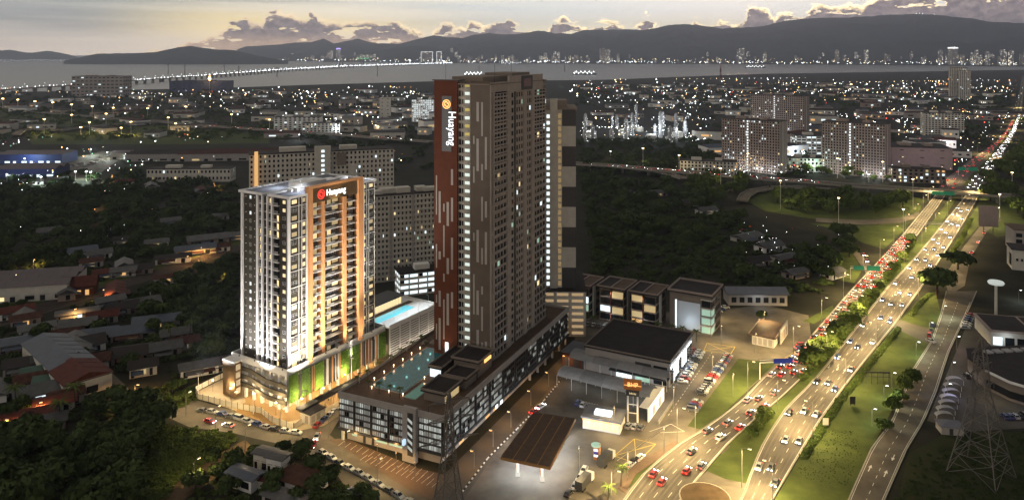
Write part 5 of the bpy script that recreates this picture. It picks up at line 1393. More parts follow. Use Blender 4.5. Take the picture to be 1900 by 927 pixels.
# ---------------------------------------------------------------- mid-distance blocks
def grid_blocks():
    for o, L, W, H, nf, nc, lab, sd in (((237,840),66,22,57,19,22,'grey grid apartment slab with bright stair strip, left one nearest the flyover',21),((339.6,815),64,22,56,19,22,'grey grid apartment slab with bright stair strip, right one nearest the highway',22),((398,1240),88,24,62,18,26,'bluish grid apartment slab farther back behind the two nearer slabs',23)):
        t = slab_block('grid_apartment_block', lab, o, R(-40), L, W, H, nf, nc, 0, M_pink, .085, seed=sd, sp=.46, pier=.5, weights=(2,0,8,1,0), group='grid apartment slabs', dep=.5)
        for i in range(nf): MB().box(L*.44,-.15,1+i*H/nf,L*.44+1.8,.02,1+i*H/nf+1.5).build('stair_light', M_stairb, t)
        for k in (0,L*.47,L-.8): MB().box(k,-.4,0,k+.8,.0,H+.6).build('pilaster', M_pink, t)
        MB().box(L,W*.30,0,L+.5,W*.36,H).build('side_rib', M_cream, t)
        for u in (8,24,44,58): point('ground_lamp', (u,-6,4), 2600, COOL, t)
M_stairb = mat('stair_light_bright', (.5,.5,.5), .4, emit=(.95,1.0,1.0), es=1.2)
grid_blocks()
slab_block('parking_building', 'beige building with rows of bright parking decks between the two grid slabs', g2(1478,287), R(-6), 62, 30, 24, 7, 10, 4, M_cream, .4, seed=31, sp=.5, pier=.2, weights=(0,0,9,0,0), cat='parking building')
slab_block('shopping_mall', 'windowless pinkish shopping mall right of the grid slabs', g2(1655,312), R(-14), 62, 46, 24, 3, 3, 0, M_pink, .1, seed=32, sp=.9, pier=.8, cat='mall')
slab_block('hotel_block', 'wide pale hotel block lit on its street side, beyond the mall', g2(1716,252), R(-14), 56, 26, 36, 11, 12, 6, M_cream, .12, seed=33, sp=.5, pier=.4, cat='hotel')
slab_block('tall_flats', 'lone tall pale flats with light strip standing far to the right', g2(1762,186), R(-24), 44, 26, 92, 25, 10, 6, M_cream, .05, seed=34)
slab_block('tall_flats', 'lone tall pale flats, narrower twin at the right of the far pair', g2(1781,188), R(-24), 26, 26, 84, 23, 6, 6, M_cream, .05, seed=35)
slab_block('white_office', 'bright white lit office slab left of the rust red end wall', g2(764,226), R(4), 50, 20, 42, 11, 12, 5, M_white, .75, seed=36, weights=(0,0,9,0,0), cat='office')
slab_block('silo_block', 'tall plain beige block standing alone left of the white lit office', g2(704,222), R(8), 22, 20, 44, 6, 2, 2, M_cream, .0, seed=37, sp=.8, pier=.8, cat='block')
slab_block('grey_factory', 'broad grey factory standing by the near end of the sea bridge', g2(133,180), R(4), 150, 60, 62, 6, 12, 4, M_grey, .12, seed=38, sp=.7, pier=.4, cat='factory', weights=(0,0,9,0,0))
slab_block('blue_warehouse', 'huge blue and grey warehouse on the shore left of the flare stack', g2(314,172), R(2), 190, 70, 38, 2, 6, 0, mat('blue_cladding',(.04,.06,.14),.6,var=.2,scale=.02), .0, seed=39, sp=.85, pier=.8, cat='warehouse')
slab_block('far_office', 'low white office block with long window bands behind the lamp lit ramps', g2(508,242), R(6), 78, 24, 22, 6, 10, 4, M_white, .12, seed=40, cat='office')
slab_block('far_office', 'second low white office block nearer the cream stepped slab', g2(560,250), R(6), 60, 24, 18, 5, 10, 4, M_cream, .12, seed=41, cat='office')
slab_block('long_flats', 'long pale low flats left of the cream stepped slab', g2(272,338), R(2), 84, 16, 13, 2, 22, 4, M_cream, .06, seed=42, sp=.6, pier=.5, cat='flats')
slab_block('terrace_row', 'pale terrace row behind trees below the left grid slab', g2(1262,322), R(-12), 60, 16, 14, 4, 16, 4, M_cream, .1, seed=43, cat='terrace', weights=(3,1,2,0,4))
slab_block('terrace_row', 'pale green lit terrace between the two grid slabs', g2(1462,318), R(-12), 40, 16, 15, 4, 10, 4, M_cream, .35, seed=44, cat='terrace', weights=(1,1,2,5,0))
slab_block('terrace_row', 'shop terrace with purple and white signs right of the grid slabs', g2(1655,338), R(-12), 50, 16, 14, 4, 10, 4, M_taupe, .35, seed=45, cat='terrace', weights=(1,1,5,1,1))
# sheds and depots
def shed(name, label, px, py, rz, L, W, H, rise, wall, roof, cat='shed', lit=None, group=None, bays=1, doors=3):
    p = G(px,py); t = thing(name, label, cat, (p.x,p.y,0), rz, group)
    MB().box(0,0,0,L,W,H).build('wall', wall, t); bw = W/bays
    for b in range(bays):
        y0 = b*bw-(.6 if b == 0 else 0); y1 = (b+1)*bw+(.6 if b == bays-1 else 0); ym = (b+.5)*bw; e = .8
        MB().quad((-e,y0,H),(L+e,y0,H),(L+e,ym,H+rise),(-e,ym,H+rise)).quad((-e,ym,H+rise),(L+e,ym,H+rise),(L+e,y1,H),(-e,y1,H)).quad((-e,y0,H-.1),(-e,y1,H-.1),(L+e,y1,H-.1),(L+e,y0,H-.1)).face([(0,y0,H),(0,ym,H+rise-.05),(0,y1,H)]).face([(L,y0,H),(L,y1,H),(L,ym,H+rise-.05)]).build('roof', roof, t)
        n = max(3, int(L/6))
        if L > 18 and py > 440:
            for i in range(1,n): MB().bar((L*i/n,y0,H+.06),(L*i/n,ym,H+rise+.06),.12,.1).build('roof_seam', roof, t)
    dw = L/(doors*1.6)
    for i in range(doors):
        x = (i+.5)*L/doors-dw/2; MB().box(x,-.08,.2+(i%2)*.8,x+dw*(.55+.45*(i%2)),0,min(H-.6,3.0)).build('opening', (lit if (lit and i == 1) or cat in ('depot','hall') else None) or M_glass, t)
        MB().box(x-.1,-.14,min(H-.5,3.4),x+dw+.1,-.0,min(H-.5,3.4)+.2).build('lintel', M_grey, t)
    MB().box(-.08,W*.3,.5,0,W*.55,min(H-.6,3)).build('side_opening', M_glass, t)
    LAST[0] = t
    return t
LAST = [None]
M_bark2 = mat('weathered_post',(.10,.08,.06),.9)
M_rblue = mat('blue_metal_roof', (.034,.048,.078), .55, var=.25, scale=.3); M_rgrey = mat('grey_metal_roof', (.055,.055,.058), .6, var=.35, scale=.3)
M_rred = mat('red_tile_roof', (.085,.024,.018), .75, var=.3, scale=.5); M_rrust = mat('rusty_sheet_roof', (.065,.028,.02), .8, var=.45, scale=.6)
M_rgreen = mat('green_metal_roof', (.02,.07,.05), .6, var=.25); M_rpurp = mat('mauve_metal_roof', (.075,.055,.066), .6, var=.15, scale=.2); M_rdark = mat('dark_slate_roof', (.03,.026,.026), .7, var=.2)
shed('depot','vehicle depot hall with blue lit open front at the left edge',-10,304,R(2),78,34,11,2,mat('blue_wall',(.03,.05,.16),.6),M_rpurp,'depot',M_litc,bays=2,doors=8)
shed('depot','smaller mauve roofed depot shed with blue lit gable below the vehicle depot',-12,330,R(4),62,30,9,3,MATS['blue_wall'],M_rpurp,'depot',M_litc,bays=2,doors=6)
shed('warehouse','broad flat brown warehouse roof right of the floodlit yard',232,300,R(4),90,34,9,2,M_grey,M_rdark,'warehouse',M_glass,bays=3,doors=7)
shed('warehouse','pale lean roofed warehouse beside the floodlit yard',205,296,R(4),40,22,8,2,M_cream,M_rpurp,'warehouse',M_litc)
shed('warehouse','wide dark warehouse roof left of the cream stepped slab',330,300,R(6),110,40,9,2,M_grey,M_rrust,'warehouse',M_litw2,bays=3,doors=8)
shed('mauve_warehouse','large mauve roofed warehouse lit orange at its near end, left edge',-44,566,R(14),42,34,8,1.8,M_cream,M_rpurp,'warehouse',M_litw,bays=3,doors=6)
shed('long_shed','long blue metal roofed shed beside the village lane',175,691.5,R(137),38,16,6.2,2.6,M_cream,M_rblue,'shed',M_glass,bays=1,doors=6)
shed('red_annex','red tiled shed end joined to the long blue roofed shed',208,718,R(137),19,16.6,6.0,2.8,M_cream,M_rred,'shed',M_glass)
shed('temple_hall','red roofed hall glowing orange by the railway',112,552,R(20),16,13,5,4,M_rust,M_rred,'hall',M_lito)
# village houses
HS = [(300,640,12,8,'grey'),(318,655,11,7,'rust'),(280,668,12,8,'grey'),(140,690,12,8,'rust'),(12,745,13,9,'grey'),(92,760,11,8,'rust'),(60,690,12,8,'grey'),(84,640,13,8,'rust'),(58,600,14,8,'grey'),(162,605,13,8,'red'),(180,575,13,8,'grey'),(285,530,14,8,'rust'),(310,548,13,8,'grey'),(60,520,14,8,'rust'),(150,500,12,8,'rust'),(270,462,14,8,'grey'),(210,455,14,8,'dark'),(385,470,14,8,'rust'),(300,420,14,8,'grey'),(170,430,14,8,'rust'),(70,440,14,8,'grey'),(390,410,14,8,'grey'),(150,640,14,9,'blue'),(205,636,18,11,'blue'),(246,616,20,11,'blue'),(108,622,15,10,'grey'),(36,628,14,9,'grey'),(-4,658,15,10,'blue'),(168,662,20,13,'grey'),(128,662,14,14,'dark'),(206,678,22,13,'dark'),(240,703,10,7,'dark'),(336,704,14,8,'grey'),(362,698,12,8,'rust'),(390,690,12,7,'grey'),(5,700,15,11,'dark'),(38,716,12,9,'green'),(60,728,13,9,'green'),(28,760,16,11,'grey'),(56,778,14,10,'red'),(2,808,15,10,'red'),(44,812,12,7,'grey'),(86,822,10,7,'blue'),(26,730,13,9,'rust'),
 (128,478,16,9,'blue'),(162,484,14,8,'grey'),(172,520,14,10,'red'),(205,516,13,9,'grey'),(230,512,15,10,'dark'),(246,502,14,9,'grey'),(288,492,20,10,'dark'),(326,478,24,11,'blue'),(350,458,26,14,'grey'),(420,448,16,10,'grey'),(232,556,24,9,'red'),(234,582,16,10,'grey'),(200,590,14,9,'dark'),(104,600,18,8,'grey'),(140,556,10,8,'grey'),(0,596,14,9,'red'),(20,612,12,9,'rust'),(292,352,20,10,'grey'),(330,365,18,9,'blue'),(386,362,20,9,'rust'),(232,378,14,9,'grey'),(214,345,16,9,'red'),(40,345,18,10,'grey'),(90,340,16,9,'grey'),
 (1180,362,16,10,'grey'),(1208,366,18,10,'grey'),(1260,385,24,12,'dark'),(1302,400,16,9,'grey'),(1382,452,22,12,'grey'),(1420,470,18,10,'grey'),(1450,492,16,9,'grey'),(1395,498,16,9,'dark'),(1470,520,14,8,'grey'),(1545,520,14,8,'grey')]
ROOF = dict(blue=M_rblue,grey=M_rgrey,red=M_rred,rust=M_rrust,green=M_rgreen,dark=M_rdark)
cnt = {}
rg = random.Random(77)
VILL = []
for (x,y,L,W,c) in sorted(HS, key=lambda h: -h[1]):
    side = 'left' if x < 900 else 'mid'
    k = (c, side); cnt[k] = cnt.get(k,0)+1
    lab = ('%s-roofed village house left of the towers, %s nearest of its roof colour' if side == 'left' else '%s-roofed house in the dark wood before the flyover, %s nearest of its roof colour') % ({'rust':'rust'}.get(c,c), nth(cnt[k]-1))
    rz = R(28)+R(rg.choice((0,0,90,-6,8)))
    litm = rg.choice((M_glass,M_glass,M_glass,M_litc,M_litw2,M_lito,M_litw2))
    shed('village_house', lab, x, y, rz, L, W, rg.uniform(2.8,3.8), rg.uniform(1.4,2.6), rg.choice((M_cream,M_grey,M_pink,M_white)), ROOF[c], 'house', litm, 'village houses', 1, 3)
    o_ = S.objects[-1] if False else LAST[0]; hw = rg.uniform(.35,.6)
    MB().quad((L*.1,-2.6,2.0),(L*(.1+hw),-2.6,2.0),(L*(.1+hw),.1,2.9),(L*.1,.1,2.9)).quad((L*.1,-2.6,1.9),(L*.1,.1,2.8),(L*(.1+hw),.1,2.8),(L*(.1+hw),-2.6,1.9)).build('lean_to_roof', rg.choice((M_rgrey,M_rrust,M_rblue)), o_)
    for q in (.14,.06+hw): MB().box(L*q,-2.5,0,L*q+.12,-2.38,1.95).build('post', M_bark2, o_)
    MB().lathe(L*.85,W+1.0,[(.6,0),(.65,1.4),(.3,1.6)],8).build('water_tank', rg.choice((M_rblue,M_grey)), o_)
    VILL.append(G(x,y))
for (x,y,L,W,H,c,wl_,lab) in ((470,872,5.5,4.5,5.5,'grey',M_cream,'tall grey block shack among trees by the parked car street'),(494,880,5.5,4.5,5.5,'grey',M_white,'pale boxy shack next to the tall grey block shack'),(420,900,10,5,4,'blue',M_white,'white shack with blue roof edge above the dirt path'),(512,906,13,8,3.4,'rust',M_white,'large rusty roofed shack nearest the parked cars'),(470,905,6,4,3,'red',M_cream,'small red roofed shack between the larger shacks'),(486,935,13,5,3,'grey',M_grey,'low grey roofed shack at the bottom of the shack cluster')):
    shed('shack', lab, x, y, R(-26)+(0 if L > 8 else R(6)), L, W, H, .5, wl_, ROOF[c], 'shack', M_glass, None, 1, 2)
# floodlit yard
poly('floodlit_yard', [(86,338),(70,326),(110,300),(190,280),(250,284),(215,300),(180,326),(190,333)], .03, M_asph2)

# ---------------------------------------------------------------- refinery
M_steel = mat('refinery_steel', (.32,.32,.33), .5, metal=.4, var=.2, scale=.2)
rg = random.Random(4)
for k in range(26):
    x = rg.uniform(1085,1300); y = rg.uniform(232,266); p = G(x,y); tall = rg.random() < .55
    if tall:
        h = rg.uniform(14,40); r = rg.uniform(1.6,3.2); t = thing('process_column','steel process column covered in white lamps in the refinery','process column',(p.x,p.y,0),0,'refinery columns')
        MB().lathe(0,0,[(r,0),(r,h),(r*.4,h+r)],10).build('vessel', M_steel, t)
        pl = MB()
        for i in range(int(h/6)):
            z = 4+i*6; pl.lathe(0,0,[(r+1.2,z),(r+1.2,z+.3)],10)
        tag(pl.build('platforms', M_steel, t), kind='stuff')
        lm = MB()
        for i in range(int(h/3)):
            a = rg.uniform(3.4,6.0); lm.box((r+1.1)*math.cos(a)-.25,(r+1.1)*math.sin(a)-.25,2+i*3,(r+1.1)*math.cos(a)+.25,(r+1.1)*math.sin(a)+.25,2.5+i*3)
        tag(lm.build('lamps', mat('refinery_lamp_glow',(.9,.9,.9),.5,emit=(.95,.97,.92),es=4), t), kind='stuff')
    else:
        t = thing('storage_tank','pale round storage tank in the refinery','tank',(p.x,p.y,0),0,'refinery tanks'); r = rg.uniform(6,11)
        MB().lathe(0,0,[(r,0),(r,r*.9),(r*.05,r*1.1)],20).build('shell', M_cream, t); MB().lathe(0,0,[(r+.4,r*.88),(r+.4,r*.93)],20).build('rim', M_steel, t)
    if k % 3 == 0: point('refinery_lamp', (p.x,p.y-12,16), 22000, (.86,.95,1.0))
M_reflamp = mat('refinery_lamp_glow',(.9,.9,.9),.5,emit=(.95,.97,.92),es=4)
def flare():
    p = G(389,172); t = thing('flare_stack','burning orange flare stack on the shore beside the blue warehouse','flare stack',(p.x,p.y,0))
    MB().tube((0,0,0),(0,0,40),1.4,.9,8).build('stack', M_steel, t); MB().lathe(0,0,[(1.2,40),(4.2,44),(4.5,48),(1.0,56)],8).build('flame', mat('flame',(1,.5,.2),.5,emit=(1,.5,.15),es=9), t)
    point('flare_light', (p.x,p.y-8,50), 60000, SODIUM)
    p = G(1337,151); t = thing('banded_chimney','tall red banded chimney standing by the strait','chimney',(p.x,p.y,0))
    for i in range(5): MB().lathe(0,0,[(5-i*.4,i*15),(4.6-i*.4,(i+1)*15)],12).build('chimney_band', M_rred if i%2 else M_pink, t)
flare()

# ---------------------------------------------------------------- scattered low buildings of the industrial plain
rg = random.Random(42)
LOWS = []
def blocks(n, px0, px1, py0, py1, group, label, hmax=12):
    for k in range(n):
        for _ in range(20):
            y = HY+1/rg.uniform(1/(py1-HY), 1/(py0-HY)); x = rg.uniform(px0,px1); p = G(x,y)
            if 1690 < x < 1905 and y < 352 and xe(FARL,y)-10 < x: continue
            if all((p-q).length > 30 for q in LOWS): break
        else: continue
        LOWS.append(p)
        L = rg.uniform(18,60); W = rg.uniform(14,34); H = rg.uniform(5,hmax)
        o = thing('plain_building', label, 'building', (p.x,p.y,0), R(rg.choice((10,-20,28,5,-35))), group)
        mw = rg.choice((M_grey,M_cream,M_cream,M_white,M_pink))
        MB().box(0,0,0,L,W,H).build('wall', mw, o)
        if rg.random() < .6: MB().quad((-1,-1,H),(L+1,-1,H),(L+1,W/2,H+3),(-1,W/2,H+3)).quad((-1,W/2,H+3),(L+1,W/2,H+3),(L+1,W+1,H),(-1,W+1,H)).face([(0,0,H),(0,W/2,H+2.9),(0,W,H)]).face([(L,0,H),(L,W,H),(L,W/2,H+2.9)]).build('roof', rg.choice((M_rgrey,M_rrust,M_rdark,M_rblue)), o)
        else: MB().box(-.5,-.5,H,L+.5,W+.5,H+.8).build('roof', M_roofdark, o)
        n_ = rg.randint(2,5)
        for i in range(n_):
            MB().box(L*(i+.3)/n_,-.1,H*.35,L*(i+.7)/n_,0,H*.6).build('window', rg.choice((M_glass,M_glass,M_glass,M_litc,M_litw2,M_lito)), o)
blocks(80,-40,800,172,262,'low buildings left of the towers','low building on the dark plain left of the towers')
blocks(120,1075,1900,158,228,'low buildings right of the towers','low building on the dark plain right of the towers')
blocks(16,1290,1500,225,300,'low buildings round the grid slabs','low building near the grid apartment slabs',16)
blocks(12,1665,1780,215,300,'shops left of the far highway','brightly lit low shop left of the far highway',14)
blocks(10,620,800,200,250,'low buildings beside the white lit office','low building near the white lit office slab',22)

# ---------------------------------------------------------------- trees
def foliage(name, c1, c2):
    m = bpy.data.materials.new(name); m.use_nodes = True; nt = m.node_tree; b = nt.nodes['Principled BSDF']
    b.inputs['Roughness'].default_value = .85; b.inputs['Specular IOR Level'].default_value = .12
    oi = nt.nodes.new('ShaderNodeObjectInfo'); g = nt.nodes.new('ShaderNodeNewGeometry'); ad = nt.nodes.new('ShaderNodeMath'); ad.operation = 'ADD'
    ml = nt.nodes.new('ShaderNodeMath'); ml.operation = 'MULTIPLY'; ml.inputs[1].default_value = .55
    m2 = nt.nodes.new('ShaderNodeMath'); m2.operation = 'MULTIPLY'; m2.inputs[1].default_value = .45
    nt.links.new(g.outputs['Random Per Island'], ml.inputs[0]); nt.links.new(oi.outputs['Random'], m2.inputs[0])
    nt.links.new(ml.outputs[0], ad.inputs[0]); nt.links.new(m2.outputs[0], ad.inputs[1])
    mx = nt.nodes.new('ShaderNodeMix'); mx.data_type = 'RGBA'; mx.inputs[6].default_value = (*c1,1); mx.inputs[7].default_value = (*c2,1)
    nt.links.new(ad.outputs[0], mx.inputs[0]); nt.links.new(mx.outputs[2], b.inputs['Base Color'])
    MATS[name] = m; return m
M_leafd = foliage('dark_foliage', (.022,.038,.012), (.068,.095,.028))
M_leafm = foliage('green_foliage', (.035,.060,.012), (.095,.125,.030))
M_bark = mat('bark', (.06,.045,.032), .9, var=.3, scale=2)
def crown_data(seed, nq, flat=.8, nb=9, size=.95, R0=5.0):
    r = np.random.RandomState(seed); bl = []
    for i in range(nb):
        a = r.rand()*6.283; q = R0*.62*math.sqrt(r.rand()); bl.append((q*math.cos(a), q*math.sin(a), (r.rand()-.35)*R0*.75*flat, R0*(.38+.25*r.rand())))
    k = r.randint(0,nb,nq); B = np.array(bl)[k]
    d = r.normal(size=(nq,3)); d /= np.linalg.norm(d,axis=1)[:,None]; d[:,2] = np.where(d[:,2] < -.35, -d[:,2]*.5, d[:,2])
    rad = B[:,3]*(.72+.38*r.rand(nq)); c = B[:,:3]+d*rad[:,None]*np.array([1,1,flat])
    n = d+r.normal(size=(nq,3))*.55; n /= np.linalg.norm(n,axis=1)[:,None]
    u = np.cross(n, r.normal(size=(nq,3))); u /= np.linalg.norm(u,axis=1)[:,None]; v = np.cross(n,u)
    s = size*(.45+.75*r.rand(nq))[:,None]; w = s*(.45+.3*r.rand(nq))[:,None]
    V = np.stack([c-u*s, c+v*w+u*s*.1, c+u*s, c-v*w-u*s*.1],1)
    V[:,:,2] -= V[:,:,2].min()
    return V.reshape(-1,3)
def quads_mesh(name, V, m):
    n = len(V)//4; me = bpy.data.meshes.new(name); me.vertices.add(len(V)); me.vertices.foreach_set('co', V.astype(np.float32).ravel())
    me.loops.add(len(V)); me.loops.foreach_set('vertex_index', np.arange(len(V),dtype=np.int32)); me.polygons.add(n)
    me.polygons.foreach_set('loop_start', np.arange(0,len(V),4,dtype=np.int32)); me.polygons.foreach_set('loop_total', np.full(n,4,dtype=np.int32))
    me.materials.append(m); me.update(calc_edges=True); return me
def trunk_mesh(seed, h=3.4):
    rg = random.Random(seed); mb = MB().tube((0,0,0),(.2,.1,h),.38,.24,7)
    for i in range(5):
        a = i*1.26+rg.random(); mb.tube((.2,.1,h-.3),(2.6*math.cos(a),2.6*math.sin(a),h+2.4+rg.random()*1.5),.17,.06,5)
    return mb.mesh('trunk', M_bark)
TRUNKS = [trunk_mesh(i) for i in range(3)]
CROWN_D = [quads_mesh('crown', crown_data(100+i, 1100, (.75,.65,.85,.6,.8)[i]), M_leafd) for i in range(5)]
CROWN_M = [quads_mesh('crown', crown_data(200+i, 1100, (.75,.65,.85,.6,.8)[i]), M_leafm) for i in range(5)]
CROWN_L = [crown_data(300+i, 230, (.7,.6,.8)[i], 7, 1.3) for i in range(3)]
TPOS = []
def tree(p, s, label, group, dark=True, rg=rnd, name='broadleaf_tree', lift=2.2):
    t = thing(name, label, 'tree', (p.x,p.y,0), rg.uniform(0,6.28), group); t.scale = (s,s,s*rg.uniform(.85,1.15))
    put('trunk', rg.choice(TRUNKS), t); put('crown', rg.choice(CROWN_D if dark else CROWN_M), t, (0,0,lift))
    return t
def inside(x, y, P):
    c = False; j = len(P)-1
    for i in range(len(P)):
        if (P[i][1] > y) != (P[j][1] > y) and x < (P[j][0]-P[i][0])*(y-P[i][1])/(P[j][1]-P[i][1])+P[i][0]: c = not c
        j = i
    return c
KEEP = [[g2(*p) for p in q] for q in ([(-40,586),(60,558),(200,519),(330,479),(452,442),(452,470),(330,510),(200,553),(60,596),(-40,626)],[(174,674),(200,674),(268,738),(320,764),(300,790),(240,758)])]   # railway and lane stay clear
def scatter(P, n, gap, seed, avoid=9.0):
    """points spread evenly on the ground inside a polygon given in photograph pixels"""
    W = [g2(*p) for p in P]; x0 = min(a[0] for a in W); x1 = max(a[0] for a in W); y0 = min(a[1] for a in W); y1 = max(a[1] for a in W)
    r = random.Random(seed); out = []
    for _ in range(n*40):
        if len(out) >= n: break
        x = r.uniform(x0,x1); y = r.uniform(y0,y1)
        if not inside(x,y,W): continue
        v = Vector((x,y,0))
        if any(inside(x,y,q) for q in KEEP): continue
        if any((v-q).length < gap for q in out) or any((v-q-Vector((6,6,0))).length < avoid for q in VILL): continue
        out.append(v)
    return out
def wood(P, n, gap, seed, s0, s1, label, group, dark=True):
    r = random.Random(seed)
    for p in scatter(P, n, gap, seed): tree(p, r.uniform(s0,s1), label, group, dark, r)
wood([(-20,775),(120,756),(200,748),(288,768),(298,795),(270,830),(250,870),(235,950),(-20,960)],42,5.0,1,.75,1.45,'dense dark tree in the wood at the bottom left corner','bottom left wood')
wood([(395,850),(440,845),(470,835),(545,838),(600,868),(640,890),(700,940),(560,960),(400,950),(350,930)],22,4.5,2,.45,.8,'leafy tree crowding round the shacks by the parked cars','trees round the shacks')
wood([(-20,362),(150,352),(440,372),(445,430),(330,455),(220,470),(120,480),(-20,510)],80,8.5,3,.8,1.5,'dark tree in the wood between the depots and the railway','wood beyond the railway')
wood([(250,560),(330,520),(440,480),(440,650),(400,675),(330,670),(290,640)],34,7,4,.7,1.3,'dark tree between the railway and the floodlit tower','trees left of the floodlit tower')
wood([(1085,330),(1180,345),(1290,355),(1370,395),(1380,440),(1440,510),(1500,540),(1440,560),(1350,520),(1240,510),(1100,500)],58,11,5,.9,1.7,'dark tree in the black wood between the towers and the highway','central black wood')
wood([(1460,480),(1560,430),(1590,440),(1580,470),(1555,520),(1500,520)],12,11,6,.9,1.5,'dark tree at the wood edge beside the tail light queue','trees beside the queue')
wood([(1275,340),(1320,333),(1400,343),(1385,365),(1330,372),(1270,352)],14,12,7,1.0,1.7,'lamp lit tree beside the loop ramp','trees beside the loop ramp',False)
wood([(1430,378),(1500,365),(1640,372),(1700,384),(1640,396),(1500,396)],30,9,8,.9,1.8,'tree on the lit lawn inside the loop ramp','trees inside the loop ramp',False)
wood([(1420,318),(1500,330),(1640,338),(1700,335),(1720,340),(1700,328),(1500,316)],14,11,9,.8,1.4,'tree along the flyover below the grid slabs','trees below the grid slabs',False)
wood([(1830,330),(1870,290),(1930,270),(1960,420),(1860,400),(1828,370)],34,9,10,1.1,2.0,'tree massed at the right edge beyond the billboard','right edge trees',False)
wood([(255,745),(300,735),(345,712),(330,740),(420,735),(360,735),(300,765),(270,757)],6,5,11,.35,.6,'small bush on the scrub beside the dirt track','scrub bushes',False)
wood([(20,650),(170,600),(240,640),(260,690),(200,700),(60,760),(0,740)],16,9,12,.5,.95,'garden tree between the village houses','village garden trees')
r8 = random.Random(88)
for k, (x,y,s) in enumerate([(1392,812,.5),(1408,798,.42),(1418,782,.62),(1424,772,.5),(1508,684,1.15),(1522,668,1.1),(1536,652,1.15),(1549,637,1.0),(1563,621,1.05),(1577,605,1.0),(1590,590,1.0),(1604,572,.75),(1617,555,.75),(1632,536,.7),(1645,520,.7),(1660,502,.7),(1674,485,.7),(1688,466,.7),(1692,450,.8)]):
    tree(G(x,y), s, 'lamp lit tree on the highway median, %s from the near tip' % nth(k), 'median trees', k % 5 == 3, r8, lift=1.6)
for k, (x,y,s) in enumerate([(1690,712,.75),(1676,728,.62),(1668,745,.62),(1656,762,.6),(1640,800,.6)]):
    tree(G(x,y), s, 'flat crowned tree on the service road verge, %s counted towards the camera' % nth(k), 'service road trees', False, r8)
tree(G(1777,500), 1.75, 'round dark tree at the slip road mouth, nearer the blank billboard', None, True, r8); tree(G(1738,548), 2.15, 'largest dark tree leaning over the inbound lanes', None, True, r8)
tree(G(1412,594), .6, 'single small dark tree behind the roadside pavilion', None, True, r8)
# low scrub and hedges
def bushes(name, label, P, n, seed, m, s0=.12, s1=.3):
    r = np.random.RandomState(seed); pts = scatter(P, n, .8, seed, 5); parts = []
    for i, p in enumerate(pts):
        a = r.rand()*6.283; s = s0+(s1-s0)*r.rand(); V = CROWN_L[i%3]*s; c, q = math.cos(a), math.sin(a)
        parts.append(np.stack([V[:,0]*c-V[:,1]*q+p.x, V[:,0]*q+V[:,1]*c+p.y, V[:,2]*.9-.15],1))
    o = put(name, quads_mesh(name, np.concatenate(parts), m)); tag(o, label, 'undergrowth', kind='stuff')
bushes('undergrowth', 'thick undergrowth covering the bottom left slope', [(-20,765),(120,752),(250,760),(320,795),(300,840),(280,960),(-20,960)], 480, 1, M_leafd, .16,.42)
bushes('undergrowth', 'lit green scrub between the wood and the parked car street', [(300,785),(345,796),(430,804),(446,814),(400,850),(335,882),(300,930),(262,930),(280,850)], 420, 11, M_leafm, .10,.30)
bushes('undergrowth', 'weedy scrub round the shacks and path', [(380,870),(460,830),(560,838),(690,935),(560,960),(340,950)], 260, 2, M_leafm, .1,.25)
bushes('undergrowth', 'weeds along the forecourt corner and dirt track', [(300,740),(360,715),(368,742),(340,755),(310,762)], 80, 3, M_leafm, .08,.22)
bushes('undergrowth', 'scrub among the village houses and the railway', [(-20,480),(440,380),(440,690),(300,720),(200,690),(100,700),(-20,700)], 1100, 4, M_leafd, .2,.55)
bushes('thicket', 'dense dark thicket closing the gaps in the wood beyond the railway', [(-20,350),(150,345),(440,362),(450,440),(330,470),(220,480),(120,490),(-20,520)], 520, 14, M_leafd, .5,1.1)
bushes('thicket', 'dark thicket between the railway and the floodlit tower', [(240,575),(330,525),(445,480),(445,660),(400,690),(330,690),(290,650)], 200, 15, M_leafd, .4,.9)
bushes('undergrowth', 'dark scrub filling the central wood', [(1075,320),(1290,350),(1400,430),(1560,480),(1540,560),(1340,540),(1100,515)], 1000, 5, M_leafd, .3,.8)
bushes('undergrowth', 'overgrown weeds on the dark field by the pylon', [(1650,930),(1700,850),(1800,810),(1930,800),(1950,980),(1650,980)], 420, 6, M_leafd, .08,.2)
bushes('undergrowth', 'lush green bank below the pink notice', [(1480,870),(1520,795),(1590,800),(1600,850),(1570,900),(1500,890)], 700, 7, M_leafm, .035,.075)
def hedge(name, label, pts, w, h, seed):
    r = np.random.RandomState(seed); parts = []; P = [G(*p) for p in pts]
    for a, b in zip(P, P[1:]):
        n = int((b-a).length/1.0)
        for i in range(n):
            c = a.lerp(b,(i+.5)/n); V = CROWN_L[i%3]*np.array([w/9,w/9,h/8]); t = r.rand()*6.28; ca, sa = math.cos(t), math.sin(t)
            parts.append(np.stack([V[:,0]*ca-V[:,1]*sa+c.x+r.normal()*.2, V[:,0]*sa+V[:,1]*ca+c.y+r.normal()*.2, V[:,2]-.1],1))
    o = put(name, quads_mesh(name, np.concatenate(parts), M_leafm)); tag(o, label, 'hedge')
hedge('roadside_hedge', 'clipped hedge along the inbound highway edge', [(1492,848),(1530,785),(1568,732),(1606,685),(1650,632),(1668,610)], 2.6, 1.6, 1)
hedge('roadside_hedge', 'hedge below the largest dark tree by the inbound lanes', [(1690,586),(1705,565),(1725,545)], 2.6, 1.6, 2)
hedge('roadside_hedge', 'hedge beside the slip road near the flyover', [(1762,476),(1785,440),(1802,405)], 3.0, 1.8, 3)
hedge('median_shrubs', 'low ragged shrubs filling the median between its trees', [(1488,704),(1514,676),(1540,648),(1566,617),(1590,588),(1616,556),(1644,520),(1672,484),(1696,448)], 3.2, 2.2, 4)
hedge('median_shrubs', 'short shrub clump on the median near its tip', [(1392,806),(1406,796),(1420,776),(1428,768)], 2.6, 1.6, 5)
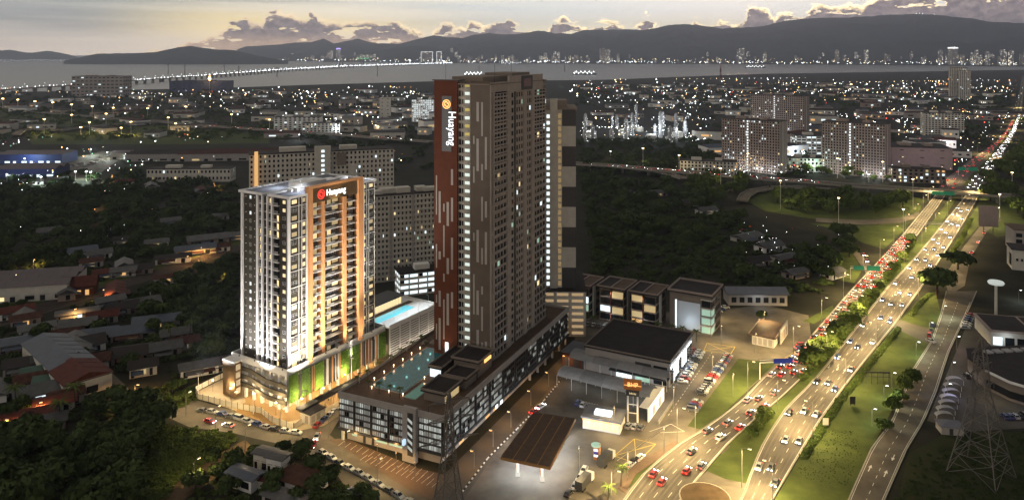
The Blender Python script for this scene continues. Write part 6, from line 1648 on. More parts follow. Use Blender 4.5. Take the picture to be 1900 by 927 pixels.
# far tree cover as one mass each
def treecover(label, zones, seed, m=None):
    r = np.random.RandomState(seed); parts = []
    for (x0,x1,y0,y1,n,s0,s1) in zones:
        for i in range(n):
            y = HY+1/r.uniform(1/(y1-HY),1/(y0-HY)); x = r.uniform(x0,x1)
            if x > 1690 and y < 352 and x > xe(FARL,y)-8 and x < xe(FARR,y)+6: continue
            p = G(x,y); s = r.uniform(s0,s1); a = r.rand()*6.28; V = CROWN_L[i%3][:400]*s; c, q = math.cos(a), math.sin(a)
            parts.append(np.stack([V[:,0]*c-V[:,1]*q+p.x, V[:,0]*q+V[:,1]*c+p.y, V[:,2]*.85],1))
    o = put('far_treeline', quads_mesh('far_treeline', np.concatenate(parts), m or M_leafd)); tag(o, label, 'trees', kind='stuff')
treecover('far tree cover over the plain left of the towers', [(-40,800,172,215,420,1.2,2.4),(520,800,235,320,130,1.0,1.8),(-40,440,318,372,190,.8,1.5)], 1)
treecover('lamp lit trees round the far curving ramps', [(-20,520,206,262,430,.8,1.7)], 3, M_leafm)
treecover('far tree cover over the plain right of the towers', [(1070,1900,158,200,700,1.2,2.6),(1070,1330,262,330,220,1.0,1.9),(1290,1720,200,330,170,.9,1.8),(1780,1900,200,330,90,1.0,2.2)], 2)
# palms
def palm(p, s, label, group, rg):
    t = thing('palm_tree', label, 'palm', (p.x,p.y,p.z), rg.uniform(0,6.28), group); t.scale = (s,s,s)
    put('trunk', PALM_T, t); put('crown', PALM_C, t)
mb = MB()
for i in range(5): mb.tube((.12*i*i*.2,0,i*1.4),(.12*(i+1)**2*.2,0,(i+1)*1.4),.2-.015*i,.185-.015*i,7)
PALM_T = mb.mesh('trunk', M_bark); mb = MB(); cx = .6
for i in range(15):
    a = i*2*math.pi/15+.2*(i%3); el = .9-.28*(i%4); pr = Vector((cx,0,7)); L = 2.9
    for k in range(6):
        f = (k+1)/6; q = Vector((cx+math.cos(a)*L*f, math.sin(a)*L*f, 7+math.sin(el)*L*f*1.1-2.2*f*f))
        sd = Vector((-math.sin(a),math.cos(a),0))*(.5*(1-f*.8)); d = Vector((0,0,-.25))
        mb.quad(pr,q,q+sd+d,pr+sd+d); mb.quad(q,pr,pr-sd+d,q-sd+d); pr = q
PALM_C = mb.mesh('crown', M_leafm)
rp = random.Random(3)
for k, u in enumerate((7,13,20,27,34,41,48)):
    q = DL(u, 38.2); palm(Vector((*q,15.7)), .5, 'deck palm on the dark podium edge, %s from the street corner' % nth(k), 'podium deck palms', rp)
for k, (u,v) in enumerate(((6.2,33),(6,28.5),(5.8,24),(6,20.5))):
    q = DL(u,v); palm(Vector((*q,15.7)), .5, 'palm by the street side end of the deck pool, %s counted from the podium left corner' % nth(k), 'pool end palms', rp)
for k, (x,y) in enumerate([(1075,598),(1087,604),(1102,608),(1150,612),(1176,616),(1222,620),(1246,624),(1268,628),(1292,634),(1196,618)]):
    palm(G(x,y), .75, 'street palm before the shop houses, standing at place %s in the row' % nth(k), 'shop house palms', rp)
for k, (x,y) in enumerate([(1152,902),(1128,938)]): palm(G(x,y), .85, 'dark palm on the station verge, %s one' % ('farther','nearer')[k], 'station palms', rp)
for k, (x,y) in enumerate([(318,640),(300,600),(352,632),(110,790),(140,760),(30,760),(412,640),(330,560)]): palm(G(x,y), 1.25, 'coconut palm rising between the village roofs and the floodlit tower', 'coconut palms', rp)

# ---------------------------------------------------------------- vehicles
M_tyre = mat('tyre', (.015,.015,.015), .8); M_cglass = mat('car_glass', (.015,.017,.02), .08, spec=.6)
M_head = mat('headlamp', (.9,.9,.9), .3, emit=(.95,.98,1.0), es=26); M_tail = mat('tail_lamp', (.5,.02,.02), .3, emit=(1.0,.03,.02), es=9)
M_headx = mat('headlamp_off', (.5,.5,.5), .2); M_tailx = mat('tail_lamp_off', (.22,.015,.015), .3)
PAINT = {n: mat('car_paint_'+n, c, .3, coat=.6, spec=.5) for n, c in dict(white=(.68,.68,.66),silver=(.36,.37,.38),red=(.36,.02,.018),black=(.014,.014,.016),grey=(.11,.115,.12),blue=(.03,.06,.19)).items()}
def body_mb(van=False):
    mb = MB(); hw = .86
    prof = [(-2.1,.28),(-2.16,.78),(-2.0,.98),(1.02,.95),(1.75,.80),(2.12,.62),(2.14,.28)]
    if van: prof = [(-2.1,.28),(-2.16,1.0),(-2.1,1.15),(1.5,1.1),(1.95,.9),(2.15,.7),(2.14,.28)]
    n = len(prof); L = [(x,-hw*(1 if i not in (0,1,n-1,n-2) else .94),z) for i,(x,z) in enumerate(prof)]; Rr = [(x,-y,z) for x,y,z in L]
    mb.face(L); mb.face(Rr[::-1])
    for i in range(n):
        j = (i+1)%n; mb.quad(L[j],L[i],Rr[i],Rr[j])
    return mb
def cabin_mb(van=False):
    mb = MB(); b = [(-1.85,.97),(1.08,.95)]; t = [(-1.25,1.44),(.30,1.44)]
    if van: b = [(-2.1,1.13),(1.5,1.1)]; t = [(-1.95,1.85),(.75,1.85)]
    lo = [(b[0][0],-.80,b[0][1]),(b[1][0],-.80,b[1][1]),(b[1][0],.80,b[1][1]),(b[0][0],.80,b[0][1])]; up = [(t[0][0],-.62,t[0][1]),(t[1][0],-.62,t[1][1]),(t[1][0],.62,t[1][1]),(t[0][0],.62,t[0][1])]
    for i in range(4): j = (i+1)%4; mb.quad(lo[i],lo[j],up[j],up[i])
    mb.face(up); return mb
def roof_mb(van=False):
    return MB().box(-1.28,-.6,1.435,.30,.6,1.475) if not van else MB().box(-1.97,-.6,1.845,.75,.6,1.89)
def pillar_mb(mb):
    for s in (-1,1):
        for x0,x1 in ((1.06,.32),(-.35,-.4),(-1.82,-1.24)): mb.bar((x0,.80*s,.96),(x1,.63*s,1.44),.09,.09)
    return mb
WH = MB().tube((0,-.1,0),(0,.1,0),.31,.31,12).mesh('wheel', M_tyre)
HUB = MB().tube((0,-.115,0),(0,.115,0),.17,.17,8).mesh('rim', MATS['white_metal_frame'])
CARS = {}
BODY = {}
def car_proto(col, lamp, van, simple):
    key = (col,lamp,van,simple)
    if key in CARS: return CARS[key]
    hm = M_head if lamp == 'on' else M_headx; tm = M_tail if lamp == 'on' else M_tailx
    parts = []
    def lampbox(mb, front, mi=0):
        for s in (-1,1):
            if front: mb.box(2.0,.42*s,.58,2.17,.78*s,.76,mi)
            else: mb.box(-2.19,.5*s,.70,-2.02,.82*s,.92,mi)
        return mb
    if simple:
        mb = body_mb(van); n = len(mb.f); cb = cabin_mb(van)
        for src, mi in ((cb,1),(roof_mb(van),0)):
            k = len(mb.v); mb.v += src.v; mb.f += [tuple(i+k for i in f) for f in src.f]; mb.m += [mi]*len(src.f)
        for x in (-1.3,1.3):
            for s in (-1,1): mb.tube((x,.68*s,.31),(x,.88*s,.31),.31,.31,8,4)
        lampbox(mb,True,2); lampbox(mb,False,3)
        CARS[key] = mb.mesh('car', [PAINT[col],M_cglass,hm,tm,M_tyre])
    else:
        P = [('body', body_mb(van).mesh('body', PAINT[col]), (0,0,0)), ('windows', cabin_mb(van).mesh('windows', M_cglass), (0,0,0)), ('roof', (roof_mb(van) if van else pillar_mb(roof_mb(van))).mesh('roof', PAINT[col]), (0,0,0))]
        for s in (-1,1):
            P.append(('headlight', MB().box(2.0,.42*s,.58,2.17,.78*s,.76).mesh('headlight', hm), (0,0,0))); P.append(('tail_light', MB().box(-2.19,.5*s,.70,-2.02,.82*s,.92).mesh('tail_light', tm), (0,0,0)))
            for x in (-1.3,1.3): P.append(('wheel', WH, (x,.78*s,.31)))
        CARS[key] = P
    return CARS[key]
NCAR = [0]
def car(p, ang, col, label, group, lamp='on', van=False, simple=False, z=.11, cat=None):
    NCAR[0] += 1
    pr = car_proto(col,lamp,van,simple)
    if simple:
        o = put('car', pr, None, (p.x,p.y,z), ang); tag(o, label, cat or ('van' if van else 'car'), group); return
    t = thing('van' if van else 'car', label, cat or ('van' if van else 'car'), (p.x,p.y,z), ang, group)
    for n, me, l in pr:
        w = put(n, me, t, l)
        if n == 'wheel': put('rim', HUB, w)
rc = random.Random(31)
COLS = ['white','white','silver','silver','red','black','grey','blue','white']
def stream(L, Rr, f, y0, y1, gap0, gap1, away, road, seed, simple_y=610, pcol=COLS):
    r = random.Random(seed); P = lane_pts(L,Rr,f,y0,y1,120); s = r.uniform(0,gap0); out = []; acc = 0.0
    tot = sum((b-a).length for a,b in zip(P,P[1:])); nxt = s
    for a, b in zip(P, P[1:]):
        Ls = (b-a).length
        while nxt <= acc+Ls:
            q = a.lerp(b,(nxt-acc)/Ls); d = (b-a) if away else (a-b)
            out.append((q, math.atan2(d.y,d.x)+r.uniform(-.03,.03))); fr_ = nxt/tot; nxt += r.uniform(gap0,gap1)
        acc += Ls
    return out
def run(lanes, L, Rr, y0, y1, gaps, away, label, group, seed, cols=COLS, near=560):
    allc = []
    for i, f in enumerate(lanes): allc += stream(L,Rr,f,y0,y1,gaps[0],gaps[1],away,'',seed+i)
    allc.sort(key=lambda c: c[0].y); r = random.Random(seed); cn = {}
    for q, a in allc:
        c = r.choice(cols); cn[c] = cn.get(c,0)+1
        yp = HY+F*CAMH/q.y
        car(q, a, c, label % (c, nth(cn[c]-1)) if cn[c] < 95 else label % (c,'next'), group, 'on', r.random() < .08 and c == 'white', yp < near)
run((.16,.42,.68,.9), LCL, LCR, 700, 436, (7.5,14.0), True, '%s car in the tail light queue, %s nearest of its colour there', 'outbound queue', 3, ['white','silver','silver','red','red','grey','white','black'])
run((.2,.45,.72,.9), LCL, LCR, 905, 708, (15,36), True, '%s car on the open outbound lanes, %s nearest of its colour there', 'outbound cars', 17, ['white','silver','red','white','red','grey'])
run((.17,.5,.83), RCL, RCR, 900, 385, (19,46), False, '%s car on the inbound lanes, %s nearest of its colour there', 'inbound cars', 29, ['white','silver','silver','blue','grey','black'])
def car_mass(places, label, cols, lamp, seed=1, z0=.11):
    r = random.Random(seed); V = []; Fc = []; Mi = []
    base = car_proto('white',lamp,False,True); co = np.empty(len(base.vertices)*3,dtype=np.float32); base.vertices.foreach_get('co',co); co = co.reshape(-1,3)
    fs = [tuple(p.vertices) for p in base.polygons]; ms = [p.material_index for p in base.polygons]; names = sorted(set(cols))
    for q, a in places:
        c, s = math.cos(a), math.sin(a); n = len(V); k = names.index(r.choice(cols))
        V += [(x*c-y*s+q.x, x*s+y*c+q.y, z+z0) for x,y,z in co.tolist()]; Fc += [tuple(i+n for i in f) for f in fs]; Mi += [m if m else 5+k for m in ms]
    me = bpy.data.meshes.new('distant_traffic'); me.from_pydata(V,[],Fc)
    for m in list(base.materials)+[PAINT[n] for n in names]: me.materials.append(m)
    me.polygons.foreach_set('material_index', Mi); me.update(); tag(put('distant_traffic', me), label, 'traffic', kind='stuff')
def far_run(lanes, L, Rr, y0, y1, gaps, away, label, seed, cols):
    pl = []
    for i, f in enumerate(lanes): pl += stream(L,Rr,f,y0,y1,gaps[0],gaps[1],away,'',seed+i)
    car_mass(pl, label, cols, 'on', seed)
def row(pts, n, label, group, ang=None, cols=COLS, lamp='off', simple=False, jit=.3, z=.05, off=0.0):
    P = [G(*p) for p in pts]; L = [(b-a).length for a,b in zip(P,P[1:])]; T = sum(L); cn = {}
    for i in range(n):
        s = T*(i+.5)/n; k = 0
        while k < len(L)-1 and s > L[k]: s -= L[k]; k += 1
        d = (P[k+1]-P[k]).normalized(); q = P[k]+d*s+Vector((rc.uniform(-jit,jit),rc.uniform(-jit,jit),0))*.5
        a = math.atan2(d.y,d.x) if ang is None else R(ang)
        c = rc.choice(cols); cn[c] = cn.get(c,0)+1
        car(q, a+rc.uniform(-.05,.05)+(math.pi if rc.random() < .3 and ang is None else 0), c, label % (c, nth(cn[c]-1)), group, lamp, rc.random() < .1, simple, z)
far_run((.66,.78,.9), FARL, FARR, 350, 215, (14,44), False, 'stream of cars with headlamps on the far road beyond the flyover', 41, ['white','silver'])
far_run((.1,.22,.34), FARL, FARR, 350, 225, (20,70), True, 'stream of cars with tail lamps on the far road beyond the flyover', 53, ['red','grey','silver'])
row([(366,762),(405,768),(450,780),(505,798),(560,806)],11,'%s car parked along the floodlit fence, %s of its colour from the far end','cars parked along the fence')
row([(585,795),(625,760)],4,'%s car parked at the kerb between fence and dark podium, %s of its colour from the street','cars parked between fence and podium')
row([(592,838),(640,866),(690,894),(745,925),(790,950)],11,'%s car parked along the railing of the dark podium lot, %s of its colour from the junction','cars parked along the railing')
row([(648,908),(680,930),(720,955)],4,'%s car parked on the shack side of the street, %s of its colour from the junction','cars on the shack side')
row([(374,780),(440,795)],2,'%s car driving on the street beside the undergrowth, %s of its colour from the left','cars driving on the front street',lamp='on')
row([(590,806),(578,835)],2,'%s car turning at the street junction below the gate hut, %s of its colour','cars turning at the junction',lamp='on')
RA = 62
row([(1252,706),(1288,650)],14,'%s car parked nose in along the showroom side, %s nearest of its colour','cars beside the showroom',ang=-20)
row([(1266,712),(1300,652)],12,'%s car parked in the second line off the showroom side, %s nearest of its colour','second line beside the showroom',ang=-20)
row([(1300,733),(1352,660)],20,'%s car parked in the line beside the yard lawn, %s nearest of its colour','cars beside the yard lawn',ang=-20)
row([(1284,765),(1296,745)],4,'%s car parked below the yard lawn line, %s nearest of its colour','cars below the yard lawn',ang=-20)
row([(1066,748),(1130,765)],6,'%s car sheltered under the barrel canopies, %s from the left of its colour','cars under the canopies',ang=66)
row([(1160,792),(1196,796)],3,'%s car parked at the foot of the fuel sign, %s from the left of its colour','cars by the fuel sign',ang=60)
row([(1088,868),(1066,905),(1050,925)],4,'%s car waiting on the station forecourt edge, %s from the shop of its colour','cars on the station forecourt')
row([(1165,868),(1190,848)],3,'%s car leaving the station exit, %s of its colour','cars leaving the station',lamp='on')
row([(1068,598),(1100,604),(1180,618),(1230,624)],16,'%s car parked before the shop houses, %s from the left of its colour','cars before the shop houses',ang=75,simple=True)
row([(1322,585),(1350,570)],4,'%s car parked beside the poster wall building, %s nearest of its colour','cars beside the poster wall building',ang=-8,simple=True)
row([(1310,612),(1335,600)],3,'%s car crossing the yard behind the showroom, %s of its colour','cars crossing the yard')
row([(1490,640),(1482,650)],2,'%s car leaving the roadside pavilion, %s of its colour','cars leaving the pavilion',ang=10,lamp='on')
row([(1600,468),(1612,492)],2,'%s car on the left slip road, %s of its colour','slip road cars',lamp='on',cols=['red'],simple=True)
row([(1795,480),(1832,425)],3,'%s car on the right slip road, %s of its colour','right slip road cars',lamp='on',simple=True)
row([(1742,640),(1722,632),(1732,600)],4,'%s car waiting on the service road, %s of its colour','service road cars')
row([(1790,612),(1802,584)],7,'%s car parked in front of the dark bay roof store, %s nearest of its colour','cars before the store',ang=-10)
row([(1790,700),(1838,690),(1890,690)],12,'%s car parked in the mall yard, %s from the left of its colour','mall yard cars',ang=85)
row([(1860,775),(1930,772)],8,'%s car parked behind the lattice pylon, %s from the left of its colour','cars behind the pylon',ang=85)
car_mass([(G(rc.uniform(85,225),0) if 0 else G(80+i*5.6,326-i*1.5+rc.uniform(-5,5)), R(30)) for i in range(26)], 'cars parked in the floodlit yard by the depots', COLS, 'off')
car_mass([(G(1370+i*4.4,428+i*2.1+rc.uniform(-7,7)), R(20)) for i in range(30)], 'cars parked in the yard inside the dark wood', COLS, 'off')
row([(985,770),(1010,752)],2,'%s car in the orange side street, %s of its colour','side street cars',lamp='on')
fp = []
for k in range(34):
    x = 1085+k*13+rc.uniform(-5,5); y = interp([(1060,303),(1133,307),(1226,316),(1312,322),(1411,331),(1500,337),(1579,344)], x)+rc.choice((-1.3,1.3))
    a = G(x,y,7.0); b = G(x+6,y+.5,7.0); fp.append((a, math.atan2(b.y-a.y,b.x-a.x)+(math.pi if k%2 else 0)))
car_mass(fp, 'cars with lamps lit strung along the flyover', ['white','red','silver'], 'on', 9, 7.02)
fp = []
for k in range(40):
    x = 345+k*11+rc.uniform(-4,4); y = interp([(300,226),(345,231),(420,236),(520,243),(640,251),(730,258),(800,263)], x)+rc.choice((-.8,.8))
    a = G(x,y,5.0); b = G(x+6,y+.4,5.0); fp.append((a, math.atan2(b.y-a.y,b.x-a.x)+(math.pi if k%2 else 0)))
car_mass(fp, 'cars with lamps lit on the distant curving ramp', ['white','red','silver'], 'on', 10, 5.02)
def truck(px, py, ang, label):
    p = G(px,py); t = thing('lorry', label, 'lorry', (p.x,p.y,.05), R(ang))
    MB().box(-4.6,-1.2,.9,1.8,1.2,3.3).build('cargo_box', M_char, t); MB().box(1.9,-1.15,.6,3.8,1.15,2.7).build('cab', PAINT['white'], t); MB().box(3.80,-1.0,1.6,3.84,1.0,2.5).build('windscreen', M_cglass, t); MB().box(-4.6,-.5,.55,3.4,.5,.9).build('chassis', M_char, t)
    for x in (-3.4,-2.3,2.8):
        for s in (-1,1): w = put('wheel', WH, t, (x,1.0*s,.48)); w.scale = (1.5,1.5,1.5)
truck(1126,858,56,'dark box lorry parked beside the station totem'); truck(1086,900,58,'dark box lorry parked nearest the station palms')

# ---------------------------------------------------------------- street lamps (each with its own light)
LH = {}
M_pole = mat('galvanised_pole', (.20,.19,.18), .6, metal=.3)
def lamp_proto(kind):
    if kind in LH: return LH[kind]
    h, arm, hm = kind
    pole = MB().tube((0,0,0),(0,0,h),.13,.07,8).mesh('pole', M_pole)
    a = MB().tube((0,0,h-.1),(arm,0,h+.35),.07,.05,6).mesh('arm', M_pole)
    hd = MB().box(arm-.1,-.2,h+.25,arm+1.0,.2,h+.42).mesh('lamp_head', M_frame); le = MB().box(arm,-.16,h+.16,arm+.9,.16,h+.25).mesh('lens', hm)
    LH[kind] = (pole,a,hd,le); return LH[kind]
def street_lamp(px, py, h, ang, power, col, label, group, hm=None, arm=1.8, cone=165):
    p = G(px,py); hm = hm or M_lamp
    t = thing('street_lamp', label, 'street lamp', (p.x,p.y,0), R(ang), group)
    pole, a, hd, le = lamp_proto((h,arm,hm)); put('pole', pole, t); put('arm', a, t); w = put('lamp_head', hd, t); put('lens', le, w)
    if power:
        spot('street_light', (p.x+math.cos(R(ang))*(arm+.5), p.y+math.sin(R(ang))*(arm+.5), h), power, col, cone, .4)
GOLD = (1.0,.73,.33)
def along(L, Rr, f, y0, y1, n): return [(xe(L,y)+(xe(Rr,y)-xe(L,y))*f, y) for y in ys(y0,y1,n)]
for k, (x,y) in enumerate(along(LCL,LCR,-.06,950,372,13)): street_lamp(x,y,12,-25,42000,GOLD,'highway lamp on the outbound kerb, %s from the bottom' % nth(k),'outbound kerb lamps')
for k, (x,y) in enumerate(along(RCL,RCR,1.08,935,372,13)): street_lamp(x,y,12,155,42000,GOLD,'highway lamp on the inbound kerb, %s from the bottom' % nth(k),'inbound kerb lamps')
for k, (x,y) in enumerate(along(RCL,RCR,-.12,905,400,9)): street_lamp(x,y,12,-25,32000,GOLD,'highway lamp on the median side, %s from the near tip' % nth(k),'median lamps')
for k, (x,y) in enumerate(along(FARL,FARR,1.1,340,200,7)): street_lamp(x,y,14,170,60000,GOLD,'far highway lamp on the right beyond the flyover, %s from the flyover' % nth(k),'far highway lamps',cone=150)
for k, (x,y) in enumerate(along(FARL,FARR,-.08,335,200,6)): street_lamp(x,y,14,0,60000,GOLD,'far highway lamp on the left beyond the flyover, %s from the flyover' % nth(k),'far left highway lamps',cone=150)
for k, (x,y,pw) in enumerate([(1322,700,14000),(1290,800,9000),(1186,690,0),(1338,640,13000),(1402,655,13000),(1418,612,9000),(1360,735,9000),(1232,842,12000),(1165,890,12000),(1330,590,7000),(1140,800,7000),(1250,760,9000),(1075,880,5000)]): street_lamp(x,y,9,-100,pw,GOLD,'yard lamp between showroom and highway, placed %s' % nth(k),'yard lamps',arm=1.2)
for k, (x,y,pw) in enumerate([(430,772,5500),(520,806,6000),(610,812,6000),(700,905,6000),(400,800,5000),(640,850,5000),(345,772,6000),(455,838,4000),(360,905,3500)]): street_lamp(x,y,8,60,pw,GOLD,'lamp on the parked car street, placed %s' % nth(k),'front street lamps',arm=1.2)
for k, (x,y) in enumerate([(880,868),(915,828),(948,792),(985,752),(1018,716),(1050,684)]): street_lamp(x,y,5,150,1600,SODIUM,'short orange lamp in the side street, %s from the bottom' % nth(k),'side street lamps',M_lampo,arm=.5)
for k, (x,y) in enumerate([(700,855),(735,872),(770,890)]): street_lamp(x,y,5,100,1300,SODIUM,'short orange lamp in the dark podium lot, %s from the left' % nth(k),'podium lot lamps',M_lampo,arm=.5)
for k, (x,y,pw) in enumerate([(250,744,7000),(68,780,2500),(135,598,3000),(372,478,5000),(410,525,900),(195,560,1800),(20,812,3000),(175,388,2500),(285,360,3000),(398,352,3500),(208,336,3000),(62,500,2500),(118,535,3000),(90,700,900),(345,495,1200)]): street_lamp(x,y,6,30*k,pw*3.2,SODIUM,'orange village lamp, %s as counted from the dirt track junction' % nth(k),'village lamps',M_lampo,arm=.8)
for k, (x,y,pw) in enumerate([(1655,720,0),(1640,745,3000),(1618,790,2000),(1700,660,3500),(1750,590,3500),(1648,612,2000),(1725,622,2500)]): street_lamp(x,y,6,-20,pw,(.86,1.0,.70),'greenish lamp on the service road verge, placed %s' % nth(k),'service road lamps',M_lampw,arm=.6)
for k, (x,y,pw,c) in enumerate([(1758,742,900,(.6,.6,1)),(1766,700,900,(.7,.7,1)),(1775,650,1200,(.8,.5,.5)),(1880,690,1500,COOL),(1890,560,2500,COOL)]): street_lamp(x,y,6,0,pw,c,'cool lamp in the mall yard, placed %s' % nth(k),'mall yard lamps',M_lampw,arm=.6)
# tall masts
def mast(px, py, h, power, col, label, group, hm):
    p = G(px,py); t = thing('lamp_mast', label, 'lamp mast', (p.x,p.y,0), 0, group); s = max(.7, p.y/900)
    MB().tube((0,0,0),(0,0,h),.35*s,.2*s,8).build('pole', mat('lit_pole',(.55,.52,.45),.6), t)
    MB().lathe(0,0,[(.3*s,h),(1.1*s,h+.3*s),(1.0*s,h+.7*s),(.3*s,h+.8*s)],10).build('crown_ring', M_frame, t); MB().lathe(0,0,[(1.15*s,h-.25*s),(1.15*s,h+.28*s)],10).build('lamp_ring', hm, t)
    if power: spot('mast_light', (p.x,p.y,h-.8*s), power, col, 165, .3)
for k, (x,y0,y1) in enumerate([(1193,275,308),(1260,288,326),(1337,312,352),(1388,285,322),(1448,335,388),(1554,294,330),(1556,367,418),(1676,388,432),(1694,332,388),(1855,360,404),(1878,320,350),(1852,385,420),(1638,300,338)]):
    d = F*CAMH/(y1-HY); mast(x,y1,(y1-y0)*d/F,26000,(1.0,.80,.42),'tall lamp mast by the interchange, %s in order from the wood to the highway' % nth(k),'interchange masts',M_lamp)
for k, (x,y0,y1) in enumerate([(5,183,204),(33,185,205),(65,188,206),(98,190,210),(133,194,213),(171,197,216),(210,200,216),(274,201,217),(345,198,214),(133,213,229),(197,211,230),(166,227,253),(243,226,251),(312,218,247),(326,229,246),(225,237,251),(150,236,251),(82,221,251),(430,212,230),(500,222,240)]):
    d = F*CAMH/(y1-HY); mast(x,y1,(y1-y0)*d/F,1100000 if k < 9 else 420000,(1.0,.66,.22),'yellow lamp mast over the far ramps, %s in order of distance from the shore' % nth(k),'yellow lamp masts',M_lamph)
for k, (x,y0,y1) in enumerate([(76,328,346),(160,318,336),(168,319,338),(140,318,336),(240,283,296)]):
    d = F*CAMH/(y1-HY); mast(x,y1,(y1-y0)*d/F,45000,(.80,1.0,.92),'white floodlight mast round the depot yard, %s from the left' % nth((0,2,3,1,4)[k]),'depot yard masts',M_lampw)
for x,y,pw,c in ((20,300,24000,(.55,.75,1)),(60,304,24000,(.6,.8,1)),(100,298,18000,(.7,.9,1)),(30,334,10000,(.5,.6,1)),(180,286,30000,(.8,1,.9)),(210,292,24000,(.9,1,.9)),(1700,300,30000,(1,.9,1)),(1740,275,40000,(1,.92,.95)),(1720,322,16000,(1,.75,1)),(1690,285,30000,(.9,.95,1)),(1480,290,20000,COOL),(1500,318,9000,(.7,1,.85)),(1285,318,14000,(1,.8,.6)),(1600,334,8000,COOL),(790,235,30000,COOL),(740,230,16000,WHITE),(700,240,16000,WARM),(560,258,14000,COOL),(630,248,12000,COOL),(1750,236,30000,WHITE),(1130,290,4000,GOLD)):  # floodlights added to make pools of light between the buildings
    p = G(x,y); t = thing('added_yard_floodlight','added low floodlight among the far buildings','floodlight',(p.x,p.y-14,0),0,'added far floodlights'); MB().tube((0,0,0),(0,0,8),.2,.15).build('pole',M_frame,t); MB().box(-.6,-.4,8,.6,.4,8.5).build('lamp_head',M_lampw,t); point('added_yard_flood', (p.x,p.y-14,10), pw, c)

# ---------------------------------------------------------------- far city, bridge, ships, lamps of the plain
def far_tower_mat(name, base, dens, cols):
    m = bpy.data.materials.new(name); m.use_nodes = True; nt = m.node_tree; b = nt.nodes['Principled BSDF']; b.inputs['Base Color'].default_value = (*base,1); b.inputs['Roughness'].default_value = .8
    t = nt.nodes.new('ShaderNodeTexCoord'); oi = nt.nodes.new('ShaderNodeObjectInfo'); v = nt.nodes.new('ShaderNodeVectorMath'); v.operation = 'MULTIPLY'; v.inputs[1].default_value = (1/9,1/9,1/8)
    nt.links.new(t.outputs['Object'], v.inputs[0]); fl = nt.nodes.new('ShaderNodeVectorMath'); fl.operation = 'FLOOR'; nt.links.new(v.outputs[0], fl.inputs[0])
    ad = nt.nodes.new('ShaderNodeVectorMath'); ad.operation = 'ADD'; nt.links.new(fl.outputs[0], ad.inputs[0]); nt.links.new(oi.outputs['Location'], ad.inputs[1])
    w = nt.nodes.new('ShaderNodeTexWhiteNoise'); nt.links.new(ad.outputs[0], w.inputs[0]); c = nt.nodes.new('ShaderNodeMath'); c.operation = 'GREATER_THAN'; c.inputs[1].default_value = 1-dens
    nt.links.new(w.outputs['Value'], c.inputs[0]); mm = nt.nodes.new('ShaderNodeMath'); mm.operation = 'MULTIPLY'; mm.inputs[1].default_value = 1.5; nt.links.new(c.outputs[0], mm.inputs[0]); nt.links.new(mm.outputs[0], b.inputs['Emission Strength'])
    r = nt.nodes.new('ShaderNodeMix'); r.data_type = 'RGBA'; r.inputs[6].default_value = (*cols[0],1); r.inputs[7].default_value = (*cols[1],1); sx = nt.nodes.new('ShaderNodeSeparateColor'); nt.links.new(w.outputs['Color'], sx.inputs[0]); nt.links.new(sx.outputs[0], r.inputs[0]); nt.links.new(r.outputs[2], b.inputs['Emission Color'])
    m.cycles.emission_sampling = 'NONE'; return m
FT = [far_tower_mat('far_city_cool', (.30,.28,.28), .16, ((.8,.95,1),(1,.9,.7))), far_tower_mat('far_city_warm', (.26,.24,.24), .11, ((1,.75,.4),(1,.95,.85))), far_tower_mat('far_city_dim', (.34,.31,.31), .05, ((.9,.95,1),(1,.8,.5)))]
M_vio = mat('violet_crown_light',(.3,.2,.8),.5,emit=(.35,.25,1.0),es=5); M_grn = mat('green_facade_light',(.1,.6,.3),.5,emit=(.15,1.0,.4),es=2.2); M_out = mat('white_outline_light',(.8,.8,.8),.5,emit=(.95,1,1),es=2.0)
rf = random.Random(17)
def far_d(px): return interp([(430,14200),(640,12300),(900,10250),(1100,9950),(1300,9700),(1500,9300),(1700,8700),(1900,7900),(2200,7400)], px)
def far_tower(px, top, wpx, label, group=None, m=None, back=0.0, crown=None):
    d = far_d(px)*(1.02+back); x = (px-950)/F*d; h = CAMH+(HY-top)*d/F; w = wpx*d/F
    t = thing('far_tower', label, 'tower block', (x,d,0), R(rf.uniform(-25,25)), group); q = w*rf.uniform(.4,.8)
    MB().box(-w/2,-q/2,0,w/2,q/2,h).build('wall', m or rf.choice(FT), t)
    if w > 45 and rf.random() < .5: MB().box(-w*.25,-q*.3,h,w*.25,q*.3,h+10).build('roof_room', FT[2], t)
    if crown: MB().box(-w*.52,-q*.55,h-14,w*.52,q*.55,h).build('crown_light', crown, t)
    return t
far_tower(628,90,7,'violet crowned tower in the far city left of the hills','far landmarks',None,0,M_vio)
far_tower(1768,88,13,'tallest far shore tower with white crown light at the right','far landmarks',None,0,M_out)
for x0,x1,top in ((781,803,96),(810,819,96)):
    d = far_d(800)*1.02; w = (x1-x0)*d/F; h = CAMH+(HY-top)*d/F; t = thing('outlined_block','far shore block outlined by white strip lights, %s one of the pair' % ('wider' if x0 < 800 else 'narrower'),'tower block',((x0-950)/F*d,d,0)); s = 5
    MB().box(0,0,0,w,60,h).build('wall', FT[2], t); MB().box(0,-2,0,s,-.5,h).build('outline_strip', M_out, t); MB().box(w-s,-2,0,w,-.5,h).build('outline_strip', M_out, t); MB().box(s,-2,h-s,w-s,-.5,h).build('outline_strip', M_out, t)
d = far_d(680)*1.02
for i in range(6): t = thing('green_block','green lit far shore flats, %s from the left in their row' % nth(i),'tower block',((662+i*6-950)/F*d,d,0),0,'green lit far flats'); MB().box(0,0,0,38,40,CAMH+(HY-102+i%2)*d/F).build('wall', FT[0], t); MB().box(2,-3,8,36,-.5,24).build('facade_light', M_grn, t); MB().box(2,-3,50,36,-.5,58).build('facade_light', M_grn, t)
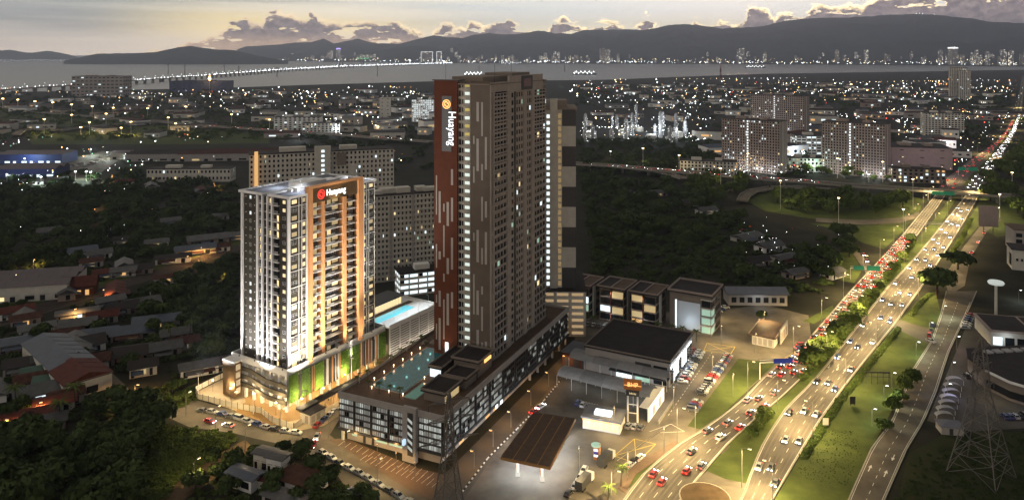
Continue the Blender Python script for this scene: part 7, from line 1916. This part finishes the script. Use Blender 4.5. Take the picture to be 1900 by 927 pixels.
for k in range(215):
    r = rf.random(); px = rf.choice((rf.uniform(515,720),rf.uniform(820,1120),rf.uniform(1100,1500),rf.uniform(1480,1920),rf.uniform(1380,1920)))
    tp = rf.choice((rf.uniform(106,114),rf.uniform(102,112),rf.uniform(97,108)))+(0 if px < 1200 else -(px-1200)/700*3)
    if rf.random() < .08: tp -= rf.uniform(4,9)
    far_tower(px, tp, rf.uniform(2.4,6.5), 'small lit tower block in the skyline along the far shore', 'far shore skyline', None, rf.uniform(0,.16))
for k, (px, tp, w) in enumerate([(1374,92,13),(1378,90,5),(1118,90,9),(1127,93,8),(1033,96,10),(1607,93,6),(1553,94,7),(1745,94,9),(1812,93,8),(1832,97,9),(1860,92,7),(1876,95,8)]): far_tower(px, tp, w, 'taller far shore block rising above the skyline, %s in order from the chimney outward' % nth(k), 'taller far blocks')
def bulbs(name, label, P, m, kind='stuff', parent=None):
    """small luminaires, each an octahedron"""
    V = []; Fc = []
    for (x,y,z,r) in P:
        n = len(V); V += [(x+r,y,z),(x-r,y,z),(x,y+r,z),(x,y-r,z),(x,y,z+r),(x,y,z-r)]
        Fc += [(n,n+2,n+4),(n+2,n+1,n+4),(n+1,n+3,n+4),(n+3,n,n+4),(n+2,n,n+5),(n+1,n+2,n+5),(n+3,n+1,n+5),(n,n+3,n+5)]
    me = bpy.data.meshes.new(name); me.from_pydata(V,[],Fc); me.materials.append(m); o = put(name, me, parent)
    return tag(o, label, None if parent else 'lamps', kind=kind)
def E(name, c, es): return mat(name, c, .5, emit=c, es=es)
BUL = [E('far_lamp_white',(.88,.96,1.0),11), E('far_lamp_warm',(1.0,.76,.42),11), E('far_lamp_orange',(1.0,.45,.12),9), E('far_lamp_green',(.4,1.0,.65),4), E('far_lamp_red',(1.0,.08,.06),5), E('far_lamp_yellow',(1.0,.62,.15),10)]
M_lamph_dummy = 0
BN = ['white','warm','orange','green','red']
def plain_lamps(zones, seed, side):
    r = random.Random(seed); out = [[] for _ in range(5)]
    for (x0,x1,y0,y1,n,wt,sz) in zones:
        cl = [(r.uniform(x0,x1), r.uniform(y0,y1)) for _ in range(max(3,n//14))]
        for i in range(n):
            if r.random() < .6: c = r.choice(cl); x = c[0]+r.gauss(0,22); y = c[1]+r.gauss(0,3.0)
            else: x = r.uniform(x0,x1); y = r.uniform(y0,y1)
            y = max(y0,min(y1+6,y)); p = G(x,y); rad = sz*r.choice((.3,.4,.4,.55,.7,1.05))*p.y/F
            if 790 < x < 1072 and y > 250: continue
            out[r.choices(range(5),wt)[0]].append((p.x,p.y,r.uniform(4,11),rad))
    for k in range(5):
        if out[k]: bulbs('distant_lamps', 'scattered small %s lamps on the far plain %s of the towers' % (BN[k], side), out[k], BUL[k])
plain_lamps([(-20,800,165,185,120,(7,4,2,0,.3),1),(180,800,170,232,190,(8,3,1.5,1,.4),1),(-20,300,262,345,70,(6,1,1,3,.2),1.0),(300,800,240,345,34,(5,2,2,.5,.3),.8),(0,440,350,640,26,(5,1,3,.5,.4),.55)],5,'left')
plain_lamps([(1060,1900,148,185,330,(7,4,3,.3,.8),1),(1075,1300,185,268,150,(9,2,.6,.3,.3),1),(1290,1900,180,250,230,(7,4,2,.8,1),1),(1640,1860,215,330,120,(8,3,2,.5,2),1.1),(1250,1640,280,335,70,(8,2,1,1,.4),1),(1380,1560,420,520,36,(7,1,1,.5,.6),.6)],6,'right')
def street_rows():
    r = random.Random(12); W_ = []; O_ = []
    for (x0,y0,x1,y1) in ((1080,196,1330,186),(1100,214,1330,205),(1310,232,1560,214),(1300,175,1700,168),(1400,196,1720,186),(1500,226,1740,208),(1660,262,1800,226),(1560,178,1880,172),(1100,168,1300,163),(1650,318,1730,290),(100,176,420,181),(260,190,560,205),(420,214,700,236),(380,178,760,176),(560,196,790,214),(520,228,800,246),(180,200,400,206),(1340,160,1860,152),(1250,150,1500,148)):
        L = (G(x1,y1)-G(x0,y0)).length; n = int(L/34)
        for i in range(n):
            p = G(x0,y0).lerp(G(x1,y1),(i+.5)/n); (O_ if (x0*7+i//9)%3 else W_).append((p.x+r.uniform(-3,3),p.y+r.uniform(-3,3),9,p.y/F*r.choice((.3,.4,.5))))
    bulbs('street_light_rows','rows of small amber street lights running across the far plain',O_,BUL[1]); bulbs('street_light_rows','rows of small white street lights running across the far plain',W_,BUL[0])
street_rows()
bulbs('shore_lamps','row of tiny lamps along the far shore waterline',[((px-950)/F*far_d(px)*.99, far_d(px)*.99, 10+rf.random()*30, far_d(px)/F*rf.choice((.35,.5,.7))) for px in [rf.uniform(520,1910) for _ in range(260)]], BUL[0])
bulbs('shore_lamps','warm lamps sprinkled through the far shore skyline',[((px-950)/F*far_d(px)*1.0, far_d(px)*1.0, 10+rf.random()*60, far_d(px)/F*rf.choice((.35,.5,.6))) for px in [rf.uniform(520,1910) for _ in range(160)]], BUL[1])
bulbs('hill_lamps','few lamps on the hill range summit',[((px-950)/F*12050, 12050, CAMH+(HY-py)*12050/F+18, 5) for px,py in ((1700,27.5),(1706,27.5),(1733,28.5),(1712,28))], BUL[0])
bulbs('island_lamps','thin row of lamps at the foot of the dark island',[((px-950)/F*11000, 11000, 8, 11000/F*.45) for px in range(140,520,9)], BUL[0])
def bridge():
    pts = [(-60,171.5),(0,167),(130,158.5),(200,153),(300,146),(400,139),(520,130),(640,123.5),(700,121.5),(760,119.5),(840,117.5)]
    z = 14; P = [Vector((*g2(x,y,z),z)) for x,y in pts]; o = Vector((P[0].x,P[0].y,0)); t = thing('sea_bridge','long low bridge crossing the strait under a bright line of lamps','bridge',(o.x,o.y,0)); mb = MB()
    for a, b in zip(P, P[1:]): mb.bar(a-o,b-o,22,3.5)
    mb.build('deck', M_conc, t); lam = []; red = []
    for a, b in zip(P, P[1:]):
        n = int((b-a).length/24)
        for i in range(n):
            c = a.lerp(b,(i+.5)/n)-o; rr = (c.y+o.y)/F*.55
            lam.append((c.x+rf.uniform(-8,8),c.y-4,c.z+3+rf.random()*3,rr*rf.choice((.8,1,1.3)))); 
            if i%4 == 0: lam.append((c.x,c.y,c.z+14,rr*.7))
            if i%5 == 0: red.append((c.x,c.y-11,c.z+2,rr*.6))
            if i%3 == 0: MB().box(c.x-3,c.y-8,-3,c.x+3,c.y+8,z-1.8).build('pier', M_conc, t)
    bulbs('lamps',None,lam,BUL[0],'stuff',t); bulbs('tail_lamps',None,red,BUL[4],'stuff',t)
    # main span towers
    for px in (633,672):
        q = G(px,122.5)-o
        for sx in (-14,14): MB().box(q.x+sx-4,q.y-6,0,q.x+sx+4,q.y+6,80).build('span_tower', M_conc, t)
bridge()
def far_bridge():
    a = Vector(((-400-950)/F*12500,12500,14)); b = Vector(((150-950)/F*12500,12500,14)); t = thing('second_bridge','faint lit bridge on the horizon below the far headland','bridge',(a.x,a.y,0)); MB().bar((0,0,14),b-a+Vector((0,0,14)),24,6).build('deck', M_conc, t)
    bulbs('lamps',None,[(i*(b-a).x/90,-14,24,4.2) for i in range(90)],BUL[0],'stuff',t)
    for i in range(30): MB().box(i*(b-a).x/30-4,-8,-3,i*(b-a).x/30+4,8,11).build('pier', M_conc, t)
far_bridge()
def ship(px, py, L, label, cabin=1):
    p = G(px,py,-1.5); t = thing('cargo_ship', label, 'ship', (p.x,p.y,-1.5), R(rf.uniform(-8,8))); w = L*.08
    MB().face([(-L/2,-w,8),(L*.42,-w,8),(L/2,0,10),(L*.42,w,8),(-L/2,w,8)]).face([(-L/2,-w,-1),(L*.42,-w,-1),(L*.42,-w,8),(-L/2,-w,8)]).face([(L*.42,-w,-1),(L*.47,0,-1),(L/2,0,10),(L*.42,-w,8)]).face([(-L/2,w,8),(L*.42,w,8),(L*.42,w,-1),(-L/2,w,-1)]).face([(-L/2,-w,-1),(-L/2,-w,8),(-L/2,w,8),(-L/2,w,-1)]).build('hull', M_char, t)
    MB().box(-L*.46,-w*.8,8,-L*.36,w*.8,24).build('bridge_house', M_white, t)
    for i in range(4): MB().bar((-L*.2+i*L*.16,0,8),(-L*.2+i*L*.16,0,22),2,2).bar((-L*.2+i*L*.16,0,18),(-L*.12+i*L*.16,0,24),1.4,1.4).build('deck_crane', M_orange, t)
    bulbs('lamps',None,[(-L*.45+i*L*.09,-w,12+8*(i%2),3.0) for i in range(10)],BUL[0],'stuff',t)
ship(1402,126.5,190,'cargo ship with deck cranes and white lamps off the right shore'); ship(1085,139,150,'moored cargo ship just beyond the dim tower roof'); ship(880,141,120,'smaller lit ship left of the dim tower roof'); ship(948,119.5,260,'long dark ship low on the strait beyond the towers')
for k, px in enumerate((312,343,416,443,514,700,980,1048)):
    py = (137,139,139,141,143,141,122,134)[k]; p = G(px,py,-1.5); t = thing('sea_mast','thin power mast standing in the strait, %s from the left' % nth(k),'mast',(p.x,p.y,-1.5),0,'sea masts'); h = 20*p.y/F
    MB().tube((0,0,0),(0,0,h),2.6,1.2,6).build('pole',M_char,t); MB().box(-9,-1,h*.8,9,1,h*.8+2).build('crossarm',M_char,t)

# ---------------------------------------------------------------- individual labels for alike things, counted from the left as seen in the photograph
def relabel():
    gs = {}
    for o in S.objects:
        if o.parent is None and o.get('group') and o.get('label'): gs.setdefault((o['group'], o['label']), []).append(o)
    for (g, l), os_ in gs.items():
        if len(os_) < 2: continue
        os_.sort(key=lambda o: o.location.x/max(1.0, o.location.y))
        for i, o in enumerate(os_): o['label'] = l+', %s from the left' % nth(i)
relabel()
for o in S.objects:
    if o.parent is None and o.get('label'):
        w = o['label'].split()
        while len(w) > 16 and 'the' in w: w.remove('the')
        o['label'] = ' '.join(w)

# ---------------------------------------------------------------- dusk haze over the strait
def haze():
    m = bpy.data.materials.new('dusk_haze'); m.use_nodes = True
    nt = m.node_tree; nt.nodes.clear()
    v = nt.nodes.new('ShaderNodeVolumePrincipled'); o = nt.nodes.new('ShaderNodeOutputMaterial')
    v.inputs['Color'].default_value = (0.68,0.76,1.0,1); v.inputs['Density'].default_value = 6.5e-5; v.inputs['Anisotropy'].default_value = 0.6
    nt.links.new(v.outputs[0], o.inputs['Volume'])
    mb = MB().box(-30000,-800,-4,30000,17900,880)
    h = mb.build('haze', m)
    tag(h, 'thin mauve dusk haze lying over the city and the strait', 'haze', kind='stuff')
haze()
